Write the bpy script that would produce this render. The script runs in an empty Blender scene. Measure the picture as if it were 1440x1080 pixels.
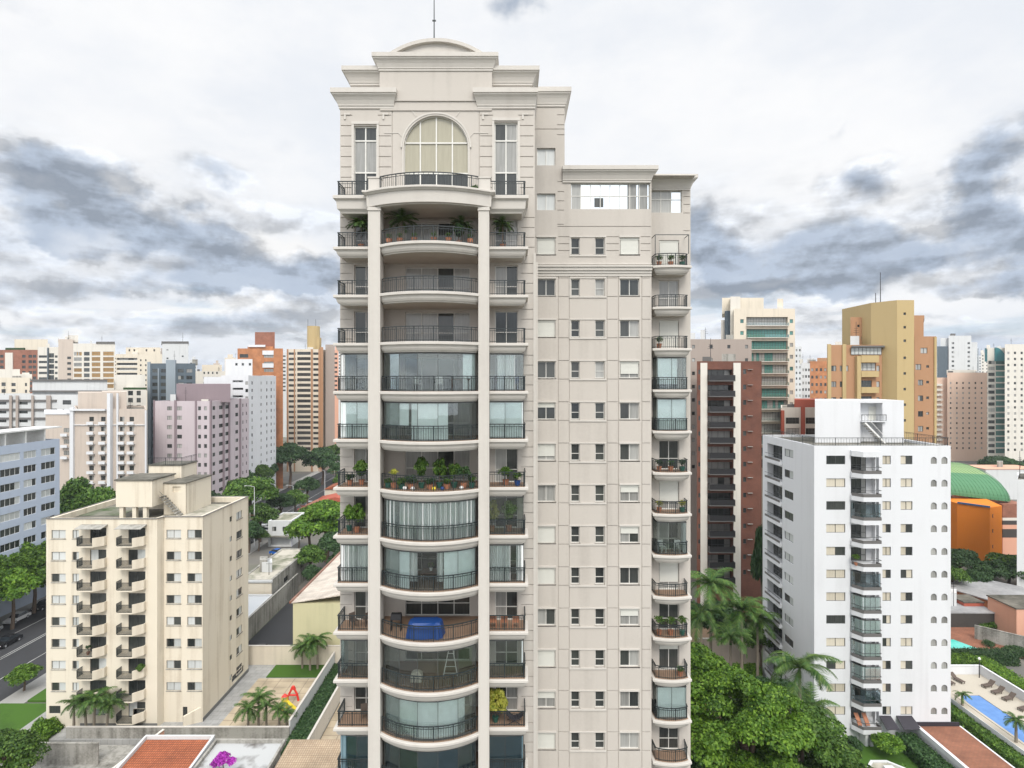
import bpy, math, random
import numpy as np
from mathutils import Vector, Matrix
random.seed(7)
C = bpy.context.scene.collection
SC = bpy.context.scene
F = 800.0; CX = 720.0; HY = 535.0; CAMZ = 45.0      # focal length in photo pixels, horizon row, eye height

# ------------------------------------------------------------------ camera
cam = bpy.data.cameras.new('camera'); camo = bpy.data.objects.new('camera', cam); C.objects.link(camo)
camo.location = (0, 0, CAMZ); camo.rotation_euler = (math.radians(90), 0, 0)
cam.sensor_width = 36.0; cam.lens = 36.0*F/1440.0; cam.shift_y = -5.0/1440.0
cam.clip_start = 0.1; cam.clip_end = 9000
SC.camera = camo

# ------------------------------------------------------------------ sky
world = bpy.data.worlds.new("World"); SC.world = world; world.use_nodes = True
def build_sky():
    nt = world.node_tree; N = nt.nodes; L = nt.links
    for n in list(N): N.remove(n)
    def nd(t, **k):
        n = N.new(t)
        for a, b in k.items(): setattr(n, a, b)
        return n
    def m(op, a, b=None, c=None, clamp=False):
        n = nd('ShaderNodeMath', operation=op); n.use_clamp = clamp
        for i, v in enumerate((a, b, c)):
            if v is None: continue
            if isinstance(v, (int, float)): n.inputs[i].default_value = v
            else: L.new(v, n.inputs[i])
        return n.outputs[0]
    def smooth(v, a, b):
        n = nd('ShaderNodeMapRange', interpolation_type='SMOOTHSTEP'); L.new(v, n.inputs[0])
        n.inputs[1].default_value = a; n.inputs[2].default_value = b
        return n.outputs[0]
    def mix(f, a, b):
        n = nd('ShaderNodeMix', data_type='RGBA'); 
        if isinstance(f, (int, float)): n.inputs[0].default_value = f
        else: L.new(f, n.inputs[0])
        for i, v in ((6, a), (7, b)):
            if isinstance(v, tuple): n.inputs[i].default_value = (*v, 1)
            else: L.new(v, n.inputs[i])
        return n.outputs[2]
    tc = nd('ShaderNodeTexCoord'); sep = nd('ShaderNodeSeparateXYZ'); L.new(tc.outputs['Generated'], sep.inputs[0])
    az = m('ARCTAN2', sep.outputs[0], sep.outputs[1]); el = m('ARCSINE', sep.outputs[2])
    def noise(scale, det, sx, sy, rough=.55, off=0.0, warp=None, lift=0.0):
        cb = nd('ShaderNodeCombineXYZ')
        L.new(m('MULTIPLY_ADD', az, sx, off), cb.inputs[0]); L.new(m('MULTIPLY_ADD', el, sy, lift*sy), cb.inputs[1]); cb.inputs[2].default_value = off
        n = nd('ShaderNodeTexNoise'); n.inputs['Scale'].default_value = scale; n.inputs['Detail'].default_value = det
        n.inputs['Roughness'].default_value = rough
        if 'Distortion' in n.inputs and warp: n.inputs['Distortion'].default_value = warp
        L.new(cb.outputs[0], n.inputs['Vector']); return n.outputs[0]
    w1 = noise(6.0, 8, 1, 1.25, .56, 3.1); w2 = noise(6.0, 8, 1, 1.25, .56, 9.7)
    azw = m('ADD', az, m('MULTIPLY', m('SUBTRACT', w1, .5), .30)); elw = m('ADD', el, m('MULTIPLY', m('SUBTRACT', w2, .5), .17))
    def blob(px, py, sx, sy, amp):
        a0 = math.atan2(px-CX, F); e0 = math.atan2(HY-py, math.hypot(F, px-CX))
        sa = 1.12*sx/F*math.cos(a0)**2; se = 1.35*sy/F*math.cos(a0)
        du = m('MULTIPLY', m('SUBTRACT', azw, a0), 1/sa); dv = m('MULTIPLY', m('SUBTRACT', elw, e0), 1/se)
        return m('MULTIPLY', m('EXPONENT', m('MULTIPLY', m('ADD', m('MULTIPLY', du, du), m('MULTIPLY', dv, dv)), -1.0)), amp)
    def total(l):
        s = None
        for b in l:
            v = blob(*b); s = v if s is None else m('ADD', s, v)
        return s
    dark = total([(40,245,120,34,.95),(215,318,110,26,.85),(320,250,85,22,.65),(400,215,60,14,.3),(380,372,130,22,.75),(60,305,120,22,.45),
                  (110,400,190,16,.55),(30,97,60,12,.38),(1020,352,70,46,.85),(1172,362,80,30,1.0),(1205,252,70,32,.6),(1420,262,70,55,1.0),
                  (1350,335,120,22,.5),(1400,388,90,13,.55),(1300,412,80,10,.45),(1110,408,90,9,.4),(745,8,46,22,.75),(60,35,90,16,.4),(110,150,60,10,.35),(280,150,70,12,.3),(1080,150,60,10,.25),(1162,172,22,18,.4),
                  (240,345,120,22,.6),(100,330,120,18,.4),(430,390,90,22,.7),(330,405,110,12,.5),(1020,400,70,16,.6),(1250,370,60,16,.4),(1440,345,80,24,.6),(330,465,220,9,.5),(60,440,200,9,.45),(1380,455,140,9,.5),(1120,450,60,9,.35),(860,330,300,60,.3)])
    nA = noise(8.0, 9, 1, 1.35, .55, 5.5); nA2 = noise(8.0, 9, 1, 1.35, .55, 5.5, None, .018)
    dk = m('MULTIPLY', dark, m('MULTIPLY_ADD', nA, 2.0, -.05))
    D = m('MULTIPLY', smooth(dk, .20, .86), .90)
    # low bands of cloud and bluish gaps close to the horizon
    nb = noise(4.2, 8, 1, 3.4, .55, 20.0); nb2 = noise(4.2, 8, 1, 3.4, .55, 20.0, None, .014)
    low = smooth(el, .40, .06)
    band = m('MULTIPLY', smooth(nb, .43, .64), m('MULTIPLY', low, .72))
    D = m('MAXIMUM', D, band)
    bright = smooth(total([(385,340,75,22,1.0),(150,345,80,16,.6),(330,440,150,14,.8),(100,455,100,10,.6),(1060,395,40,10,.5),(1280,330,50,20,.5)]), .2, .9)
    vn = noise(2.2, 7, 1, 2.0, .6, 40.0)
    white = mix(smooth(vn, .33, .66), (.84,.875,.93), (.985,.99,1.0))
    greyc = mix(noise(7.0, 8, 1, 2.2, .62, 60.0), (.25,.32,.44), (.50,.57,.67))
    col = mix(D, white, greyc)
    col = mix(m('MULTIPLY', bright, m('SUBTRACT', 1.0, m('MULTIPLY', D, .6))), col, (.97,.97,.97))
    # sunlit upper edges and shaded undersides of the cloud heaps
    rel = m('ADD', m('MULTIPLY', m('SUBTRACT', nA, nA2), 3.0), m('MULTIPLY', m('SUBTRACT', nb, nb2), 2.2))
    rel = m('MULTIPLY', rel, m('MULTIPLY', smooth(el, .50, .26), smooth(D, .0, .35)))
    rel = m('MINIMUM', m('MAXIMUM', m('ADD', 1.0, rel), .72), 1.22)
    rv = nd('ShaderNodeVectorMath', operation='SCALE'); L.new(col, rv.inputs[0]); L.new(rel, rv.inputs['Scale'])
    rm = nd('ShaderNodeVectorMath', operation='MINIMUM'); L.new(rv.outputs[0], rm.inputs[0]); rm.inputs[1].default_value = (1,1,1)
    col = rm.outputs[0]
    sky = nd('ShaderNodeTexSky', sky_type='NISHITA'); sky.sun_disc = False
    sky.sun_elevation = SUN_EL; sky.sun_rotation = SUN_ROT
    sb = nd('ShaderNodeVectorMath', operation='SCALE'); L.new(sky.outputs[0], sb.inputs[0]); sb.inputs['Scale'].default_value = .10
    gap = m('MULTIPLY', smooth(noise(3.4, 7, 1, 6.0, .6, 77.0), .52, .66), m('MULTIPLY', smooth(el, .26, .07), .42))
    col = mix(gap, col, mix(.5, sb.outputs[0], (.42,.62,.85)))
    # overcast: extra brightness added overhead, outside the view, to light the facades
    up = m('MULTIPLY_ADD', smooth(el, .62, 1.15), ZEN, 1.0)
    up = m('ADD', up, m('MULTIPLY', smooth(m('ABSOLUTE', az), .95, 1.6), .75))      # brightness added to both sides and behind, to light the side walls
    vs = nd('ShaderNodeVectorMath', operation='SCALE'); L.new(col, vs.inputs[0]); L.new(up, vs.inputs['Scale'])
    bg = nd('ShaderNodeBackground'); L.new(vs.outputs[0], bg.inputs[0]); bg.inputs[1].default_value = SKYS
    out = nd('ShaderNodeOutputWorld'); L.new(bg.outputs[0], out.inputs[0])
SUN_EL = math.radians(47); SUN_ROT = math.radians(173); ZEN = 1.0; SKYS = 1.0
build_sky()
sun = bpy.data.lights.new('sun', 'SUN'); sun.energy = 2.6; sun.angle = math.radians(24); sun.color = (1, .95, .88)
suno = bpy.data.objects.new('sun', sun); C.objects.link(suno)
sd = Vector((.12*math.cos(SUN_EL), -.99*math.cos(SUN_EL), math.sin(SUN_EL)))
suno.rotation_euler = sd.to_track_quat('Z', 'Y').to_euler()
suno.location = (0, 0, 120)
SC.view_settings.view_transform = 'Standard'; SC.view_settings.look = 'None'
SC.view_settings.exposure = 0.0; SC.view_settings.gamma = 1.0

def PX(px, Y): return (px-CX)/F*Y
def PZ(py, Y): return CAMZ-(py-HY)/F*Y

# ------------------------------------------------------------------ materials
MT = {}
def new_mat(name):
    m = bpy.data.materials.new(name); m.use_nodes = True; MT[name] = m
    nt = m.node_tree; b = nt.nodes['Principled BSDF']
    return m, nt, b
def lnk(nt, a, b): nt.links.new(a, b)
def wall_mat(name, rgb, rough=.85, var=.10, streak=.10, bump=.15, dirt=None, fine=5.0, spec=.25, lo=.60, hi=1.0):
    """rendered / painted / concrete surface: large blotches, rain streaks and fine grain"""
    m, nt, b = new_mat(name); N = nt.nodes
    tc = N.new('ShaderNodeTexCoord')
    mp = N.new('ShaderNodeMapping'); mp.inputs['Scale'].default_value = (1.3, 1.3, .06); lnk(nt, tc.outputs['Object'], mp.inputs[0])
    n1 = N.new('ShaderNodeTexNoise'); n1.inputs['Scale'].default_value = 1.0; n1.inputs['Detail'].default_value = 5; lnk(nt, mp.outputs[0], n1.inputs['Vector'])
    n2 = N.new('ShaderNodeTexNoise'); n2.inputs['Scale'].default_value = .22; n2.inputs['Detail'].default_value = 4; lnk(nt, tc.outputs['Object'], n2.inputs['Vector'])
    n3 = N.new('ShaderNodeTexNoise'); n3.inputs['Scale'].default_value = fine; n3.inputs['Detail'].default_value = 6; lnk(nt, tc.outputs['Object'], n3.inputs['Vector'])
    def mm(op, a, bb, c=0.0):
        n = N.new('ShaderNodeMath'); n.operation = op
        for i, v in enumerate((a, bb, c)):
            if isinstance(v, (int, float)): n.inputs[i].default_value = v
            else: lnk(nt, v, n.inputs[i])
        return n.outputs[0]
    s = mm('MULTIPLY_ADD', mm('SUBTRACT', n1.outputs[0], .5), streak*2.2, 1.0)
    s = mm('ADD', s, mm('MULTIPLY', mm('SUBTRACT', n2.outputs[0], .5), var*2.2))
    s = mm('ADD', s, mm('MULTIPLY', mm('SUBTRACT', n3.outputs[0], .5), var))
    mr = N.new('ShaderNodeMapRange'); mr.inputs[1].default_value = lo; mr.inputs[2].default_value = hi; lnk(nt, s, mr.inputs[0])
    d = dirt or tuple(c*.62 for c in rgb)
    mx = N.new('ShaderNodeMix'); mx.data_type = 'RGBA'; mx.inputs[6].default_value = (*d, 1); mx.inputs[7].default_value = (*rgb, 1)
    lnk(nt, mr.outputs[0], mx.inputs[0]); lnk(nt, mx.outputs[2], b.inputs['Base Color'])
    b.inputs['Roughness'].default_value = rough; b.inputs['Specular IOR Level'].default_value = spec
    if bump:
        bp = N.new('ShaderNodeBump'); bp.inputs['Strength'].default_value = bump; bp.inputs['Distance'].default_value = .02
        lnk(nt, n3.outputs[0], bp.inputs['Height']); lnk(nt, bp.outputs[0], b.inputs['Normal'])
    return m
def flat_mat(name, rgb, rough=.5, metal=0.0, spec=.5):
    m, nt, b = new_mat(name)
    N = nt.nodes; tc = N.new('ShaderNodeTexCoord'); n = N.new('ShaderNodeTexNoise'); n.inputs['Scale'].default_value = 2.5; n.inputs['Detail'].default_value = 5
    lnk(nt, tc.outputs['Object'], n.inputs['Vector'])
    mx = N.new('ShaderNodeMix'); mx.data_type = 'RGBA'; mx.inputs[6].default_value = (*[c*.82 for c in rgb], 1); mx.inputs[7].default_value = (*[min(1, c*1.12) for c in rgb], 1)
    lnk(nt, n.outputs[0], mx.inputs[0]); lnk(nt, mx.outputs[2], b.inputs['Base Color'])
    b.inputs['Roughness'].default_value = rough; b.inputs['Metallic'].default_value = metal; b.inputs['Specular IOR Level'].default_value = spec
    return m
def pane_mat(name, lo, hi, rough=.06, spec=.6):
    """a window pane: glass sheen over whatever colour is behind it, different for every window"""
    m, nt, b = new_mat(name); N = nt.nodes
    oi = N.new('ShaderNodeObjectInfo'); mx = N.new('ShaderNodeMix'); mx.data_type = 'RGBA'
    mx.inputs[6].default_value = (*lo, 1); mx.inputs[7].default_value = (*hi, 1)
    tc = N.new('ShaderNodeTexCoord'); mp = N.new('ShaderNodeMapping'); mp.inputs['Scale'].default_value = (7, 7, .5); lnk(nt, tc.outputs['Object'], mp.inputs[0])
    n = N.new('ShaderNodeTexNoise'); n.inputs['Scale'].default_value = 1.3; n.inputs['Detail'].default_value = 3; lnk(nt, mp.outputs[0], n.inputs['Vector'])
    a = N.new('ShaderNodeMath'); a.operation = 'MULTIPLY'; lnk(nt, oi.outputs['Random'], a.inputs[0]); a.inputs[1].default_value = .75
    c = N.new('ShaderNodeMath'); c.operation = 'MULTIPLY_ADD'; lnk(nt, n.outputs[0], c.inputs[0]); c.inputs[1].default_value = .8; c.inputs[2].default_value = -.25
    s = N.new('ShaderNodeMath'); s.operation = 'ADD'; s.use_clamp = True; lnk(nt, a.outputs[0], s.inputs[0]); lnk(nt, c.outputs[0], s.inputs[1])
    lnk(nt, s.outputs[0], mx.inputs[0]); lnk(nt, mx.outputs[2], b.inputs['Base Color'])
    b.inputs['Roughness'].default_value = rough; b.inputs['Specular IOR Level'].default_value = spec
    return m
def glass_mat(name, tint, refl=.9):
    m, nt, b = new_mat(name); N = nt.nodes; N.remove(b)
    t = N.new('ShaderNodeBsdfTransparent'); t.inputs[0].default_value = (*tint, 1)
    g = N.new('ShaderNodeBsdfGlossy'); g.inputs[0].default_value = (.9, .95, .95, 1); g.inputs['Roughness'].default_value = .02
    fr = N.new('ShaderNodeFresnel'); fr.inputs[0].default_value = 1.55
    mu = N.new('ShaderNodeMath'); mu.operation = 'MULTIPLY_ADD'; lnk(nt, fr.outputs[0], mu.inputs[0]); mu.inputs[1].default_value = refl; mu.inputs[2].default_value = .05
    mx = N.new('ShaderNodeMixShader'); lnk(nt, mu.outputs[0], mx.inputs[0]); lnk(nt, t.outputs[0], mx.inputs[1]); lnk(nt, g.outputs[0], mx.inputs[2])
    lnk(nt, mx.outputs[0], N['Material Output'].inputs[0]); return m
def leaf_mat(name, a, b_, c, trans=.25):
    m, nt, b = new_mat(name); N = nt.nodes
    geo = N.new('ShaderNodeNewGeometry'); oi = N.new('ShaderNodeObjectInfo')
    tc = N.new('ShaderNodeTexCoord'); n = N.new('ShaderNodeTexNoise'); n.inputs['Scale'].default_value = 2.6; n.inputs['Detail'].default_value = 3
    lnk(nt, tc.outputs['Object'], n.inputs['Vector'])
    def mixc(f, x, y):
        q = N.new('ShaderNodeMix'); q.data_type = 'RGBA'; lnk(nt, f, q.inputs[0])
        for i, v in ((6, x), (7, y)):
            if isinstance(v, tuple): q.inputs[i].default_value = (*v, 1)
            else: lnk(nt, v, q.inputs[i])
        return q.outputs[2]
    r = N.new('ShaderNodeMapRange'); r.inputs[1].default_value = .35; r.inputs[2].default_value = .68; lnk(nt, n.outputs[0], r.inputs[0])
    cc = mixc(r.outputs[0], a, b_)
    pw = N.new('ShaderNodeMath'); pw.operation = 'POWER'; lnk(nt, geo.outputs['Random Per Island'], pw.inputs[0]); pw.inputs[1].default_value = 2.4
    cc = mixc(pw.outputs[0], cc, c)
    hs = N.new('ShaderNodeHueSaturation'); lnk(nt, cc, hs.inputs['Color'])
    hv = N.new('ShaderNodeMapRange'); hv.inputs[3].default_value = .75; hv.inputs[4].default_value = 1.25; lnk(nt, oi.outputs['Random'], hv.inputs[0]); lnk(nt, hv.outputs[0], hs.inputs['Value'])
    lnk(nt, hs.outputs[0], b.inputs['Base Color']); b.inputs['Roughness'].default_value = .55; b.inputs['Specular IOR Level'].default_value = .3
    tr = N.new('ShaderNodeBsdfTranslucent'); lnk(nt, hs.outputs[0], tr.inputs[0])
    ms = N.new('ShaderNodeMixShader'); ms.inputs[0].default_value = trans; lnk(nt, b.outputs[0], ms.inputs[1]); lnk(nt, tr.outputs[0], ms.inputs[2])
    lnk(nt, ms.outputs[0], N['Material Output'].inputs[0]); return m
def brick_mat(name, c1, c2, mortar, scale=1.0, w=.24, h=.08, rot=True, bump=.3, rough=.85, off=.5, msize=.012):
    """running pattern laid on world X/Z (walls) or X/Y (roofs) in metres"""
    m, nt, b = new_mat(name); N = nt.nodes
    tc = N.new('ShaderNodeTexCoord'); sp = N.new('ShaderNodeSeparateXYZ'); lnk(nt, tc.outputs['Object'], sp.inputs[0])
    cb = N.new('ShaderNodeCombineXYZ')
    if rot:
        ad = N.new('ShaderNodeMath'); ad.operation = 'ADD'; lnk(nt, sp.outputs[0], ad.inputs[0]); lnk(nt, sp.outputs[1], ad.inputs[1])
        lnk(nt, ad.outputs[0], cb.inputs[0]); lnk(nt, sp.outputs[2], cb.inputs[1])
    else:
        lnk(nt, sp.outputs[0], cb.inputs[0]); lnk(nt, sp.outputs[1], cb.inputs[1])
    br = N.new('ShaderNodeTexBrick'); lnk(nt, cb.outputs[0], br.inputs['Vector'])
    br.inputs['Color1'].default_value = (*c1, 1); br.inputs['Color2'].default_value = (*c2, 1); br.inputs['Mortar'].default_value = (*mortar, 1)
    br.inputs['Scale'].default_value = scale; br.inputs['Brick Width'].default_value = w; br.inputs['Row Height'].default_value = h
    br.inputs['Mortar Size'].default_value = msize; br.offset = off
    n = N.new('ShaderNodeTexNoise'); n.inputs['Scale'].default_value = .5; n.inputs['Detail'].default_value = 6; lnk(nt, tc.outputs['Object'], n.inputs['Vector'])
    mx = N.new('ShaderNodeMix'); mx.data_type = 'RGBA'; mx.blend_type = 'MULTIPLY'; mx.inputs[0].default_value = .6
    cr = N.new('ShaderNodeMapRange'); cr.inputs[1].default_value = .3; cr.inputs[2].default_value = .7; cr.inputs[3].default_value = .55; cr.inputs[4].default_value = 1.15; lnk(nt, n.outputs[0], cr.inputs[0])
    lnk(nt, br.outputs[0], mx.inputs[6]); lnk(nt, cr.outputs[0], mx.inputs[7]); lnk(nt, mx.outputs[2], b.inputs['Base Color'])
    b.inputs['Roughness'].default_value = rough
    bp = N.new('ShaderNodeBump'); bp.inputs['Strength'].default_value = bump; bp.inputs['Distance'].default_value = .03; lnk(nt, br.outputs['Fac'], bp.inputs['Height']); bp.invert = True
    lnk(nt, bp.outputs[0], b.inputs['Normal'])
    return m

wall_mat('tower_render', (.472,.438,.395), var=.09, streak=.13, bump=.12, dirt=(.22,.195,.17))
wall_mat('tower_trim', (.52,.492,.45), var=.09, streak=.13, bump=.08, dirt=(.29,.26,.23))
wall_mat('soffit', (.48,.43,.38), var=.06, streak=0, bump=.05)
wall_mat('terracotta_floor', (.26,.175,.12), var=.15, streak=0, bump=.1)
flat_mat('rail_metal', (.022,.03,.032), .45, .2)
flat_mat('window_frame', (.62,.61,.57), .5)
flat_mat('dark_frame', (.06,.065,.065), .5)
wall_mat('shutter', (.60,.60,.55), .6, var=.05, streak=.05, bump=.05)
pane_mat('pane_dark', (.012,.015,.016), (.07,.075,.07))
pane_mat('pane_curtain', (.16,.16,.15), (.42,.42,.40), .12)
pane_mat('pane_pale', (.38,.40,.39), (.62,.64,.63), .12)
pane_mat('pane_blind', (.30,.28,.21), (.44,.41,.31), .12)
def mirror_mat():
    m, nt, b = new_mat('pane_mirror'); b.inputs['Base Color'].default_value = (.78,.82,.84,1); b.inputs['Metallic'].default_value = .95; b.inputs['Roughness'].default_value = .05
    N = nt.nodes; tc = N.new('ShaderNodeTexCoord'); n = N.new('ShaderNodeTexNoise'); n.inputs['Scale'].default_value = .9; lnk(nt, tc.outputs['Object'], n.inputs['Vector'])
    bp = N.new('ShaderNodeBump'); bp.inputs['Strength'].default_value = .25; bp.inputs['Distance'].default_value = .05; lnk(nt, n.outputs[0], bp.inputs['Height']); lnk(nt, bp.outputs[0], b.inputs['Normal'])
mirror_mat()
pane_mat('pane_ochre', (.25,.14,.04), (.40,.24,.08), .2)
pane_mat('pane_green', (.03,.10,.09), (.12,.30,.27), .06)
glass_mat('clear_glass', (.935,.965,.96), .8)
glass_mat('smoked_glass', (.60,.68,.71), .8)
flat_mat('blind_white', (.74,.80,.79), .7)
flat_mat('blind_blue', (.16,.25,.29), .6)
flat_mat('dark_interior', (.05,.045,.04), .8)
def curtain_mat(name, a, b_):
    m, nt, b = new_mat(name); N = nt.nodes
    tc = N.new('ShaderNodeTexCoord'); mp = N.new('ShaderNodeMapping'); mp.inputs['Scale'].default_value = (5, 5, .25); lnk(nt, tc.outputs['Object'], mp.inputs[0])
    n = N.new('ShaderNodeTexNoise'); n.inputs['Scale'].default_value = 1.5; n.inputs['Detail'].default_value = 3; lnk(nt, mp.outputs[0], n.inputs['Vector'])
    mx = N.new('ShaderNodeMix'); mx.data_type = 'RGBA'; mx.inputs[6].default_value = (*a, 1); mx.inputs[7].default_value = (*b_, 1)
    lnk(nt, n.outputs[0], mx.inputs[0]); lnk(nt, mx.outputs[2], b.inputs['Base Color']); b.inputs['Roughness'].default_value = .9
curtain_mat('curtain', (.50,.53,.53), (.86,.86,.84))
leaf_mat('leaf_mid', (.018,.054,.008), (.055,.128,.015), (.14,.24,.035))
leaf_mat('leaf_dark', (.018,.05,.018), (.035,.085,.025), (.07,.13,.04))
leaf_mat('leaf_bright', (.018,.060,.005), (.075,.165,.012), (.17,.29,.03))
leaf_mat('leaf_yellow', (.16,.20,.02), (.32,.32,.04), (.45,.42,.08))
leaf_mat('leaf_palm', (.022,.07,.016), (.05,.125,.022), (.15,.22,.05))
leaf_mat('flower_purple', (.28,.01,.30), (.42,.03,.42), (.5,.08,.5))
leaf_mat('grass_blade', (.05,.11,.015), (.09,.18,.025), (.14,.22,.05))
wall_mat('bark', (.13,.095,.07), .9, var=.3, streak=.2, bump=.5)
wall_mat('palm_bark', (.22,.19,.15), .9, var=.25, streak=.0, bump=.5)

# ------------------------------------------------------------------ mesh collecting
BASE = {}
class MB:
    def __init__(s): s.v = []; s.f = []; s.m = []; s.mats = []; s.cur = 0
    def use(s, name):
        if name not in s.mats: s.mats.append(name)
        s.cur = s.mats.index(name); return s
    def face(s, pts):
        i = len(s.v); s.v += [tuple(p) for p in pts]; s.f.append(tuple(range(i, i+len(pts)))); s.m.append(s.cur)
    def faces(s, verts, faces):
        i = len(s.v); s.v += [tuple(p) for p in verts]
        for f in faces: s.f.append(tuple(i+k for k in f)); s.m.append(s.cur)
    def box(s, x0, x1, y0, y1, z0, z1):
        s.faces([(x0,y0,z0),(x1,y0,z0),(x1,y1,z0),(x0,y1,z0),(x0,y0,z1),(x1,y0,z1),(x1,y1,z1),(x0,y1,z1)],
                [(0,3,2,1),(4,5,6,7),(0,1,5,4),(1,2,6,5),(2,3,7,6),(3,0,4,7)])
    def loft(s, rings, cap0=True, cap1=True):
        n = len(rings[0]); vs = [p for r in rings for p in r]; fs = []
        for k in range(len(rings)-1):
            for i in range(n):
                j = (i+1) % n; fs.append((k*n+i, k*n+j, (k+1)*n+j, (k+1)*n+i))
        if cap0: fs.append(tuple(reversed(range(n))))
        if cap1: fs.append(tuple((len(rings)-1)*n+i for i in range(n)))
        s.faces(vs, fs)
    def prism(s, poly, z0, z1): s.loft([[(x, y, z0) for x, y in poly], [(x, y, z1) for x, y in poly]])
    def tube(s, pts, rad, n=6, caps=True):
        pts = [Vector(p) for p in pts]
        if isinstance(rad, (int, float)): rad = [rad]*len(pts)
        rings = []
        for i, p in enumerate(pts):
            d = (pts[min(i+1, len(pts)-1)]-pts[max(i-1, 0)]).normalized()
            up = Vector((0, 0, 1)) if abs(d.z) < .95 else Vector((1, 0, 0))
            a = d.cross(up).normalized(); b = a.cross(d)
            rings.append([tuple(p+(a*math.cos(2*math.pi*k/n)+b*math.sin(2*math.pi*k/n))*rad[i]) for k in range(n)])
        s.loft(rings, caps, caps)
    def beam(s, p, q, w, h):
        """straight rectangular bar from p to q"""
        p = Vector(p); q = Vector(q); d = (q-p).normalized(); up = Vector((0,0,1)) if abs(d.z) < .95 else Vector((0,1,0))
        a = d.cross(up).normalized()*(w/2); b = a.cross(d).normalized()*(h/2)
        s.loft([[tuple(c+e) for e in (a+b, -a+b, -a-b, a-b)] for c in (p, q)])
    def mesh(s, name, org=(0,0,0)):
        me = bpy.data.meshes.new(name)
        me.from_pydata([(x-org[0], y-org[1], z-org[2]) for x, y, z in s.v], [], s.f)
        for q in s.mats: me.materials.append(MT[q])
        me.polygons.foreach_set('material_index', s.m); me.update(); return me
    def build(s, name, parent=None, loc=None):
        """link as one object; vertices are given in world coordinates"""
        org = BASE.get(parent.name, (0,0,0)) if parent else (loc or (0,0,0))
        o = bpy.data.objects.new(name, s.mesh(name, org)); C.objects.link(o)
        if parent: o.parent = parent; BASE[o.name] = org
        else: o.location = org; BASE[o.name] = tuple(org)
        return o
LABELS = {}
def tag(o, label, cat, group=None, kind=None):
    if label: o['label'] = label
    if cat: o['category'] = cat
    if group: o['group'] = group
    if kind: o['kind'] = kind
    return o
def thing(name, label, cat, loc, group=None, rz=0):
    o = bpy.data.objects.new(name, None); C.objects.link(o); o.location = loc; o.rotation_euler = (0,0,rz)
    o.empty_display_size = .3
    BASE[o.name] = tuple(loc); return tag(o, label, cat, group)
def inst(name, mesh, parent, loc, rz=0, scale=None):
    """another object using an already made mesh, loc in world coordinates (or in the parent's own when the parent is itself an instance)"""
    o = bpy.data.objects.new(name, mesh); C.objects.link(o)
    b = BASE.get(parent.name, (0,0,0)) if parent else (0,0,0)
    o.location = (loc[0]-b[0], loc[1]-b[1], loc[2]-b[2]); o.rotation_euler = (0,0,rz)
    if scale: o.scale = scale
    if parent: o.parent = parent
    BASE[o.name] = (0,0,0) if parent else tuple(loc)
    return o
def child(name, mesh, parent):
    o = bpy.data.objects.new(name, mesh); C.objects.link(o); o.parent = parent; BASE[o.name] = (0,0,0); return o
def copy_tree(o, parent=None):
    c = o.copy(); C.objects.link(c)
    if parent: c.parent = parent
    for ch in o.children: copy_tree(ch, c)
    return c

# ------------------------------------------------------------------ walls with real openings
def facade(mb, O, a, L, z0, z1, holes, depth=.2, grooves=()):
    """wall strip from O along angle a; holes are (u0,u1,z0,z1[,depth,back]); inward is +90 degrees from a"""
    cu, su = math.cos(a), math.sin(a)
    def P(u, d, z): return (O[0]+u*cu-d*su, O[1]+u*su+d*cu, z)
    hs = []
    for h in holes: hs.append((h[0], h[1], h[2], h[3], h[4] if len(h) > 4 else depth, h[5] if len(h) > 5 else False))
    for g in grooves: hs.append((g[0], g[1]+(.02 if g[1]-g[0] < .05 else 0), g[2], g[3]+(.02 if g[3]-g[2] < .05 else 0), .06, True))
    hs = [h for h in hs if h[0] >= -1e-6 and h[1] <= L+1e-6 and h[2] >= z0-1e-6 and h[3] <= z1+1e-6]
    us = sorted(set([0, L]+[round(x, 4) for h in hs for x in h[:2]])); zs = sorted(set([z0, z1]+[round(x, 4) for h in hs for x in h[2:4]]))
    for j in range(len(zs)-1):
        zc = (zs[j]+zs[j+1])/2; row = [h for h in hs if h[2] < zc < h[3]]
        start = None
        for i in range(len(us)-1):
            uc = (us[i]+us[i+1])/2
            solid = not any(h[0] < uc < h[1] for h in row)
            if solid and start is None: start = us[i]
            if not solid and start is not None:
                mb.face([P(start,0,zs[j]), P(us[i],0,zs[j]), P(us[i],0,zs[j+1]), P(start,0,zs[j+1])]); start = None
        if start is not None: mb.face([P(start,0,zs[j]), P(L,0,zs[j]), P(L,0,zs[j+1]), P(start,0,zs[j+1])])
    for u0, u1, a0, a1, d, back in hs:
        mb.face([P(u0,0,a0),P(u0,d,a0),P(u1,d,a0),P(u1,0,a0)]); mb.face([P(u0,0,a1),P(u1,0,a1),P(u1,d,a1),P(u0,d,a1)])
        mb.face([P(u0,0,a0),P(u0,0,a1),P(u0,d,a1),P(u0,d,a0)]); mb.face([P(u1,0,a0),P(u1,d,a0),P(u1,d,a1),P(u1,0,a1)])
        if back: mb.face([P(u0,d,a0),P(u1,d,a0),P(u1,d,a1),P(u0,d,a1)])

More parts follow.
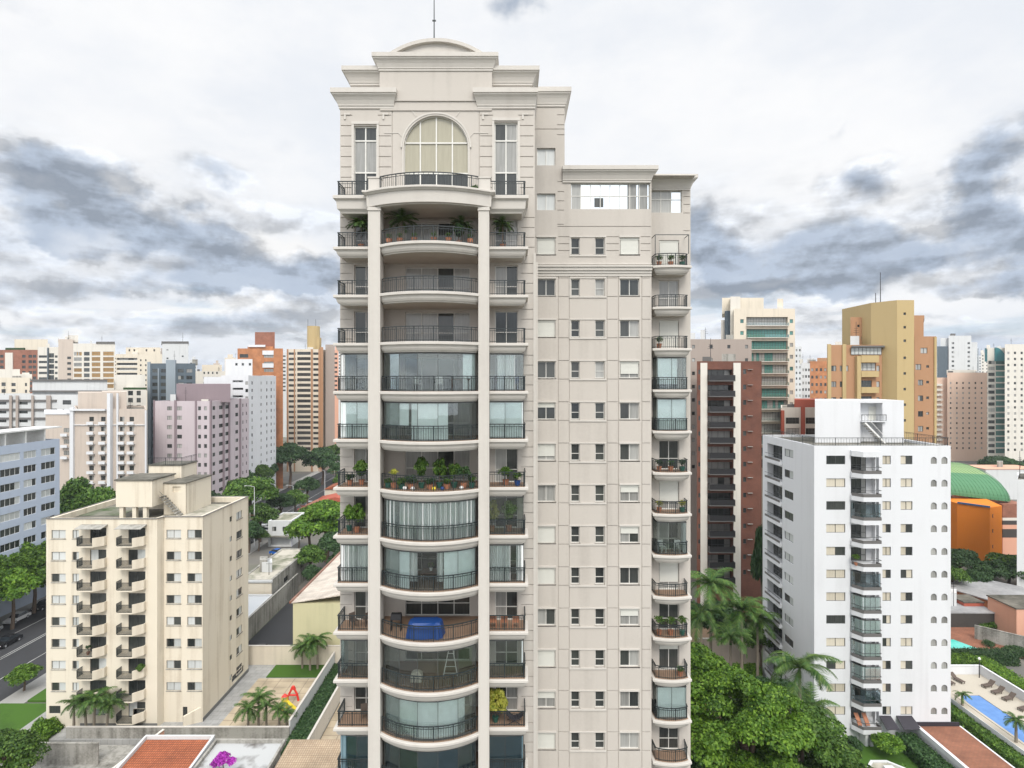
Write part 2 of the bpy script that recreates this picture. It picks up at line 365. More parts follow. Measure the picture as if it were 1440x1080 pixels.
WM = {}
def win_mesh(w, h, style, var=0, frame='window_frame', parts='all', sill=True, darkp='pane_dark', palep='pane_curtain'):
    """window in local axes: x across from the left jamb, y inward, z up from the sill"""
    key = (round(w, 2), round(h, 2), style, var, frame, parts, sill, darkp, palep)
    if key in WM: return WM[key]
    mb = MB(); f = .05; d = .13
    if parts in ('all', 'frame'):
        mb.use(frame)
        mb.box(0, w, d-.03, d+.05, 0, f); mb.box(0, w, d-.03, d+.05, h-f, h)
        mb.box(0, f, d-.031, d+.049, f, h-f); mb.box(w-f, w, d-.031, d+.049, f, h-f)
        if style in ('slide', 'halfsh', 'door', 'closed'): mb.box(w/2-f/2, w/2+f/2, d-.04, d+.04, f, h-f)
        if style == 'door': mb.box(f, w-f, d-.036, d+.036, h*.36, h*.36+f)
        if style == 'awning': mb.box(f, w-f, d-.036, d+.036, h*.40, h*.40+f*.9)
        if style == 'wide4':
            for k in (1, 2, 3): mb.box(w*k/4-f/2, w*k/4+f/2, d-.04, d+.04, f, h-f)
            mb.box(f, w-f, d-.036, d+.036, h*.36, h*.36+f)
        if style == 'band':
            n = max(2, round(w/1.1))
            for k in range(1, n): mb.box(w*k/n-f/2, w*k/n+f/2, d-.04, d+.04, f, h-f)
        if style in ('grid3', 'grid2', 'ribbon'):
            n = {'grid3': 3, 'grid2': 2, 'ribbon': max(2, round(w/.72))}[style]
            for k in range(1, n): mb.box(w*k/n-f/2, w*k/n+f/2, d-.04, d+.04, f, h-f)
            mb.box(f, w-f, d-.036, d+.036, h*.5, h*.5+f)
        if sill: mb.use('tower_trim' if frame == 'window_frame' else frame); mb.box(-.06, w+.06, -.06, .12, -.09, -.002)
    if parts in ('all', 'pane'):
        y = d+.01
        combos = [(darkp, darkp), (palep, darkp), (darkp, palep), (palep, palep), (darkp, darkp), (palep, palep)]
        A, B = combos[var % 6]
        if style in ('awning', 'single'):
            mb.use(A); mb.box(f*.5, w-f*.5, y, y+.01, f*.5, h-f*.5)
        elif style in ('wide4', 'ribbon', 'grid3', 'grid2', 'band'):
            n = 4 if style == 'wide4' else {'grid3': 3, 'grid2': 2, 'band': max(2, round(w/1.1)), 'ribbon': max(2, round(w/.72))}[style]
            rr = random.Random(var)
            for k in range(n):
                mb.use(rr.choice([A, B])); mb.box(w*k/n+.004, w*(k+1)/n-.004, y, y+.01, f*.5, h-f*.5)
        else:
            mb.use(A); mb.box(f*.5, w/2-.003, y, y+.01, f*.5, h-f*.5)
            mb.use(B); mb.box(w/2+.003, w-f*.5, y-.012, y, f*.5, h-f*.5)
    if parts in ('all', 'shutter'):
        fr = {'closed': 1.0, 'halfsh': .5}.get(style, 0)
        if style == 'halfsh': fr = (.30, .45, .62, .75)[var % 4]
        if fr:
            mb.use('shutter'); zb = h*(1-fr)+.005
            n = max(3, int((h-zb)/.09)); st = (h-zb)/n
            for k in range(n): mb.box(f+.003, w-f-.003, d-.10, d-.07, zb+k*st+.008, zb+(k+1)*st)
            mb.box(.004, w-.004, d-.115, d-.05, h-.16, h-.003)
    me = mb.mesh('window'); WM[key] = me; return me
# ================================================================== ground
def ground():
    m, nt, b = new_mat('city_ground'); N = nt.nodes
    tc = N.new('ShaderNodeTexCoord'); n = N.new('ShaderNodeTexNoise'); n.inputs['Scale'].default_value = .035; n.inputs['Detail'].default_value = 8
    lnk(nt, tc.outputs['Object'], n.inputs['Vector'])
    cr = N.new('ShaderNodeValToRGB'); e = cr.color_ramp.elements; e[0].position = .38; e[0].color = (.10,.10,.095,1); e[1].position = .62; e[1].color = (.06,.085,.035,1)
    q = e.new(.5); q.color = (.15,.14,.12,1); lnk(nt, n.outputs[0], cr.inputs[0]); lnk(nt, cr.outputs[0], b.inputs['Base Color']); b.inputs['Roughness'].default_value = .95
    mb = MB().use('city_ground'); S = 4000; mb.face([(-S,-600,0),(S,-600,0),(S,6000,0),(-S,6000,0)])
    tag(mb.build('ground'), None, None, None, 'structure')
ground()

# ================================================================== the tall classical tower
FL = 3.017
def ZF(k): return 44.33-FL*k                         # floor level k (k grows downwards)
ZB = 0.0
YW = 37.4; YC = 38.0; YR = 41.6; YBAY = 42.8
XL, XR, XW, XB = -11.30, 1.50, 10.20, 13.43
tower = thing('apartment_tower', 'tall cream classical apartment tower with curved balconies and an arched window under its pediment', 'building', (0, 45, 0))
rnd = random.Random(3)
KMAX = 14
def build_tower():
    mb = MB().use('tower_render')
    win = []       # (name, x, y, z, w, h, style, kind)
    # --- left block and centre recess, floors below the top terrace (floor -4)
    zt = ZF(-4)
    hl, hc, hr, hw, hb = [], [], [], [], []
    for k in range(-3, KMAX):
        z = ZF(k)
        ul = -10.38-XL; hl.append((ul, ul+1.5, z+.02, z+2.2)); win.append((-10.38, YW, z+.02, 1.5, 2.18, 'door', 'd'))
        hc.append((1.35, 1.35+4.35, z+.02, z+2.2)); win.append((-8.5+1.35, YC, z+.02, 4.35, 2.18, 'wide4', 'c'))
        hr.append((.63, .63+1.5, z+.02, z+2.2)); win.append((-1.75+.63, YW, z+.02, 1.5, 2.18, 'door', 'd'))
    gl = []
    for k in range(-3, KMAX):
        z = ZF(k)
        for dz in (.35, 1.0, 1.65, 2.3): gl.append((0.02, .8, z+dz, z+dz+.03))
    facade(mb, (XL, YW), 0, 2.8, ZB, zt, hl, .25, [g for g in gl if g[2] < zt-.3])
    facade(mb, (-8.5, YC), 0, 6.75, ZB, zt, hc, .2)
    facade(mb, (-1.75, YW), 0, 3.25, ZB, zt, hr, .25, [(2.35, 3.23, g[2], g[3]) for g in gl if g[2] < zt-.3])
    mb.face([(-8.5,YW,ZB),(-8.5,YC,ZB),(-8.5,YC,zt),(-8.5,YW,zt)]); mb.face([(-1.75,YC,ZB),(-1.75,YW,ZB),(-1.75,YW,zt),(-1.75,YC,zt)])
    # --- pavilion: arched wall
    zp = 63.3
    aw0, aw1 = PX(568, YW), PX(658.5, YW); ac = (aw0+aw1)/2; ar = (aw1-aw0)/2; zs = 45+(535-208)/21.39; z4 = 56.75
    h = [(PX(497,YW)-XL, PX(530,YW)-XL, z4, 45+(535-177)/21.39), (PX(695,YW)-XL, PX(728,YW)-XL, z4, 45+(535-172)/21.39)]
    h.append((aw0-XL, aw1-XL, z4, zs+ar+.001))
    gr = []
    for zz in [z4+.9+.68*i for i in range(9)]:
        if zz < 62.9:
            for a, c in ((.05, .80), (2.50, 3.35), (9.2, 10.05), (11.72, 12.7)): gr.append((a, c, zz, zz+.035))
    for uu in (3.40, 9.12): gr.append((uu, uu+.03, z4+.1, 62.9))
    facade(mb, (XL, YW), 0, XR-XL, zt, zp, h, .3, gr)
    n = 24; arc = [(ac+ar*math.cos(math.pi*i/n), zs+ar*math.sin(math.pi*i/n)) for i in range(n+1)]
    for i in range(n):
        (xa, za), (xb, zb_) = arc[i], arc[i+1]
        mb.face([(xa,YW,za),(xa,YW,zs+ar),(xb,YW,zs+ar),(xb,YW,zb_)]); mb.face([(xa,YW,za),(xb,YW,zb_),(xb,YW+.3,zb_),(xa,YW+.3,za)])
    # right and left sides, backs
    BK = 58
    mb.face([(XL,BK,ZB),(XL,YW,ZB),(XL,YW,zp),(XL,BK,zp)]); mb.face([(XR,YW,ZB),(XR,YR,ZB),(XR,YR,zp),(XR,YW,zp)])
    mb.box(XL, XR, YW+.9, 52, zt, zp)       # body behind the arched wall
    mb.face([(XL,YW,zp),(XR,YW,zp),(XR,52,zp),(XL,52,zp)])
    # stair block (behind, right) and the right wing
    c1 = [PX(755,YR), PX(781,YR)]; nar = [PX(803,YR), PX(815.3,YR), PX(837,YR), PX(850.3,YR)]; c4 = [PX(872,YR), PX(899,YR)]
    zu = lambda k: ZF(k)+.84
    H = []
    zt_wing = 60.0; zt_stair = 65.4; xs = PX(794, YR)
    for k in range(-3, KMAX):
        z = zu(k)
        H.append((c1[0]-XR, c1[1]-XR, z, z+1.22)); win.append((c1[0], YR, z, c1[1]-c1[0], 1.22, 'slide', 'w'))
        H.append((nar[0]-XR, nar[1]-XR, z, z+1.22)); win.append((nar[0], YR, z, nar[1]-nar[0], 1.22, 'awning', 'n'))
        H.append((nar[2]-XR, nar[3]-XR, z, z+1.22)); win.append((nar[2], YR, z, nar[3]-nar[2], 1.22, 'awning', 'n'))
        H.append((c4[0]-XR, c4[1]-XR, z, z+1.22)); win.append((c4[0], YR, z, c4[1]-c4[0], 1.22, 'slide', 'w'))
    for py0, py1 in ((208, 232.5), (272, 295.5)):
        a0, a1 = PZ(py1, YR), PZ(py0, YR); H.append((c1[0]-XR, c1[1]-XR, a0, a1)); win.append((c1[0], YR, a0, c1[1]-c1[0], a1-a0, 'slide', 'p'))
    rb = (PX(803,YR), PX(914,YR), PZ(294,YR), PZ(257,YR)); H.append((rb[0]-XR, rb[1]-XR, rb[2], rb[3])); win.append((rb[0], YR, rb[2], rb[1]-rb[0], rb[3]-rb[2], 'ribbon', 'r'))
    G = []
    for uu in (751, 784.5, 800, 853, 869, 902): G.append((PX(uu,YR)-XR, PX(uu,YR)-XR+.035, 1.0, ZF(-3)-.4))
    # horizontal joints must not cross the vertical ones
    for k in range(-2, KMAX):
        for zz in (zu(k)-.10, zu(k)+1.26):
            for a, c in ((785.6, 799.4), (854.2, 868.4), (903.2, 914.5)): G.append((PX(a,YR)-XR, PX(c,YR)-XR, zz, zz+.035))
    for k in (-3,):
        for zz in (zu(k)+.25, zu(k)+.75, zu(k)+1.26):
            for a, c in ((785, 801), (853, 870), (901, 914.5)): G.append((PX(a,YR)-XR, PX(c,YR)-XR, zz, zz+.035))
    for py in (205, 224, 244, 256, 270, 283, 296, 316): G.append((PX(784,YR)-XR, PX(793,YR)-XR, PZ(py,YR), PZ(py,YR)+.035))
    G.append((PX(784,YR)-XR, PX(915,YR)-XR, PZ(319,YR), PZ(319,YR)+.035))
    facade(mb, (XR, YR), 0, XW-XR, ZB, zt_wing, [x for x in H if x[3] < zt_wing], .2, G)
    facade(mb, (XR, YR), 0, xs-XR, zt_wing, zt_stair, [x for x in H if x[2] > zt_wing-.01], .2, [(xs-XR-.55, xs-XR-.02, PZ(p,YR), PZ(p,YR)+.035) for p in (150, 162, 176, 190)]+[(0.05, xs-XR-.02, PZ(p,YR), PZ(p,YR)+.035) for p in (142, 182)])
    mb.face([(xs,YR,zt_wing),(xs,50,zt_wing),(xs,50,zt_stair),(xs,YR,zt_stair)]); mb.face([(XR,YR,zt_stair),(xs,YR,zt_stair),(xs,50,zt_stair),(XR,50,zt_stair)])
    mb.face([(XW,YR,ZB),(XW,YBAY,ZB),(XW,YBAY,zt_wing),(XW,YR,zt_wing)])
    # bay with the small balconies
    Hb = []; d0, d1 = PX(927,YBAY), PX(955,YBAY)
    for k in range(-3, KMAX):
        z = ZF(k)+.02; Hb.append((d0-XW, d1-XW, z, z+2.15)); win.append((d0, YBAY, z, d1-d0, 2.15, 'door', 'b'))
    br = (PX(915.5,YBAY), PX(959,YBAY), PZ(299,YBAY), PZ(262,YBAY)); Hb.append((br[0]-XW, br[1]-XW, br[2], br[3])); win.append((br[0], YBAY, br[2], br[1]-br[0], br[3]-br[2], 'ribbon', 'r'))
    Gb = [(PX(961,YBAY)-XW, PX(970,YBAY)-XW, PZ(p,YBAY), PZ(p,YBAY)+.035) for p in (277, 288, 300, 325)]
    facade(mb, (XW, YBAY), 0, XB-XW, ZB, 60.0, Hb, .2, Gb)
    mb.face([(XB,YBAY,ZB),(XB,BK,ZB),(XB,BK,60),(XB,YBAY,60)]); mb.face([(XW-2,YR,60),(XB,YR,60.001),(XB,BK,60),(XS:=xs,BK,60)])
    mb.face([(XL,BK,ZB),(XL,BK,zt),(XB,BK,60),(XB,BK,ZB)])
    mb.box(XL+.6, XR, YC+.5, BK-.2, ZB, zt-.2); mb.box(XR, XB-.6, YBAY+.5, BK-.2, ZB, 59.7)
    mb.build('wall', tower)
    # --- upper attic blocks
    a = MB().use('tower_render')
    a.box(PX(491,37.3), PX(748,37.3), 37.25+.5, 51, 63.3, 65.1)
    a.box(PX(534,37.3), PX(692,37.3), 37.25, 51.5, 63.31, 65.9)
    a.box(PX(534,37.3)+.02, PX(692,37.3)-.02, 37.33, 37.39, 62.72, 63.3)
    a.build('attic', tower)
    def cornice(x0, x1, y0, y1, zb_, zt_, out, name='cornice', xa=1, xb=1, steps=None):
        c = MB().use('tower_trim'); H_ = zt_-zb_
        prof = steps or [(0.0,0),(.12,0),(.12,.12),(.22,.14),(.22,.20),(.42,.42),(.62,.56),(.86,.66),(.86,.72),(1.0,.74),(1.0,1.0)]
        rings = [[(x0-out*o*xa, y0-out*o, zb_+H_*t), (x1+out*o*xb, y0-out*o, zb_+H_*t), (x1+out*o*xb, y1+.3, zb_+H_*t), (x0-out*o*xa, y1+.3, zb_+H_*t)] for o, t in prof]
        c.loft(rings); return c.build(name, tower)
    cornice(PX(534,37.3), PX(692,37.3), 37.24, 51.5, 65.25, 66.27, .42)
    cornice(PX(491,37.3), PX(748,37.3), 37.74, 51, 64.55, 65.62, .50)
    cornice(XL, PX(553,YW), YW-.02, 51.8, 62.85, 64.0, .50, xb=.6)
    cornice(PX(672,YW), XR, YW-.02, 51.8, 62.85, 64.0, .50, xa=.6, xb=.35)
    cornice(XR+.05, xs, YR-.02, 50, 65.0, 66.25, .45, xa=0)
    cornice(xs-.15, PX(914,YR), YR-.03, 56, 59.45, 60.55, .50, xa=.1)
    cornice(XW+.02, XB-.1, YBAY-.03, 56, 59.3, 60.35, .50, xa=0)
    # band at floor -3 round the right wing
    b = MB().use('tower_trim')
    zc = ZF(-3)
    for x0, x1, y0, xa, xb in ((XR+.02, XW, YR, 0, 0),):
        for o, za, zb2 in ((.32, -.12, 0), (.22, -.35, -.121), (.12, -.55, -.351), (.05, -.75, -.551)): b.box(x0, x1+.0, y0-o, y0+.05, zc+za, zc+zb2)
    b.box(XR+.02, XW, YR-.06, YR+.05, zc+.10, zc+.2)
    b.build('string_course', tower)
    # --- arched pediment on the top
    p = MB().use('tower_trim'); x0, x1 = PX(546,37), PX(681,37); mid = (x0+x1)/2; ch = (x1-x0)/2; sg = .98; R = (ch*ch+sg*sg)/(2*sg); zc0 = 66.27+sg-R
    th = math.asin(ch/R); N_ = 24
    def arcp(rr): return [(mid+rr*math.sin(-th+2*th*i/N_), zc0+rr*math.cos(-th+2*th*i/N_)) for i in range(N_+1)]
    A = arcp(R); B = arcp(R-.22)
    for i in range(N_):
        for (q0, q1, r0, r1, y0, y1) in ((A[i], A[i+1], B[i], B[i+1], 36.95, 44),):
            p.faces([(q0[0],y0,q0[1]),(q1[0],y0,q1[1]),(r1[0],y0,max(66.28,r1[1])),(r0[0],y0,max(66.28,r0[1])),
                     (q0[0],y1,q0[1]),(q1[0],y1,q1[1]),(r1[0],y1,max(66.28,r1[1])),(r0[0],y1,max(66.28,r0[1]))],[(0,1,2,3),(4,7,6,5),(0,4,5,1),(3,2,6,7)])
        y = 37.2; p.face([(B[i][0],y,max(66.28,B[i][1])),(B[i+1][0],y,max(66.28,B[i+1][1])),(B[i+1][0],y,66.27),(B[i][0],y,66.27)])
    p.build('pediment', tower)
    an = MB().use('rail_metal'); xa = PX(610.5, 38); an.tube([(xa,38,66.9),(xa,38,69.2),(xa,38,72.6)], [.05,.035,.02]); an.box(xa-.12,xa+.12,37.95,38.05,69.0,69.06); an.build('antenna', tower)
    # --- trims on the arched wall: archivolt, key joints, window surrounds
    t = MB().use('tower_trim')
    for i in range(n):
        (xa, za), (xb, zb_) = arc[i], arc[i+1]
        for s0, s1, yy in ((1.0, 1.05, YW-.05), (1.05, 1.10, YW-.09)):
            def sc(x, z, s): return (ac+(x-ac)*s, zs+(z-zs)*s)
            A0, A1, B0, B1 = sc(xa,za,s0), sc(xb,zb_,s0), sc(xa,za,s1), sc(xb,zb_,s1)
            t.faces([(A0[0],yy,A0[1]),(A1[0],yy,A1[1]),(B1[0],yy,B1[1]),(B0[0],yy,B0[1]),(A0[0],YW,A0[1]),(A1[0],YW,A1[1]),(B1[0],YW,B1[1]),(B0[0],YW,B0[1])],[(0,1,2,3),(0,4,5,1),(3,2,6,7)])
    for s in (-1, 1):
        xx = ac+s*ar; t.box(min(xx, xx+s*ar*.05), max(xx, xx+s*ar*.05), YW-.05, YW+.02, z4, zs)
        xj = ac+s*ar*.62; zj = zs+ar*.97; t.beam((xj,YW-.012,zj),(xj+s*.75,YW-.012,zj+1.1),.04,.05)
        t.beam((xj+s*.75,YW-.012,zj+1.1),(xj+s*1.45,YW-.012,zj+1.1),.04,.04)
        xj = ac+s*ar*1.0; t.beam((xj,YW-.012,zs+.62),(xj+s*.35,YW-.012,zs+.98),.04,.05); t.beam((xj+s*.35,YW-.012,zs+.98),(xj+s*1.3,YW-.012,zs+.98),.04,.04)
    for px in (484, 538, 678, 734):      # small vents under the cornice
        x = PX(px, YW); t.box(x, x+.4, YW-.06, YW+.02, 62.45, 62.55); t.box(x, x+.12, YW-.06, YW+.02, 62.15, 62.44)
    for px0, px1, top in ((494.5, 498, 175), (530, 533, 175), (692, 695, 170), (728, 731.5, 170)):
        t.box(PX(px0,YW), PX(px1,YW), YW-.06, YW+.02, z4, PZ(top,YW))
    t.box(PX(494.5,YW), PX(533,YW), YW-.08, YW+.02, PZ(175,YW)+.002, PZ(171,YW)); t.box(PX(692,YW), PX(731.5,YW), YW-.08, YW+.02, PZ(170,YW)+.002, PZ(166,YW))
    t.build('window_surround', tower)
    # rounded vertical edge between left block and stair part
    e = MB().use('tower_trim'); e.box(XR+.002, XR+.22, YW+.5, YR-.5, 1, ZF(-3)-.5); e.box(XR-.1, XR+.06, YW-.05, YW+.2, 1, ZF(-3)); e.build('corner_pier', tower)
    # --- arched window
    aw = MB().use('window_frame'); y = YW+.14; cols = [aw0, aw0+ar*.5, ac, ac+ar*.5, aw1]
    ztr = PZ(200,YW); zlow = PZ(243,YW)
    for i, x in enumerate(cols):
        top = zs+math.sqrt(max(0, ar*ar-(x-ac)**2)); aw.box(x-.04 if i else x, x+.04 if i < 4 else x, y, y+.08, z4, max(top, zs))
    for zz in (ztr, zlow): aw.box(aw0, aw1, y-.01, y+.085, zz-.045, zz+.045)
    for i in range(n):
        (xa, za), (xb, zb_) = arc[i], arc[i+1]; aw.beam((xa,y+.04,za),(xb,y+.04,zb_),.09,.08)
    w = aw.build('arched_window', tower)
    g = MB().use('pane_blind')
    g.face([(ac+ar*math.cos(math.pi*i/n), y+.06, zs+ar*math.sin(math.pi*i/n)) for i in range(n+1)]); g.box(aw0, aw1, y+.05, y+.06, zlow, zs-.001); g.build('blind', w)
    g = MB().use('pane_dark'); g.box(aw0, aw1, y+.05, y+.06, z4, zlow-.001); g.build('pane', w)
    # tall side windows of the pavilion
    for (pa, pb, top) in ((497,530,177),(695,728,172)):
        x0, x1 = PX(pa,YW), PX(pb,YW); zt2 = PZ(top,YW); f = MB().use('window_frame'); y = YW+.14
        for x in (x0+.04, (x0+x1)/2, x1-.04): f.box(x-.04, x+.04, y, y+.08, z4, zt2)
        for zz in (zt2-.04, PZ(197,YW), PZ(242,YW), z4+.05): f.box(x0, x1, y-.01, y+.085, zz-.045, zz+.045)
        w = f.build('tall_window', tower)
        g = MB(); g.use('pane_curtain'); g.box(x0, x1, y+.05, y+.06, PZ(242,YW), PZ(197,YW)); g.use('pane_dark'); g.box(x0, (x0+x1)/2, y+.05, y+.06, PZ(197,YW)+.001, zt2)
        g.use('pane_curtain' if pa > 600 else 'pane_dark'); g.box((x0+x1)/2+.001, x1, y+.05, y+.06, PZ(197,YW)+.001, zt2); g.use('pane_dark'); g.box(x0, x1, y+.05, y+.06, z4, PZ(242,YW)-.001)
        g.build('pane', w)
    # --- all the regular windows: frame, pane and roller shutter
    cnt = 0
    lst = [w for w in win if w[2] > 14]
    for (x, y, z, w, h, st, kd) in lst:
        r = rnd.random(); var = rnd.randrange(6)
        dp, pp = 'pane_dark', 'pane_curtain'
        if kd == 'w':
            st = 'closed' if r < .22 else ('halfsh' if r < .5 else 'slide'); 
            if z < ZF(-2)+1 and z > ZF(-2): st = 'slide'; var = 0
            if z > ZF(-3): st = 'closed'
        if kd == 'b': st = 'halfsh' if r < .35 else 'door'; var = rnd.choice([0,0,1,2,3]) ; 
        if kd == 'b' and r < .1 : st = 'closed'
        if kd in 'dc': var = rnd.choice([0,4,0,1,2])
        if kd == 'n': var = 0 if r > .08 else 1
        if kd == 'p': dp = 'pane_pale'; pp = 'pane_pale'
        if kd == 'r': var = 1; dp = 'pane_mirror'; pp = 'pane_mirror' if w > 3 else 'pane_curtain'
        name = 'balcony_door' if kd in 'dcb' else 'window'
        o = inst(name, win_mesh(w, h, st, 0, parts='frame', sill=kd in 'wn', darkp=dp, palep=pp), tower, (x, y+.06, z))
        child('pane', win_mesh(w, h, st, var, parts='pane', darkp=dp, palep=pp), o)
        if kd == 'r' and w > 3:      # blinds drawn behind some of the ribbon panes
            for q_, m2 in ((0.012, 'pane_curtain'), (.30, 'pane_dark'), (.72, 'pane_curtain'), (.86, 'pane_curtain')):
                bl = MB().use(m2); bl.box(w*q_, w*q_+w*.115, .128, .137, .06 if m2 != 'pane_dark' else h*.1, h-.06 if q_ != .30 else h*.45); child('roller_blind', bl.mesh('roller_blind'), o)
        if st in ('closed', 'halfsh'): child('roller_shutter', win_mesh(w, h, st, var % 4, parts='shutter'), o)
        if kd == 'w':
            pass
    # sill bands joining each pair of narrow windows: frame all round
    sb = None
    me = MB().use('tower_trim'); x0, x1 = nar[0]-.12, nar[3]+.12
    me.box(x0, x1, -.07, .0, -.16, -.04); me.box(x0, x1, -.05, .0, 1.25, 1.33); me.box(x0, x0+.07, -.04, .0, -.039, 1.249); me.box(x1-.07, x1, -.04, .0, -.039, 1.249)
    me = me.mesh('window_surround')
    mw = MB().use('tower_trim'); mw.box(0, c1[1]-c1[0]+.12, -.07, 0, 1.24, 1.36); mw = mw.mesh('window_hood')
    for k in range(-3, 10):
        inst('window_surround', me, tower, (0, YR, zu(k)))
        for c in (c1[0], c4[0]): inst('window_hood', mw, tower, (c-.06, YR, zu(k)))
build_tower()

# ---------------------------------------------------------------- columns and balconies
def arc_pts(off, n=20, yc=35.25, x0=-8.14, x1=-2.07, sag=1.12):
    ch = (x1-x0)/2; R = (ch*ch+sag*sag)/(2*sag); cx = (x0+x1)/2; cy = yc+(R-sag)
    th = math.asin(min(1, ch/R)); 
    return [(cx+(R+off)*math.sin(-th+2*th*i/n), cy-(R+off)*math.cos(-th+2*th*i/n)) for i in range(n+1)]
def rail_on(mb, path, z0, h=.92, sp=.16, closed=False):
    """top rail, lower rails and balusters along a polyline"""
    mb.use('rail_metal')
    for (a, b) in zip(path[:-1], path[1:]):
        mb.beam((*a, z0+h), (*b, z0+h), .07, .05); mb.beam((*a, z0+h-.14), (*b, z0+h-.14), .03, .03); mb.beam((*a, z0+.08), (*b, z0+.08), .03, .03)
    pts = [Vector((*p, 0)) for p in path]; total = sum((pts[i+1]-pts[i]).length for i in range(len(pts)-1)); n = max(2, round(total/sp))
    for k in range(n+1):
        d = total*k/n; i = 0
        while i < len(pts)-2 and d > (pts[i+1]-pts[i]).length: d -= (pts[i+1]-pts[i]).length; i += 1
        p = pts[i]+(pts[i+1]-pts[i]).normalized()*d
        r = .028 if k % 8 == 0 else .011
        mb.box(p.x-r, p.x+r, p.y-r, p.y+r, z0, z0+(h if k % 8 == 0 else h-.14 if k % 2 else h))
def slab_rings(polyf, z, prof): return [[(x, y, z+dz) for x, y in polyf(o)] for o, dz in prof]
PROF = [(.02,-.62),(.02,-.56),(-.12,-.56),(.0,-.40),(.02,-.20),(.06,-.20),(.12,-.16),(.14,-.15),(.14,-.02),(.12,0)]
PROF = [(-.22,-.62),(-.20,-.54),(-.12,-.53),(-.04,-.40),(.0,-.24),(.02,-.19),(.12,-.18),(.14,-.16),(.14,-.02),(.12,0)]
def pc(o): return arc_pts(o)+[(-2.0, 35.9), (-1.75, YC), (-8.5, YC), (-8.2, 35.9)]
def pl(o): return [(-11.05-o, 35.72-o), (-8.5, 35.72-o), (-8.5, YW), (-11.05-o, YW)]
def pr(o): return [(-1.8, 35.72-o), (.88+o, 35.72-o), (.88+o, YW), (-1.8, YW)]
def pbay(o):
    x0, x1 = 10.42, 12.98; n = 10; P = []
    for i in range(n+1):
        t = i/n; P.append((x0-o+(x1-x0+2*o)*t, 41.62-o-.28*math.sin(math.pi*t)**.8))
    return P+[(x1+o, YBAY), (x0-o, YBAY)]
def slab_mesh(polyf, name):
    mb = MB().use('tower_trim'); mb.loft(slab_rings(polyf, 0, PROF)); 
    mb.use('terracotta_floor'); mb.prism(polyf(-.06), .001, .014)
    return mb.mesh(name)
RP = {'c': arc_pts(-.12)[0:], 'l': [(-10.98, 37.3), (-10.98, 35.85), (-8.6, 35.85)], 'r': [(-1.7, 35.85), (.82, 35.85), (.82, 37.3)],
      'b': [(10.5, 42.7)]+[p for p in pbay(-.12)[:11]]+[(12.92, 42.7)]}
SL = {'c': slab_mesh(pc, 'slab'), 'l': slab_mesh(pl, 'slab'), 'r': slab_mesh(pr, 'slab'), 'b': slab_mesh(pbay, 'slab')}
RL = {}
for q in RP:
    mb = MB(); rail_on(mb, RP[q], 0.03, .90 if q != 'b' else .86, .15); RL[q] = mb.mesh('railing')
def glazing(path, h, glass, panels):
    """frameless folding glass: panes standing on the slab along the path"""
    mb = MB(); pts = [Vector((*p, 0)) for p in path]
    seg = [(pts[i+1]-pts[i]).length for i in range(len(pts)-1)]; T = sum(seg)
    def at(d):
        i = 0
        while i < len(seg)-1 and d > seg[i]: d -= seg[i]; i += 1
        return pts[i]+(pts[i+1]-pts[i]).normalized()*d
    for k in range(panels):
        a = at(T*k/panels+.012); b = at(T*(k+1)/panels-.012)
        mb.use(glass); d = (b-a).normalized(); nn = Vector((-d.y, d.x, 0))*.006
        mb.faces([(*(a-nn).xy,.06),(*(b-nn).xy,.06),(*(b-nn).xy,h),(*(a-nn).xy,h),(*(a+nn).xy,.06),(*(b+nn).xy,.06),(*(b+nn).xy,h),(*(a+nn).xy,h)],[(0,1,2,3),(5,4,7,6)])
        mb.use('dark_frame'); mb.beam((*a.xy,.03),(*b.xy,.03),.05,.05); mb.beam((*a.xy,h+.03),(*b.xy,h+.03),.06,.07)
    for k in range(panels+1):
        p = at(min(T, T*k/panels)); mb.use('dark_frame'); mb.box(p.x-.012, p.x+.012, p.y-.015, p.y+.015, .05, h)
    return mb.mesh('glazing')
def drape(path, h, mat, t0=0, t1=1, wave=.05, freq=7.0, zb=.03, zt=None):
    """curtain or blind hanging along the path between fractions t0 and t1"""
    mb = MB().use(mat); pts = [Vector((*p, 0)) for p in path]
    seg = [(pts[i+1]-pts[i]).length for i in range(len(pts)-1)]; T = sum(seg)
    def at(d):
        i = 0
        while i < len(seg)-1 and d > seg[i]: d -= seg[i]; i += 1
        dd = (pts[i+1]-pts[i]).normalized(); return pts[i]+dd*d, Vector((-dd.y, dd.x, 0))
    n = max(2, int(T*(t1-t0)/.035)); top = []; 
    for k in range(n+1):
        d = T*(t0+(t1-t0)*k/n); p, nn = at(d); ph = d*2*math.pi*freq+2*math.sin(d*3.1)
        w = wave*1.5*math.sin(ph)+wave*.8*math.sin(ph*.43+1); q = p+nn*(.1+w); top.append((q.x, q.y))
    for a, b in zip(top[:-1], top[1:]): mb.face([(*a, zb), (*b, zb), (*b, zt or h), (*a, zt or h)])
    return mb.mesh('curtain')
GP = {'c': arc_pts(-.30), 'l': [(-10.85, 37.35), (-10.85, 35.98), (-8.6, 35.98)], 'r': [(-1.7, 35.98), (.72, 35.98), (.72, 37.35)], 'b': [(10.62, 42.75), (10.62, 41.75), (12.82, 41.75), (12.82, 42.75)]}
HG = FL-.72
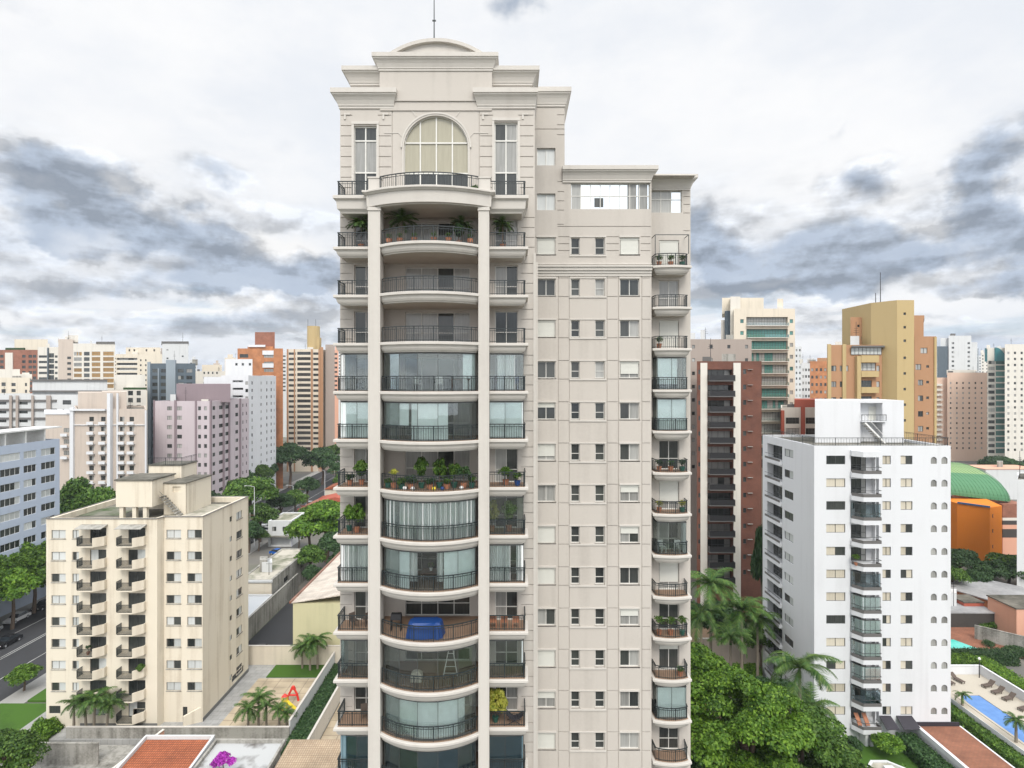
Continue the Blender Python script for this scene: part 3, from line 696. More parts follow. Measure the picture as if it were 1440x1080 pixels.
# per floor and bay: None = open; else (glass, [(material,t0,t1,wave,zb)])
CL = 'clear_glass'; SM = 'smoked_glass'
ENC = {
 (0,'c'): (CL, [('blind_white',.86,1,0,.03)]), (0,'l'): (CL, [('curtain',.0,.45,.04,.03)]), (0,'r'): (CL, [('curtain',.2,.5,.04,.03),('blind_white',.9,1,0,.03)]),
 (1,'c'): (CL, [('blind_white',.33,.70,.0,.03),('blind_white',.0,.30,.0,.9)]), (1,'l'): (CL, [('blind_white',0,1,.0,.03)]), (1,'r'): (CL, [('blind_white',0,1,.0,.03)]),
 (3,'c'): (CL, [('curtain',0,1,.05,.03)]), (3,'r'): (CL, []),
 (4,'c'): (CL, [('blind_white',0,.31,.0,.03),('blind_white',.66,1,.0,.03),('curtain',.32,.40,.05,.5),('curtain',.59,.655,.05,.5)]), (4,'l'): (CL, [('curtain',0,1,.05,.03)]), (4,'r'): (CL, [('curtain',0,.42,.05,.03),('curtain',.52,1,.05,.03)]),
 (6,'c'): (CL, []), (6,'l'): (CL, [('blind_white',.0,.25,0,.03)]), (6,'r'): (CL, [('blind_white',.62,1,0,.9)]),
 (7,'c'): (CL, [('blind_white',0,.88,.0,.03)]),
 (8,'c'): (SM, [('blind_blue',0,1,.0,.03)]), (8,'l'): (SM, [('blind_blue',0,1,0,.03)]), (8,'r'): (SM, [('blind_blue',0,1,0,.03)]),
 (0,'b'): (CL, [('blind_white',.1,.6,0,.4)]), (1,'b'): (CL, [('blind_white',0,1,0,.03)]), (4,'b'): (CL, [('curtain',.75,1,.04,.03)]), (8,'b'): (CL, [('blind_white',.1,.9,0,.03)]),
 (9,'c'): (CL, [('curtain',0,.5,.05,.03)]), (10,'l'): (CL, [('blind_white',0,1,0,.03)]), (11,'c'): (CL, [('blind_white',.2,1,0,.03)])}
def build_balconies():
    for k in range(-3, KMAX-1):
        for q in 'lcrb':
            if q != 'b' or k >= -3:
                o = inst('balcony', SL[q], tower, (0, 0, ZF(k)))
                o2 = child('railing', RL[q], o)
                e = ENC.get((k, q))
                if e:
                    child('glazing', glazing(GP[q], HG, e[0], {'c': 5, 'l': 3, 'r': 3, 'b': 4}[q]), o)
                    for (mt, t0, t1, wv, zb) in e[1]:
                        me = drape(GP[q], HG, mt, t0, t1, wv, 7.0 if mt == 'curtain' else 1.0, zb)
                        child('curtain' if mt == 'curtain' else 'roller_blind', me, o)
    # the top terrace on the curved beam
    z = 56.72
    def pct(o):
        A = arc_pts(o, 20, 35.2, -8.88, -1.42, 1.0); return [(-9.05-o, 35.2-o)]+A[0:]+[(-1.25+o, 35.2-o), (-1.25+o, YW), (-9.05-o, YW)]
    P2 = [(-.22,-1.02),(-.20,-.98),(-.05,-.95),(-.02,-.25),(.04,-.24),(.14,-.14),(.2,-.12),(.2,-.02),(.18,0)]
    m1 = MB().use('tower_trim'); m1.loft(slab_rings(pct, z, P2)); o = m1.build('terrace_slab', tower)
    r = MB(); rail_on(r, arc_pts(-.2, 20, 35.2, -8.3, -2.0, .85), z+.02, .92, .15); r.build('railing', o)
    for pf, nm in ((pl, 'l'), (pr, 'r')):
        m1 = MB().use('tower_trim'); P3 = [(-.25,-1.05),(-.2,-.95),(-.05,-.8),(.0,-.3),(.06,-.26),(.16,-.2),(.16,-.02),(.14,0)]
        m1.loft(slab_rings(pf, z-.12, P3)); o = m1.build('balcony', tower)
        r = MB(); rail_on(r, RP[nm], z-.1, .92, .15); r.build('railing', o)
    for x0, x1 in ((-8.95, -8.2), (-2.1, -1.35)):
        pp = MB().use('tower_trim'); pp.box(x0, x1, 35.45, 35.95, z+.001, z+.88); pp.box(x0-.05, x1+.05, 35.40, 36.0, z+.881, z+.97); pp.build('rail_pier', tower)
    # giant columns
    for x0, x1 in ((-8.88, -8.14), (-2.07, -1.42)):
        c = MB().use('tower_trim'); c.box(x0, x1, 35.12, 35.92, 0, z-1.23)
        c.box(x0-.06, x1+.06, 35.06, 35.98, z-1.229, z-1.16); c.box(x0-.03, x1+.03, 35.09, 35.95, z-1.159, z-1.01)
        c.box(x0-.004, x0+.06, 35.10, 35.94, 0, z-1.3); c.box(x1-.06, x1+.004, 35.10, 35.94, 0, z-1.3)
        c.build('column', tower)
    # awning frame over the small balcony at floor -3
    a = MB().use('dark_frame')
    for x in (10.5, 12.95): a.beam((x,41.7,ZF(-3)+.9),(x,41.7,ZF(-3)+2.3),.05,.05); a.beam((x,41.7,ZF(-3)+2.3),(x,42.75,ZF(-3)+2.3),.04,.04)
    a.beam((10.5,41.7,ZF(-3)+2.3),(12.95,41.7,ZF(-3)+2.3),.05,.05); a.build('pergola_frame', tower)
build_balconies()
# ================================================================== city materials
W = wall_mat
W('beige_render', (.67,.61,.50), var=.14, streak=.34, bump=.15, dirt=(.36,.29,.20))
W('plinth_grey', (.16,.16,.155), var=.1)
W('white_paint', (.62,.63,.645), var=.06, streak=.12, bump=.08, dirt=(.38,.38,.38))
W('roof_slab', (.17,.16,.135), .95, var=.5, streak=0, bump=.4, dirt=(.045,.045,.035), fine=1.3, lo=.75, hi=1.15)
W('roof_membrane', (.44,.41,.35), .9, var=.5, streak=0, bump=.2, dirt=(.13,.14,.09), fine=1.0, lo=.78, hi=1.1)
W('concrete', (.34,.33,.30), var=.4, streak=.4, bump=.3, dirt=(.10,.095,.08), lo=.72, hi=1.12)
W('dark_concrete', (.13,.125,.12), var=.2, streak=.15)
W('mauve_render', (.50,.44,.46), var=.12, streak=.22, dirt=(.34,.29,.31)); W('mauve_dark', (.24,.19,.205), var=.05, streak=.08)
W('pinkish_beige', (.50,.43,.37), var=.12, streak=.22); W('cream_render', (.62,.56,.46), var=.12, streak=.22); W('pale_cream', (.62,.59,.53), var=.12, streak=.22)
W('taupe', (.34,.29,.255), var=.06, streak=.1); W('blue_grey', (.25,.29,.32), var=.06, streak=.08); W('dark_blue_grey', (.09,.115,.135), var=.1)
W('ochre', (.44,.335,.17), var=.08, streak=.16, dirt=(.29,.21,.10)); W('orange_tan', (.38,.215,.12), var=.09, streak=.16, dirt=(.25,.14,.08))
W('peach', (.64,.47,.37), var=.05, streak=.08); W('light_blue', (.44,.50,.60), var=.05, streak=.1); W('white_grey', (.55,.56,.56), var=.12, streak=.22)
W('bright_orange', (.66,.20,.02), var=.05, streak=.08, dirt=(.55,.17,.01)); W('salmon', (.62,.34,.24), var=.06, streak=.08)
W('red_paint', (.38,.10,.065), var=.08, streak=.08); W('lilac', (.42,.41,.55), var=.06, streak=.1); W('pale_yellow_wall', (.56,.53,.34), var=.1, streak=.18, dirt=(.30,.30,.18))
brick_mat('brick_red', (.26,.10,.06), (.30,.125,.075), (.22,.12,.09), w=.5, h=.16, bump=.15)
brick_mat('brick_brown', (.145,.052,.03), (.175,.064,.038), (.13,.065,.05), w=.3, h=.1, bump=.15)
brick_mat('brick_orange', (.42,.17,.07), (.48,.20,.085), (.34,.17,.09), w=.5, h=.16, bump=.1)
brick_mat('clay_tiles', (.42,.125,.05), (.33,.09,.035), (.13,.045,.025), w=.24, h=.34, rot=False, bump=1.0, off=0, msize=.03)
brick_mat('beige_tiles', (.40,.30,.20), (.46,.36,.25), (.26,.19,.13), w=.24, h=.34, rot=False, bump=.8, off=0, msize=.03)
brick_mat('light_tiles', (.52,.46,.39), (.60,.54,.47), (.34,.29,.25), w=1.1, h=.40, rot=False, bump=.5, msize=.03)
brick_mat('paving_beige', (.40,.33,.23), (.46,.38,.27), (.27,.22,.16), w=2.0, h=1.6, rot=False, bump=.2, off=0, msize=.06)
brick_mat('paving_grey', (.30,.30,.29), (.34,.34,.33), (.2,.2,.19), w=.9, h=.9, rot=False, bump=.2, msize=.02)
brick_mat('red_clay_paving', (.24,.095,.055), (.28,.115,.065), (.16,.08,.05), w=.5, h=.25, rot=False, bump=.3, msize=.02)
W('roof_moss', (.20,.19,.16), .95, var=.6, streak=0, bump=.5, dirt=(.05,.085,.03), fine=1.1, lo=.8, hi=1.15)
W('asphalt', (.042,.043,.046), .9, var=.25, streak=0, bump=.3, dirt=(.03,.03,.03)); W('sidewalk', (.30,.295,.28), .9, var=.2, streak=0, bump=.3)
W('road_paint', (.42,.42,.40), .7, var=.5, streak=0, dirt=(.08,.08,.08), fine=2)
W('lawn', (.05,.115,.014), .95, var=.6, streak=0, bump=.8, dirt=(.035,.08,.012), fine=3)
W('soil', (.16,.11,.07), .95, var=.35, streak=0, bump=.8); W('white_sheet', (.44,.46,.48), .6, var=.25, streak=.0, bump=.1, dirt=(.25,.25,.24), fine=1.5)
W('weathered_white_roof', (.42,.43,.43), .7, var=.75, streak=.0, bump=.2, dirt=(.10,.09,.08), fine=.9, lo=.82, hi=1.12)
W('stone_deck', (.46,.42,.35), .8, var=.12, streak=0); W('grey_sheet_roof', (.34,.345,.35), .6, var=.3, streak=0, bump=.1, dirt=(.15,.15,.15), fine=1.5, lo=.75, hi=1.1); W('green_roof', (.075,.20,.10), .5, var=.2, streak=0, dirt=(.08,.2,.09)); W('light_green_roof', (.24,.34,.15), .5, var=.15, streak=0)
flat_mat('red_plastic', (.65,.04,.03), .35); flat_mat('yellow_plastic', (.80,.62,.04), .35); flat_mat('blue_tarp', (.006,.045,.19), .5); flat_mat('blue_glaze', (.05,.12,.25), .3)
flat_mat('white_plastic', (.72,.72,.70), .4); flat_mat('dark_wood', (.13,.065,.035), .6); flat_mat('wicker', (.10,.075,.06), .8); flat_mat('clay_pot', (.36,.15,.08), .8); flat_mat('green_pot', (.02,.10,.07), .4)
flat_mat('black_metal', (.02,.02,.022), .5, .2); flat_mat('tyre', (.02,.02,.02), .8); flat_mat('car_glass', (.02,.025,.03), .05); flat_mat('lamp_glass', (.8,.3,.2), .2)
flat_mat('ivory_cloth', (.60,.55,.45), .9); flat_mat('black_canvas', (.025,.022,.03), .7); flat_mat('teal_glass_roof', (.05,.20,.22), .2)
for n_, c_ in (('white', (.7,.7,.7)), ('black', (.02,.02,.022)), ('silver', (.4,.41,.42)), ('red', (.35,.03,.025)), ('blue', (.015,.11,.42)), ('grey', (.13,.135,.14))): flat_mat('paint_'+n_, c_, .25, .1)
def water(name, a, b_):
    m, nt, b = new_mat(name); N = nt.nodes; tc = N.new('ShaderNodeTexCoord'); n = N.new('ShaderNodeTexNoise'); n.inputs['Scale'].default_value = 1.3; n.inputs['Detail'].default_value = 4
    lnk(nt, tc.outputs['Object'], n.inputs['Vector']); mx = N.new('ShaderNodeMix'); mx.data_type = 'RGBA'; mx.inputs[6].default_value = (*a,1); mx.inputs[7].default_value = (*b_,1)
    lnk(nt, n.outputs[0], mx.inputs[0]); lnk(nt, mx.outputs[2], b.inputs['Base Color']); b.inputs['Roughness'].default_value = .06
    bp = N.new('ShaderNodeBump'); bp.inputs['Strength'].default_value = .12; lnk(nt, n.outputs[0], bp.inputs['Height']); lnk(nt, bp.outputs[0], b.inputs['Normal'])
water('pool_blue', (.05,.16,.42), (.12,.28,.60)); water('pool_teal', (.05,.45,.38), (.10,.58,.50))
def sheet(name, mat, x0, x1, y0, y1, z, kind='structure'):
    mb = MB().use(mat); mb.face([(x0,y0,z),(x1,y0,z),(x1,y1,z),(x0,y1,z)]); return tag(mb.build(name), None, None, None, kind)
def slab(name, mat, x0, x1, y0, y1, z0, z1, kind='structure'):
    mb = MB().use(mat); mb.box(x0, x1, y0, y1, z0, z1); return tag(mb.build(name), None, None, None, kind)

pane_mat('pane_warm', (.42,.38,.30), (.62,.57,.47), .12)
# ================================================================== generic building
def bld(name, label, cat, foot, zt, wall, faces, group=None, z0=0.0, zmin=8, roof='roof_slab', parapet=.6, frame='dark_frame', seed=1, root=None, darkp='pane_dark', palep='pane_curtain', bands=None, partname='wall', depth=.18, cap=98):
    """foot: CCW footprint; faces: {edge index: [ (u0, w, zlist, h, style, extra) ]} ; every opening is cut and gets its own window"""
    rr = random.Random(seed)
    cx = sum(p[0] for p in foot)/len(foot); cy = sum(p[1] for p in foot)/len(foot)
    if root is None: root = thing(name, label, cat, (cx, cy, 0), group)
    mb = MB().use(wall); wins = []
    for i in range(len(foot)):
        p, q = foot[i], foot[(i+1) % len(foot)]; L = math.hypot(q[0]-p[0], q[1]-p[1]); a = math.atan2(q[1]-p[1], q[0]-p[0])
        holes = []
        for sp in faces.get(i, []):
            u0, w, zs, h, st = sp[:5]; ex = sp[5] if len(sp) > 5 else {}
            for z in zs:
                if z < zmin: continue
                dd = ex.get('depth', depth)
                if u0 < .05 or u0+w > L-.05 or z+h > zt-.1: continue
                holes.append((u0, u0+w, z, z+h, dd, st in ('loggia', 'recess')))
                wins.append((p, a, u0, w, z, h, st, ex))
        facade(mb, p, a, L, z0, zt, holes, depth)
    pz = zt-parapet
    mb.prism([(cx+(x-cx)*.985, cy+(y-cy)*.985) for x, y in foot], z0, pz-.05) if False else None
    ins = [(cx+(x-cx)*(1-.5/max(3,abs(x-cx)+.01)), cy+(y-cy)*(1-.5/max(3,abs(y-cy)+.01))) for x, y in foot]
    # parapet top and inner face
    n = len(foot)
    for i in range(n):
        j = (i+1) % n
        mb.face([(*foot[i],zt),(*foot[j],zt),(*ins[j],zt),(*ins[i],zt)]); mb.face([(*ins[i],zt),(*ins[j],zt),(*ins[j],pz),(*ins[i],pz)])
    mb.build(partname, root)
    r = MB().use(roof); r.prism(ins, pz-.3, pz); r.build('roof', root)
    # inner core hides the far side through openings
    wins.sort(key=lambda t: (-t[4], t[1]))
    rest = MB(); nw = 0; nb = 0
    WD = {}
    for (p, a, u0, w, z, h, st, ex) in wins:
        x = p[0]+u0*math.cos(a); y = p[1]+u0*math.sin(a)
        if st == 'loggia':
            d = ex.get('depth', 1.0); ix, iy = -math.sin(a)*(d-.16), math.cos(a)*(d-.16)
            bm = BALC(w, ex.get('out', .0), ex.get('ph', .95), ex.get('bmat', wall), ex.get('slabm', wall))
            if nb < 95: inst('balcony', bm, root, (x, y, z), a); nb += 1
            me = win_mesh(w-.1, h-.05, ex.get('glz', 'wide4'), rr.randrange(6), frame=frame, sill=False, darkp=ex.get('dp', darkp), palep=ex.get('pp', palep))
            if nw < cap: inst('window', me, root, (x+.05*math.cos(a)+ix, y+.05*math.sin(a)+iy, z+.01), a); nw += 1
            continue
        if st == 'recess': continue
        me = win_mesh(w, h, st, rr.choice(ex.get('vars', range(6))), frame=ex.get('frame', frame), sill=ex.get('sill', False), darkp=ex.get('dp', darkp), palep=ex.get('pp', palep))
        if nw < cap: inst('window', me, root, (x, y, z), a); nw += 1
        else:
            # past a hundred windows the rest is one mesh
            mi = [m_.name for m_ in me.materials]; ca, sa = math.cos(a), math.sin(a)
            base = len(rest.v)
            for v in me.vertices: rest.v.append((x+v.co.x*ca-v.co.y*sa, y+v.co.x*sa+v.co.y*ca, z+v.co.z))
            for f in me.polygons:
                rest.use(mi[f.material_index]); rest.f.append(tuple(base+k for k in f.vertices)); rest.m.append(rest.cur)
    if rest.v: tag(rest.build('window', root), None, None, None, 'stuff')
    return root
BC = {}
def BALC(w, out, ph, bmat, slabm):
    key = (round(w, 2), out, ph, bmat, slabm)
    if key in BC: return BC[key]
    mb = MB()
    if out > 0: mb.use(slabm); mb.box(-.02, w+.02, -out, .25, -.16, -.003)
    if bmat == 'rail':
        mb.use('black_metal'); y0 = -out+.03
        mb.box(0, w, y0, y0+.04, ph-.05, ph); mb.box(0, w, y0, y0+.04, .06, .1)
        n = max(3, int(w/.22))
        for k in range(n+1): x = w*k/n; mb.box(x-.015, x+.015, y0+.005, y0+.035, 0, ph-.05)
        if out > 0:
            for x in (0, w): mb.box(x-.02, x+.02, y0+.045, 0, ph-.05, ph-.001); mb.box(x-.02, x+.02, y0+.045, 0, .3, .34)
    else:
        mb.use(bmat); y0 = -out if out > 0 else .02
        mb.box(0, w, y0, y0+.1, 0, ph)
        if out > 0: mb.box(0, .1, y0+.101, 0, 0, ph-.002); mb.box(w-.1, w, y0+.101, 0, 0, ph-.002)
    me = mb.mesh('balcony'); BC[key] = me; return me
def rect(x0, x1, y0, y1): return [(x0,y0),(x1,y0),(x1,y1),(x0,y1)]
def splay(x0, x1, y0, y1): return [(x0,y0),(x1,y0),(x1*y1/y0,y1),(x0*y1/y0,y1)]     # sides run back along the camera's sight lines, so they stay hidden
def rows(ztop, pitch, n): return [ztop-pitch*i for i in range(n)]
def cols(L, n, w, m=.8):
    """n equal windows spread over a wall of length L"""
    if n == 1: return [(L-w)/2]
    return [m+(L-2*m-w)*i/(n-1) for i in range(n)]
def grid(L, n, w, zs, h, st='slide', m=.8, ex=None): return [(u, w, zs, h, st, ex or {}) for u in cols(L, n, w, m)]
def part_box(root, name, mat, *boxes):
    for b in boxes:
        mb = MB().use(mat); x0, x1, y0, y1, z0, z1 = b
        if y1-y0 > 1.5: mb.prism(splay(x0, x1, y0, y1), z0, z1)
        else: mb.box(*b)
        mb.build(name, root)
def front(px0, px1, Y): return PX(px0, Y), PX(px1, Y)

# ------------------------------------------------------------------ left side, near: cream block with angular balconies
def cream_block():
    Y0, Y1, YS = 72.2, 73.3, 86.0
    xa, xb, xc, xd = PX(65,Y0), PX(221,Y0), PX(231,Y1), PX(285,Y1)
    zt = PZ(729.5, Y0); G = 1.0
    foot = [(xa,Y0),(xb,Y0),(xc,Y1),(xd,Y1),(xd,YS),(xa,YS)]
    p = 30.62/F*Y0; zb = PZ(757.5, Y0); h = 12/F*Y0
    zr = [zb-p*i for i in range(8)]; p1 = 30.62/F*Y1; zr1 = [PZ(757,Y1)-p1*i for i in range(8)]; h1 = 12/F*Y1
    u = lambda px: PX(px, Y0)-xa
    fr = [(u(72.3), u(92.3)-u(72.3), zr, h, 'slide', dict(sill=True, vars=[1,2,3,3,2,5], frame='concrete')), (u(101.8), u(111)-u(101.8), zr, h, 'slide', dict(sill=True, vars=[0,2,3,3], frame='concrete'))]
    dz = [z-.72 for z in zr]; hd = 2.05
    fr += [(u(126.5), u(149.5)-u(126.5), [z+.15 for z in dz], hd-.1, 'slide', dict(vars=[0,0,1,2,4]))]
    fr += [(u(180.5), u(204.5)-u(180.5), [z+.15 for z in dz]+[dz[-1]+.15-p], hd-.1, 'slide', dict(vars=[0,0,1,2,4]))]
    fr += [(u(69), u(85)-u(69), [G+1.7], 1.0, 'single', {}), (u(131), u(149), [], 1, 'single')][:1]
    fr += [(u(131), u(148)-u(131), [G+1.5], .8, 'single', {}), (u(187), u(203)-u(187), [G+1.5], .8, 'single', {})]
    v = lambda px: PX(px, Y1)-xc
    f2 = [(v(234), v(254.5)-v(234), zr1, h1, 'slide', dict(sill=True, vars=[1,2,3,3,2,3], frame='concrete')), (v(263.3), v(283.8)-v(263.3), zr1, h1, 'slide', dict(sill=True, vars=[1,2,3,3,2,1], frame='concrete')), (v(257), v(263.5)-v(257), [G+.05], 1.9, 'single', {})]
    def sy(px): return xd*F/(px-CX)-Y1
    zrs = [z+.0 for z in zr1]; 
    sd = [(sy(323), .75, [z+.3 for z in zrs]+[zrs[-1]+.3-p1], .75, 'single', {}), (sy(332.5), 1.75, [z+.1 for z in zrs]+[zrs[-1]+.1-p1], h1, 'slide', dict(sill=True)),
          (sy(326), 3.6, [G+.9], .9, 'ribbon', {})]
    root = bld('apartment_block', 'cream rendered apartment block with two stacks of angular balconies', 'building', foot, zt, 'beige_render', {0: fr, 2: f2, 3: sd}, zmin=1.0, roof='roof_slab', parapet=.75, seed=5, z0=.5, palep='pane_pale')
    # angular balconies: dark rail on the left and front, solid cream panel on the right corner
    bm = MB(); w = (150.5-115.5)/F*Y0; o = 1.35
    poly = [(0, 0), (.0, -o*.75), (.35, -o), (w*.72, -o), (w, -o*.35), (w, 0)]
    bm.use('beige_render'); bm.prism([(x, y) for x, y in reversed(poly)][::-1], -.14, 0)
    for a_, b_ in ((poly[3], poly[4]), (poly[4], poly[5])):
        q = .09; bm.prism([a_, b_, (b_[0]-q, b_[1]+q), (a_[0]-q, a_[1]+q)], .001, 1.0)
    bmesh_ = bm.mesh('balcony')
    rl = MB(); rl.use('rail_metal'); pts = [(.04, 0), (.04, -o*.72), (.37, -o+.05), (w*.72-.02, -o+.05)]
    for a_, b_ in zip(pts[:-1], pts[1:]):
        rl.beam((*a_, .98), (*b_, .98), .05, .04); rl.beam((*a_, .08), (*b_, .08), .03, .03)
        L = math.dist(a_, b_); n = int(L/.065)
        for k in range(n+1): x = a_[0]+(b_[0]-a_[0])*k/n; y = a_[1]+(b_[1]-a_[1])*k/n; rl.box(x-.012, x+.012, y-.012, y+.012, .0, .96)
    rl = rl.mesh('railing')
    for px, n in ((115.5, 8), (170.5, 9)):
        for i in range(n):
            b = inst('balcony', bmesh_, root, (PX(px,Y0), Y0, dz[0]+.12-p*i)); child('railing', rl, b)
    aw = MB(); aw.use('concrete'); aw.faces([(0,0,.25),(w*1.05,0,.25),(w*1.05,-1.3,0),(0,-1.3,0),(0,0,.33),(w*1.05,0,.33),(w*1.05,-1.3,.06),(0,-1.3,.06)],[(0,1,2,3),(7,6,5,4),(3,2,6,7),(0,3,7,4),(1,5,6,2)])
    aw = aw.mesh('awning')
    for px in (115.5, 170.5): inst('awning', aw, root, (PX(px-.5,Y0), Y0, zb+1.5))
    pl = MB().use('plinth_grey'); pl.box(PX(113,Y0), xb+.02, Y0-.05, Y0+.0, .99, 1.5); pl.box(xd, xd+.05, Y1, YS, .99, 1.5); pl.build('plinth', root)
    cp = MB().use('dark_concrete')
    for a_, b_ in zip(foot, foot[1:]+foot[:1]): cp.beam((*a_, zt+.03), (*b_, zt+.03), .26, .05)
    cp.build('coping', root)
    # lift and tank house on the roof
    zr_ = zt-.75; x0, x1 = PX(163,75), PX(214,75)
    t = MB().use('beige_render'); 
    facade(t, (x0,75), 0, x1-x0, PZ(713,75), PZ(676,75), []); t.box(x0+.01, x1-.01, 75.01, 80, PZ(713,75), PZ(676,75)); 
    t.build('tank_room', root)
    for px in (172, 190, 205):
        q = MB().use('beige_render'); x = PX(px, 75.4); q.box(x-.25, x+.25, 75.2, 75.7, zr_, PZ(713,75)); q.build('pillar', root)
    tb = MB().use('roof_slab'); tb.box(x0-.15, x1+.15, 74.85, 80.1, PZ(676,75)+.001, PZ(676,75)+.18); tb.build('tank_room_roof', root)
    y2 = 79; x2, x3 = PX(196,y2), PX(256,y2); z3 = PZ(666,y2)
    t2 = MB().use('beige_render'); 
    facade(t2, (x1+.001, 77.5), 0, 3.0, zr_, PZ(680,77.5), [(1.2,2.3,PZ(692,77.5),PZ(681,77.5)-.3,.2,True)])
    t2.box(x1+.0, x1+3.0, 77.71, 84, zr_, PZ(680,77.5)); t2.box(x2, PX(255,81), 81, 85, zr_, PZ(655,81)); t2.build('lift_house', root)
    r2 = MB().use('roof_slab'); r2.box(x1-.1, x1+3.15, 77.35, 84.1, PZ(680,77.5)+.001, PZ(680,77.5)+.15); r2.box(x2-.1, PX(255,81)+.12, 80.9, 85.1, PZ(655,81)+.001, PZ(655,81)+.15); r2.build('lift_house_roof', root)
    rr_ = MB(); rail_on(rr_, [(x2,81),(PX(255,81),81),(PX(255,81),85)], PZ(655,81)+.15, 1.0, .3); rr_.build('roof_railing', root)
    st = MB().use('concrete')
    for k in range(9): st.box(x1+.2+.28*k, x1+.5+.28*k, 76.2, 77.3, zr_+2.7-.3*k-.18, zr_+2.7-.3*k)
    st.beam((x1+.2,76.2,zr_+3.4),(x1+2.8,76.2,zr_+.9),.05,.05); st.build('stair', root)
    g = MB().use('roof_membrane'); g.box(PX(231,76), PX(283,76), 75.2, 84, zr_+.001, zr_+.05); g.build('roof_membrane', root)
    g = MB().use('roof_moss'); g.box(PX(100,76), PX(160,76), 77, 83, zr_+.001, zr_+.04); g.build('roof_moss', root)
    # ramp wall on the right of the entrance
    rw = MB().use('beige_render'); rw.faces([(xd-1.9,Y1-.9,1),(xd-.2,Y1-.02,1),(xd-.2,Y1-.02,2.9),(xd-1.9,Y1-.9,2.2),(xd-2.1,Y1-.75,1),(xd-.4,Y1+.1,1),(xd-.4,Y1+.1,2.9),(xd-2.1,Y1-.75,2.2)],[(0,1,2,3),(5,4,7,6),(3,2,6,7),(0,3,7,4)]); rw.build('entrance_wall', root)
cream_block()

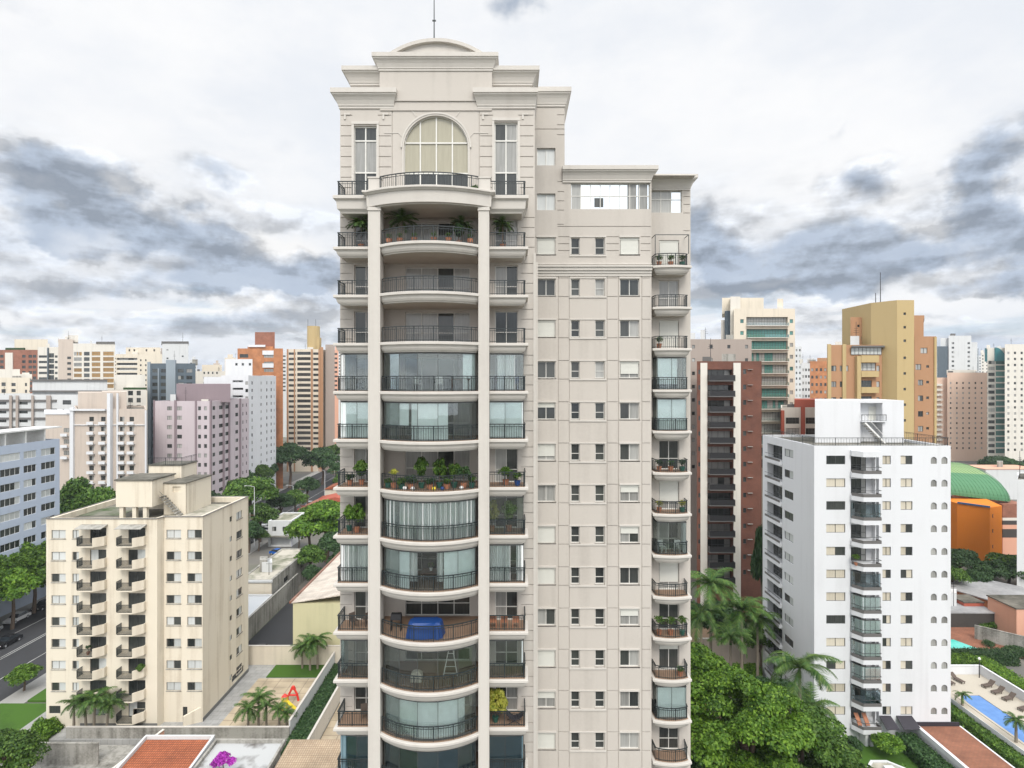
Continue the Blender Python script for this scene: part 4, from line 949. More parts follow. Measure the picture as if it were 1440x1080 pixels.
# ------------------------------------------------------------------ right side, near: white tower with rounded balconies
def white_block():
    Y0, YS = 71.0, 85.6
    xa, xb = PX(1145,Y0), PX(1337,Y0); zt = PZ(627, Y0)
    p = 32.05/F*Y0
    z0 = PZ(653, Y0); zr = [z0-p*i for i in range(12)]
    u = lambda px: PX(px, Y0)-xa
    h = 12.2/F*Y0
    fr = [(u(1162), u(1188.7)-u(1162), zr, h, 'slide', dict(vars=[3,2,1,3,0,1,2], pp='pane_warm')), (u(1241), u(1252.8)-u(1241), zr, h, 'slide', dict(vars=[1,1,2,3,3], pp='pane_warm')),
          (u(1266.5), u(1283.2)-u(1266.5), zr, h, 'slide', dict(vars=[1,1,3,5,1,2], pp='pane_warm'))]
    bz = [PZ(664,Y0)-p*i for i in range(12)]
    fr += [(u(1196.5), u(1236)-u(1196.5), [z+.02 for z in bz], 2.0, 'recess', dict(depth=1.4))]
    ar = .56
    for c in (1313.2, 1328.2): fr.append((u(c)-ar/2-.1, .76, [z+.05 for z in zr], .88, 'single', dict(depth=.14, vars=[0], frame='concrete', dp='pane_curtain')))
    sd = []
    def su(px): return YS-(xa*F/(px-CX))          # distance from the far corner along the left side
    a0, a1 = su(1079), su(1100); b0, b1 = su(1103), su(1116)
    sd.append((a0, a1-a0, [z+.02-.9 for z in zr], 2.1, 'recess', dict(depth=1.2)))
    sd.append((b0, b1-b0-.1, zr, h, 'slide', dict(vars=[0,2,3,3])))
    foot = [(xa,Y0),(xb,Y0),(xb,YS),(xa,YS)]
    root = bld('apartment_building', 'white painted apartment building with a roof terrace and glazed corner balconies', 'building', foot, zt, 'white_paint', {0: fr, 3: sd}, zmin=1.5, roof='roof_slab', parapet=.3, seed=11, palep='pane_pale', depth=.18)
    # arched heads over the little windows
    ah = MB().use('white_paint'); n = 8; w = .76
    # filler corners turning each square hole into an arch
    for s in (0, 1):
        pts = [(w/2-w/2*math.cos(math.pi/2*k/n), .50+.38*math.sin(math.pi/2*k/n)) for k in range(n+1)]
        if s: pts = [(w-x, z) for x, z in pts]
        cx_ = w if s else 0
        for (p0, p1) in zip(pts[:-1], pts[1:]): ah.face([(cx_, .02, .89), (p0[0], .02, p0[1]), (p1[0], .02, p1[1])]); ah.face([(p0[0],.02,p0[1]),(p1[0],.02,p1[1]),(p1[0],.17,p1[1]),(p0[0],.17,p0[1])])
    ahm = ah.mesh('arch_head')
    for c in (1313.2, 1328.2):
        for z in zr: inst('arch_head', ahm, root, (xa+u(c)-ar/2-.1, Y0-.021, z+.05))
    # balconies, front stack: slab, dark glass rail band, side wall and enclosure
    o = 1.5; bw = PX(1239.5,Y0-o)-PX(1195.3,Y0)
    poly = [(0, 0), (0, -.35), (.75, -o), (bw, -o), (bw, 0)]
    bm = MB().use('white_paint'); bm.prism(poly, -.55, .0); bm.use('white_paint'); bm.box(bw-.12, bw, -o*.0-.5, 0, .001, 2.05); bm = bm.mesh('balcony')
    rail = MB(); rail.use('dark_concrete')
    for a_, b_ in ((poly[1], poly[2]), (poly[2], poly[3]), (poly[3], (bw, 0))):
        rail.beam((a_[0]+.03, a_[1]+.03, .2), (b_[0]-.0, b_[1]+.03, .2), .05, .38); rail.use('dark_frame'); rail.beam((a_[0]+.03, a_[1]+.03, .80), (b_[0], b_[1]+.03, .80), .05, .05); rail.use('dark_concrete')
    rail = rail.mesh('balustrade')
    kinds = ['open', 'open', 'smoked', 'open', 'open', 'smoked', 'clear', 'clear', 'clear', 'clear', 'smoked', 'open']
    path = [(.05, -.05), (.05, -.38), (.78, -o+.09), (bw-.06, -o+.09)]
    gm = {'clear': glazing(path, 1.98, 'clear_glass', 6), 'smoked': glazing(path, 1.98, 'smoked_glass', 6)}
    cm = drape(path, 1.95, 'blind_white', .0, 1.0, .0, 1, .45); bk = win_mesh(bw-.5, 2.0, 'wide4', 2, frame='dark_frame', sill=False)
    for i, z in enumerate(bz):
        b = inst('balcony', bm, root, (PX(1195.3,Y0), Y0, z)); child('balustrade', rail, b)
        inst('balcony_door', bk, root, (PX(1197,Y0), Y0+.9, z+.02))
        if kinds[i] != 'open':
            child('glazing', gm[kinds[i]], b)
            if kinds[i] == 'clear': child('roller_blind', cm, b)
    hd = MB().use('white_paint'); hd.prism([(PX(1195.3,Y0)+x, Y0+y) for x, y in poly], bz[0]+2.06, bz[0]+2.75); hd.build('balcony_head', root)
    # side stack
    ylen = a1-a0; sm_ = MB().use('white_paint'); sm_.box(0, ylen, -.4, 0, -.5, 0); sm_ = sm_.mesh('balcony')
    sr = MB().use('dark_concrete'); sr.box(0, ylen, -.38, -.33, .001, .30); sr.use('dark_frame'); sr.box(0, ylen, -.38, -.33, .76, .81); sr = sr.mesh('balustrade')
    gs = win_mesh(ylen-.1, 2.0, 'wide4', 4, frame='dark_frame', sill=False)
    for i, z in enumerate(zr):
        zz = z-.9; b = inst('balcony', sm_, root, (xa, YS-a0, zz), math.radians(-90)); child('balustrade', sr, b)
        inst('balcony_door', gs, root, (xa+.8, YS-a0-.05, zz+.03), math.radians(-90))
    # roof terrace: gravel edge, railing and the plant room with its stair
    xr = MB(); rail_on(xr, [(xa+.15,YS-.2),(xa+.15,Y0+.15),(xb-.15,Y0+.15),(xb-.15,YS-.2)], zt, 1.0, .35); xr.build('roof_railing', root)
    Yp = 77.5; A, B_ = PX(1146,Yp), PX(1271,Yp); C0, C1 = PX(1210,Yp), PX(1241,Yp); zp = PZ(563,Yp); zf = zt-.3
    pm = MB().use('white_paint'); pm.prism(splay(A, C0, Yp, Yp+6), zf, zp); pm.box(C1, B_, Yp, Yp+6, zf, zp); pm.box(C0, C1, Yp+1.5, Yp+5.9, zf, zp-.15); pm.box(C0, C1, Yp+.02, Yp+1.5, zp-.35, zp-.02)
    zl = PZ(592, Yp); pm.box(C0, C1+.35, Yp-.35, Yp+1.5, zl-.12, zl); pm.build('plant_room', root)
    dr = MB().use('shutter'); dr.box(PX(1231,Yp), PX(1241,Yp), Yp+1.44, Yp+1.49, zl, zl+1.9); dr.build('door', root)
    rl2 = MB(); rail_on(rl2, [(C0,Yp-.3),(C1+.3,Yp-.3)], zl, .9, .4); rl2.build('landing_railing', root)
    st = MB().use('concrete'); 
    n = 9
    for k in range(n): st.box(C0+.1+k*.3, C0+.45+k*.3, Yp-.9, Yp-.1, zl-.1-(k+1)*(zl-zf)/n-.05, zl-(k+1)*(zl-zf)/n)
    st.use('white_metal' if 'white_metal' in MT else 'white_plastic'); st.beam((C0+.1,Yp-.9,zl+.8),(C0+.1+n*.3,Yp-.9,zf+.8),.05,.05); st.beam((C0+.1,Yp-.9,zl-.2),(C0+.1+n*.3,Yp-.9,zf),.08,.2)
    st.build('stair', root)
    gr = MB().use('concrete'); gr.box(xa+.3, xb-.3, Y0+.3, Y0+1.3, zf+.001, zf+.35); gr.build('planter_edge', root)
    # pilotis and fins at the bottom
    for px in (1215, 1222): q = MB().use('white_paint'); x = PX(px,Y0-1); q.box(x, x+.35, Y0-1.3, Y0+.2, 0, bz[-1]-.55); q.build('pillar', root)
    # dark awnings by the entrance
    for px0, px1 in ((1240, 1256), (1264, 1286)):
        q = MB().use('black_canvas'); x0, x1 = PX(px0,70.5), PX(px1,70.5); z = 3.1
        q.loft([[(x0,Y0-.01,z),(x1,Y0-.01,z),(x1+.1,69.4,z-.75),(x0-.1,69.4,z-.75)],[(x0,Y0-.01,z+.08),(x1,Y0-.01,z+.08),(x1+.1,69.36,z-.68),(x0-.1,69.36,z-.68)]]); q.build('awning', root)
white_block()

# ------------------------------------------------------------------ right side, behind
def right_side():
    # slim brick tower with black balconies
    Y0 = 106; x0, x1 = front(980, 1071, Y0); zt = PZ(508,Y0); p = 21.7/F*Y0; u = lambda px: PX(px,Y0)-x0
    zz = [PZ(526,Y0)-p*i for i in range(14)]
    fr = [(u(1045), 4.5/F*Y0, [z for z in zz], .9, 'single', dict(vars=[0])), (u(982), .5, zz, .8, 'single', dict(vars=[0]))]
    fr += [(u(995), u(1030.5)-u(995), [z-1.2 for z in zz], 2.05, 'loggia', dict(depth=1.2, out=1.25, ph=1.0, bmat='black_metal', slabm='dark_concrete', glz='wide4', dp='pane_dark', pp='pane_curtain'))]
    r = bld('brick_tower', 'slim brown brick tower with a white centre strip and black balconies', 'building', splay(x0,x1,Y0,Y0+18), zt, 'brick_brown', {0: fr}, seed=3, zmin=4)
    part_box(r, 'white_pier', 'pale_cream', (PX(985,Y0-.02), PX(994.5,Y0), Y0-.06, Y0, 2, zt-.3), (PX(1031,Y0), PX(1041,Y0), Y0-.25, Y0, 2, zt-.3))
    sl = MB().use('concrete'); sl.box(0, .9, -.35, 0, -.07, 0); sl = sl.mesh('ledge')
    for z in zz: inst('ledge', sl, r, (PX(1051,Y0), Y0, z+.9))
    # taupe building behind it
    Y0 = 128; x0, x1 = front(968, 1057, Y0)
    r = bld('apartment_building', 'plain taupe apartment block rising just behind the slim brick tower', 'building', splay(x0,x1,Y0,Y0+16), PZ(477,Y0), 'taupe', {0: grid(x1-x0, 4, .7, rows(PZ(490,Y0), 3, 10), .8, 'single')}, seed=4, zmin=12)
    part_box(r, 'roof_tank', 'white_grey', (x0+.6, x0+2.2, Y0+2, Y0+4, PZ(477,Y0)-.5, PZ(467,Y0)), (x0+3.4, x0+4.4, Y0+2, Y0+4, PZ(477,Y0)-.5, PZ(463,Y0)))
    # green glass balcony tower
    Y0 = 150; x0, x1 = front(1032, 1118, Y0); zt = PZ(434,Y0); p = 16.7/F*Y0; zs = [PZ(458,Y0)-p*i for i in range(13)]
    fr = [(PX(1049.5,Y0)-x0, PX(1108,Y0)-PX(1049.5,Y0), zs, 2.3, 'loggia', dict(depth=.8, out=.7, ph=.75, bmat='clear_glass', slabm='pale_cream', glz='ribbon', dp='pane_green', pp='pane_curtain')),
          (PX(1110.5,Y0)-x0, .9, [z+.7 for z in zs], 1.0, 'single', {}), (PX(1041,Y0)-x0, .9, [z+.7 for z in zs], 1.0, 'single', {})]
    r = bld('apartment_tower', 'cream tower with rows of green glass balconies and planting on its roof', 'building', splay(x0,x1,Y0,Y0+20), zt, 'cream_render', {0: fr}, seed=6, zmin=14, darkp='pane_green')
    part_box(r, 'side_wing', 'pale_cream', (PX(1027,Y0+2), x0+2.5, Y0+2, Y0+18, 0, PZ(417,Y0+2)), (PX(1014,Y0+6), PX(1031,Y0+6), Y0+6, Y0+18, 0, PZ(450,Y0+6)))
    part_box(r, 'glass_strip', 'dark_blue_grey', (PX(1021,Y0+4), PX(1027,Y0+4), Y0+4, Y0+5, 10, PZ(437,Y0+4)))
    part_box(r, 'penthouse', 'cream_render', (PX(1027.2,Y0), PX(1088,Y0), Y0+6, Y0+16, zt-.6, PZ(418,Y0+5)), (PX(1103,Y0), PX(1111.5,Y0), Y0+4, Y0+9, zt-.6, PZ(420,Y0+4)))
    # ochre and orange tower
    Y0 = 112; root = thing('apartment_tower', 'ochre and orange tower with stepped roofline and a plain mustard stair shaft', 'building', (72, 122, 0))
    o = 'orange_tan'; p = 22.3/F*Y0
    x0, x1 = front(1166, 1240, Y0); zs = [PZ(522,Y0)-p*i for i in range(7)]
    u = lambda px: PX(px,Y0)-x0
    fr = [(u(1169), u(1176)-u(1169), zs, 1.1, 'slide'), (u(1181), u(1185)-u(1181), zs, 1.1, 'single'), (u(1189.5), u(1193)-u(1189.5), zs[:1], 1.1, 'single'), (u(1208), u(1231.5)-u(1208), [zs[0]+.1], 1.5, 'wide4', dict(vars=[3], pp='pane_pale')), (u(1209), u(1226)-u(1209), [z for z in zs[1:]], 1.3, 'wide4', dict(vars=[0])), (u(1232.5), u(1237)-u(1232.5), zs, 1.1, 'single')]
    bld('', '', '', splay(x0,x1,Y0,Y0+18), PZ(485,Y0), o, {0: fr}, root=root, zmin=18, seed=8)
    part_box(root, 'pilaster', 'ochre', (PX(1163,Y0), PX(1168,Y0), Y0-.25, Y0-.002, 10, PZ(484,Y0)), (PX(1184,Y0), PX(1189,Y0), Y0-.25, Y0-.002, 10, PZ(484,Y0)), (PX(1202,Y0), PX(1207.5,Y0), Y0-.8, Y0-.003, 10, PZ(501,Y0)))
    for i in range(7): part_box(root, 'balcony_front', 'ochre', (PX(1207.6,Y0), PX(1232,Y0), Y0-.9, Y0-.004, zs[0]+.1-p*i-1.25, zs[0]+.1-p*i-.1))
    part_box(root, 'balcony_front', 'ochre', (PX(1207.6,Y0), PX(1232,Y0), Y0-.9, Y0-.004, zs[0]+1.7, PZ(500,Y0)))
    g = MB(); 
    w = win_mesh(PX(1239,Y0-.5)-PX(1196,Y0-.5), PZ(489,Y0)-PZ(499,Y0), 'ribbon', 5, frame='dark_frame', sill=False, palep='pane_pale'); inst('penthouse_window', w, root, (PX(1196,Y0), Y0-.3, PZ(499,Y0)+.03))
    part_box(root, 'eave', 'dark_concrete', (PX(1194,Y0), PX(1240,Y0), Y0-.9, Y0+3, PZ(489,Y0)+.04, PZ(487,Y0)+.1))
    x0, x1 = front(1196, 1240, Y0+5); bld('', '', '', splay(x0,x1,Y0+5,Y0+16), PZ(446,Y0+5), o, {0: [(1.4,.5,[PZ(460,Y0+5)],.5,'single'),(3.5,.5,[PZ(456,Y0+5)],.5,'single'),(2.2,.5,[PZ(477,Y0+5)],.5,'single')]}, root=root, zmin=18, seed=8)
    x0, x1 = front(1239, 1285.5, Y0-2); zk = [PZ(y,Y0-2) for y in (443,462,481,505,527,549,571,593)]
    bld('', '', '', [(PX(1238.5,Y0-1),Y0+2),(PX(1261.5,Y0-2),Y0-2),(x1,Y0-2),(x1,Y0+12),(PX(1238.5,Y0-1),Y0+12)], PZ(422,Y0-2), 'ochre', {1: [(PX(1270.5,Y0-2)-PX(1261.5,Y0-2),.5,zk,.5,'single',dict(vars=[0]))]}, root=root, zmin=18, seed=9)
    x0, x1 = front(1283, 1301.5, Y0+1); bld('', '', '', splay(x0,x1,Y0+1.5,Y0+14), PZ(443,Y0+1), o, {}, root=root, seed=2)
    x0, x1 = front(1285.8, 1316, Y0); u = lambda px: PX(px,Y0)-x0
    zs = [PZ(y,Y0) for y in (497, 520, 542, 564, 586, 607)]
    bld('', '', '', splay(x0,x1,Y0,Y0+14), PZ(473,Y0), o, {0: [(u(1294.5),1.35,zs[:1],1.1,'slide',dict(vars=[3])),(u(1287.5),1.1,zs[1:2],1.1,'slide'),(u(1291),1.0,zs[2:],1.1,'slide'),(u(1302.5),.55,[z+.4 for z in zs[1:]],.5,'single')]}, root=root, zmin=18, seed=12)
    part_box(root, 'pilaster', 'ochre', (PX(1313,Y0), PX(1316,Y0)+.05, Y0-.2, Y0-.002, 10, PZ(474,Y0)))
    a = MB().use('black_metal'); a.tube([(PX(1261,113),118,PZ(423,113)-1),(PX(1261,113),118,PZ(383,118))],[.09,.05]); a.tube([(PX(1254,113),118,PZ(423,113)-1),(PX(1254,113),118,PZ(412,118))],[.08,.06]); a.build('antenna', root)
    # red and cream low block behind the white building
    Y0 = 136; x0, x1 = front(1098, 1150, Y0); u = lambda px: PX(px,Y0)-x0; zs = [PZ(y,Y0) for y in (582, 596, 611)]
    r = bld('apartment_building', 'low red and cream block just left of the white roof terrace plant room', 'building', splay(x0,x1,Y0,Y0+14), PZ(573,Y0), 'pale_cream', {0: [(u(1105),u(1124)-u(1105),zs,1.5,'ribbon',{}),(u(1133),u(1147)-u(1133),zs,1.5,'ribbon',{})]}, zmin=20, seed=5)
    part_box(r, 'red_pier', 'red_paint', (PX(1098,Y0)-.05, PX(1102,Y0), Y0-.4, Y0-.002, 5, PZ(577,Y0)), (PX(1126,Y0), PX(1131,Y0), Y0-.4, Y0-.002, 5, PZ(571,Y0)))
    part_box(r, 'red_penthouse', 'red_paint', (PX(1117,Y0+3), PX(1152,Y0+3), Y0+3, Y0+12, PZ(580,Y0), PZ(562,Y0+3)))
    # far slivers
    Y0 = 300; x0, x1 = front(1118, 1127, Y0); bld('apartment_building', 'narrow white tower far off beside the green glass balcony tower', 'building', splay(x0,x1,Y0,Y0+15), PZ(487,Y0), 'white_grey', {0: grid(x1-x0, 2, .8, rows(PZ(494,Y0),3,18), 1.2,'single',.4)}, zmin=14, seed=3)
    Y0 = 260; x0, x1 = front(1127, 1140, Y0); bld('apartment_building', 'grey block with dark top storey left of the ochre tower', 'building', splay(x0,x1,Y0,Y0+15), PZ(510,Y0), 'white_grey', {0: grid(x1-x0, 3, .8, rows(PZ(522,Y0),3,12), 1.2,'single',.4)}, zmin=14, seed=3)
    Y0 = 230; x0, x1 = front(1139, 1164, Y0); r = bld('apartment_building', 'reddish brick block tucked against the left edge of the ochre tower', 'building', splay(x0,x1,Y0,Y0+15), PZ(508,Y0), 'brick_orange', {0: grid(x1-x0, 4, .9, rows(PZ(522,Y0),3,12), 1.2,'single',.5)}, zmin=14, seed=3)
    part_box(r, 'roof_room', 'orange_tan', (x0+4, x0+10, Y0+2, Y0+8, PZ(508,Y0)-1, PZ(503,Y0)))
    # far white tower
    Y0 = 370; x0, x1 = front(1334, 1366, Y0); zs = rows(PZ(484,Y0), 2.95, 18)
    r = bld('apartment_tower', 'distant white tower with a terraced top beyond the peach block', 'building', splay(x0,x1,Y0,Y0+20), PZ(472,Y0), 'white_grey', {0: [(u_,1.6,zs,1.3,'slide',{}) for u_ in (2.0, 12.3)]}, zmin=30, seed=3)
    part_box(r, 'side_wing', 'white_grey', (PX(1366,Y0)+.01, PX(1378,Y0), Y0+2, Y0+16, 0, PZ(481,Y0)), (PX(1322.5,Y0+2), PX(1334,Y0)+3, Y0+2, Y0+16, 0, PZ(475,Y0)))
    part_box(r, 'glass_bay', 'dark_blue_grey', (PX(1317,Y0), PX(1332,Y0), Y0-.5, Y0+1.99, 0, PZ(487,Y0)))
    # peach block
    Y0 = 318; x0, x1 = front(1332, 1394, Y0); zs = rows(PZ(540,Y0), 2.8, 18)
    r = bld('apartment_tower', 'peach apartment block with tiny square windows behind the white building', 'building', splay(x0,x1,Y0,Y0+22), PZ(524,Y0), 'peach', {0: grid(x1-x0, 7, .9, zs, 1.1, 'single', 1.5)}, zmin=5, seed=3, cap=98)
    part_box(r, 'side_wing', 'peach', (PX(1312,Y0+3), PX(1332,Y0)+3, Y0+3, Y0+20, 0, PZ(531,Y0)))
    part_box(r, 'roof_room', 'pale_cream', (PX(1335,Y0+3), PX(1378,Y0+3), Y0+5, Y0+18, PZ(524,Y0)-1, PZ(520,Y0)))
    bmsh = BALC(5.5, 1.2, 1.0, 'pale_cream', 'pale_cream')
    for z in zs[:14]: inst('balcony', bmsh, r, (PX(1315,Y0), Y0+3, z-.9))
    # green glazed tower and its cream neighbour at the right edge
    Y0 = 292; x0, x1 = front(1388.5, 1416, Y0); zs = rows(PZ(512,Y0), 3.05, 16)
    r = bld('apartment_tower', 'narrow tower with teal green balcony glass near the right edge', 'building', splay(x0,x1,Y0,Y0+18), PZ(489,Y0), 'pale_cream', {0: [(.5, 3.3, zs, 1.7, 'slide', {}), (4.3, 5.0, zs, 2.3, 'ribbon', dict(dp='pane_green', pp='pane_green'))]}, zmin=5, seed=7)
    q = MB().use('teal_glass_roof'); n=10
    X0, X1 = x0+3.6, x0+9.6
    q.loft([[(X0+(X1-X0)*k/n, yy, PZ(508,Y0)+ (0 if k in () else 1)*7*math.sin(math.pi*(k/n*.5+.5))**.7 if k<n else PZ(508,Y0)) for k in range(n+1)]+[(X0,yy,PZ(508,Y0))] for yy in (Y0-1, Y0+6)]); q.build('glazed_crown', r)
    Y0 = 282; x0, x1 = front(1413, 1470, Y0); zs = rows(PZ(498,Y0), 3.0, 17)
    r = bld('apartment_tower', 'cream tower cut by the right edge of the frame, close to the teal one', 'building', splay(x0,x1,Y0,Y0+18), PZ(484,Y0), 'pale_cream', {0: grid(x1-x0, 6, 1.1, zs, 1.2, 'single', 1.2)}, zmin=5, seed=9)
right_side()

# ------------------------------------------------------------------ left side, behind
def side_u(x1, Y0, px): return x1*F/(px-CX)-Y0
def left_side():
    # light blue office slab along the avenue (its right face looks at the street)
    X1 = -97.0; Ya, Yb = 84, 122.0; zt = PZ(617,Yb); p = 2.86
    zs = [zt-3.1-p*i for i in range(11)]
    sd = [(u0, w, zs, 1.45, 'band', dict(frame='white_plastic', pp='pane_pale')) for u0, w in ((1,4.5),(6.5,5),(12.5,5),(18.5,4.6),(23.8,4.4),(29,3.0),(33.2,3.6))]
    r = bld('office_building', 'light blue office slab with window bands, cut by the left edge of the frame', 'building', rect(-118,X1,Ya,Yb), zt, 'light_blue', {1: sd}, zmin=2, seed=4, frame='white_plastic', parapet=.4)
    g = MB().use('white_plastic')
    for k in range(8): g.box(X1-5, X1-.2, Ya+2+4.6*k, Ya+2.3+4.6*k, zt-.4, zt+2.4)
    g.box(X1-5.1, X1+.3, Ya, Yb+.2, zt+2.4, zt+2.7); g.build('roof_pergola', r)
    part_box(r, 'roof_room', 'white_grey', (-117, X1-5.2, Ya+3, Yb-2, zt-.5, zt+2.2))
    # mauve block
    Y0 = 176; x0, x1 = front(216, 296, Y0); zt = PZ(564,Y0); p = 13.25/F*Y0; zs = rows(PZ(577,Y0), p, 10); u = lambda px: PX(px,Y0)-x0
    L = side_u(x1,Y0,350)
    fr = [(u(235), 1.5, zs, 1.2, 'slide', dict(vars=[0,3,3,5])), (u(249), 1.5, zs, 1.2, 'slide', dict(vars=[0,3,3])), (u(278.5), .9, zs, 1.2, 'single', {}), (u(287), .9, zs, 1.2, 'single', {})]
    s = lambda px: side_u(x1,Y0,px)
    sd = [(s(299), 1.6, zs, 1.2, 'slide', dict(vars=[0])), (s(308), 2.6, zs, 1.2, 'slide', dict(vars=[0])), (s(317), 2.4, zs, 1.2, 'slide', dict(vars=[0])), (s(331), 2.0, zs, 1.2, 'slide', dict(vars=[0,1])), (s(341), .7, zs, 1.2, 'single', {}), (s(346), .7, zs, 1.2, 'single', {})]
    r = bld('apartment_building', 'mauve apartment block with dark vertical ribs and a darker roof storey', 'building', [(x0,Y0),(x1,Y0),(x1,Y0+L),(x0,Y0+L)], zt, 'mauve_render', {0: fr, 1: sd}, zmin=2, seed=4, darkp='pane_dark')
    part_box(r, 'roof_storey', 'mauve_dark', (PX(248,Y0+6), PX(322,Y0+6)+.5, Y0+6, Y0+24, zt-.6, PZ(540,Y0+6)))
    part_box(r, 'rib', 'mauve_dark', *[(PX(a,Y0), PX(b_,Y0), Y0-.25, Y0-.002, 0, zt+.3) for a, b_ in ((216.2,218),(245.5,248.5),(274.5,277))], (x1-.2, x1+.25, Y0-.2, Y0+.35, 0, zt+.3), *[(x1+.002, x1+.3, Y0+s(a), Y0+s(a)+.8, 0, zt+.2) for a in (313, 321, 336.5)])
    # white block on the avenue
    Y0 = 205; xr = -95; x0, x1 = PX(311,Y0), xr; zt = PZ(528,Y0); zs = rows(PZ(541,Y0), 10.6/F*Y0, 12)
    L = 24; u = lambda px: PX(px,Y0)-x0
    r = bld('apartment_building', 'white apartment block rising behind the mauve one', 'building', [(x0,Y0),(x1,Y0),(x1,Y0+L),(x0,Y0+L)], zt, 'white_paint', {0: [(u(327), 3.8, zs[:3], 1.6, 'loggia', dict(depth=1.0,ph=.9)), (x1-x0-3.2 if False else u(345), 1.0, zs, 1.2, 'single', dict(vars=[0,1]))], 1: [(2.5,1.0,zs,1.2,'single',{}),(10,.9,zs,1.1,'single',{}),(15,1.0,zs,1.2,'single',{}),(19,1.0,zs,1.2,'single',{}),(22,.6,zs,1.0,'single',{})]}, zmin=3, seed=4)
    part_box(r, 'penthouse', 'white_paint', (x0, PX(355,Y0+3), Y0+3, Y0+20, zt-.5, PZ(505,Y0+3)), (PX(278,Y0), x0+2, Y0+4, Y0+18, 0, PZ(530,Y0+4)))
    for k, px in enumerate((331, 340, 350)): inst('window', win_mesh(.8,.9,'single',0,frame='dark_frame',sill=False), r, (PX(px,Y0+3), Y0+2.85, PZ(514,Y0+3)))
    # orange brick tower
    Y0 = 236; x0, x1 = front(334, 386, Y0); zt = PZ(490,Y0); zs = rows(PZ(503,Y0), 10/F*Y0, 14); u = lambda px: PX(px,Y0)-x0
    r = bld('brick_tower', 'orange brick tower with white window bands and a square brick roof box', 'building', splay(x0,PX(398,Y0),Y0,Y0+14), zt, 'brick_orange', {0: [(u(337), 3.6, zs, 1.5, 'slide', dict(vars=[0])), (u(371), 4.0, zs, 1.3, 'ribbon', dict(vars=[5]))]}, zmin=3, seed=4)
    part_box(r, 'roof_room', 'brick_red', (PX(357,Y0+2), PX(385,Y0+2), Y0+3, Y0+12, zt-.7, PZ(467,Y0+3)))
    part_box(r, 'upper_storey', 'brick_orange', (PX(348,Y0+.5), PX(384,Y0+.5), Y0+.6, Y0+13, zt-.7, PZ(487,Y0)))
    part_box(r, 'white_band', 'white_paint', (PX(349,Y0-.3), PX(373,Y0-.3), Y0-.5, Y0-.002, PZ(488,Y0), PZ(485,Y0)), (PX(369.5,Y0), PX(385,Y0), Y0-.3, Y0-.002, PZ(533,Y0), PZ(528,Y0)), (PX(369.5,Y0), PX(385,Y0), Y0-.3, Y0-.002, PZ(517,Y0), PZ(511,Y0)), (PX(369.5,Y0), PX(385,Y0), Y0-.3, Y0-.002, PZ(499,Y0), PZ(493,Y0)))
    # ochre banded tower with the water tower on top
    Y0 = 281; x0, x1 = front(404, 450, Y0); zt = PZ(491,Y0); p = 7.45/F*Y0; zs = rows(PZ(499,Y0), p, 19); u = lambda px: PX(px,Y0)-x0
    r = bld('apartment_tower', 'tan banded tower with a round ochre water tower on its roof', 'building', [(x0,Y0),(x1,Y0),(x1+.8,Y0+20),(x0,Y0+20)], zt, 'cream_render', {0: [(u(406), 3.4, zs, 1.2, 'ribbon', dict(vars=[0])), (u(418), 6.6, zs, 1.5, 'ribbon', dict(vars=[0])), (u(440.5), 2.9, zs, 1.2, 'ribbon', dict(vars=[0]))]}, zmin=6, seed=4)
    part_box(r, 'ochre_pier', 'orange_tan', *[(PX(a,Y0), PX(b_,Y0), Y0-.3, Y0-.002, 0, zt) for a, b_ in ((403.5,405.5),(413.5,415),(437.5,440),(448,450.5))], (x1+.0, x1+1.6, Y0+.01, Y0+20.2, 0, zt+1))
    q = MB().use('ochre'); q.tube([(PX(439,Y0+6),Y0+8,zt-.6),(PX(439,Y0+6),Y0+8,PZ(459,Y0+8))], [3.1,3.1], 14); q.box(PX(446,Y0+8), PX(451,Y0+8), Y0+6, Y0+9, zt-.6, PZ(475,Y0+8)); q.build('water_tower', r)
    part_box(r, 'side_wall', 'taupe', (x1+1.7, PX(468,Y0), Y0+3, Y0+19, 0, PZ(484,Y0)))
    aa = MB().use('black_metal'); 
    for px in (433, 444): aa.tube([(PX(px,Y0+8),Y0+8,PZ(459,Y0+8)-.3),(PX(px,Y0+8),Y0+8,PZ(449,Y0+8))],.08)
    aa.build('antenna', r)
    # blue grey tower
    Y0 = 232; x0, x1 = front(209, 275, Y0); zt = PZ(511,Y0); zs = rows(PZ(524,Y0), 9.6/F*Y0, 12); u = lambda px: PX(px,Y0)-x0
    r = bld('apartment_tower', 'dark blue grey tower with pale side pier, left of the mauve roof storey', 'building', splay(x0,x1,Y0,Y0+18), zt, 'dark_blue_grey', {0: [(u(214), 2.2, zs, 1.5, 'slide', dict(vars=[0])), (u(226), 2.4, zs, 1.5, 'slide', dict(vars=[0])), (u(250), 2.4, zs, 1.5, 'slide', {}), (u(262), 2.4, zs, 1.5, 'slide', {})]}, zmin=6, seed=4)
    part_box(r, 'pale_pier', 'blue_grey', (PX(208,Y0), PX(212,Y0), Y0-.4, Y0-.002, 0, zt+.6), (PX(235,Y0), PX(248,Y0), Y0-.8, Y0-.002, 0, zt+1.4), (PX(222.5,Y0), PX(224,Y0), Y0-.3, Y0-.003, 0, zt-2))
    Y0 = 262; x0, x1 = front(228, 265, Y0); r = bld('apartment_building', 'white square block with a dark roof edge over the blue grey tower', 'building', splay(x0,x1,Y0,Y0+14), PZ(483,Y0), 'white_grey', {0: [(2,.9,[PZ(505,Y0),PZ(493,Y0)],.7,'single'),(9,.9,[PZ(502,Y0)],.7,'single')]}, zmin=6, seed=1)
    part_box(r, 'roof_edge', 'dark_concrete', (x0-.2, x1+.2, Y0-.2, Y0+14, PZ(483,Y0)+.01, PZ(481,Y0)+.3))
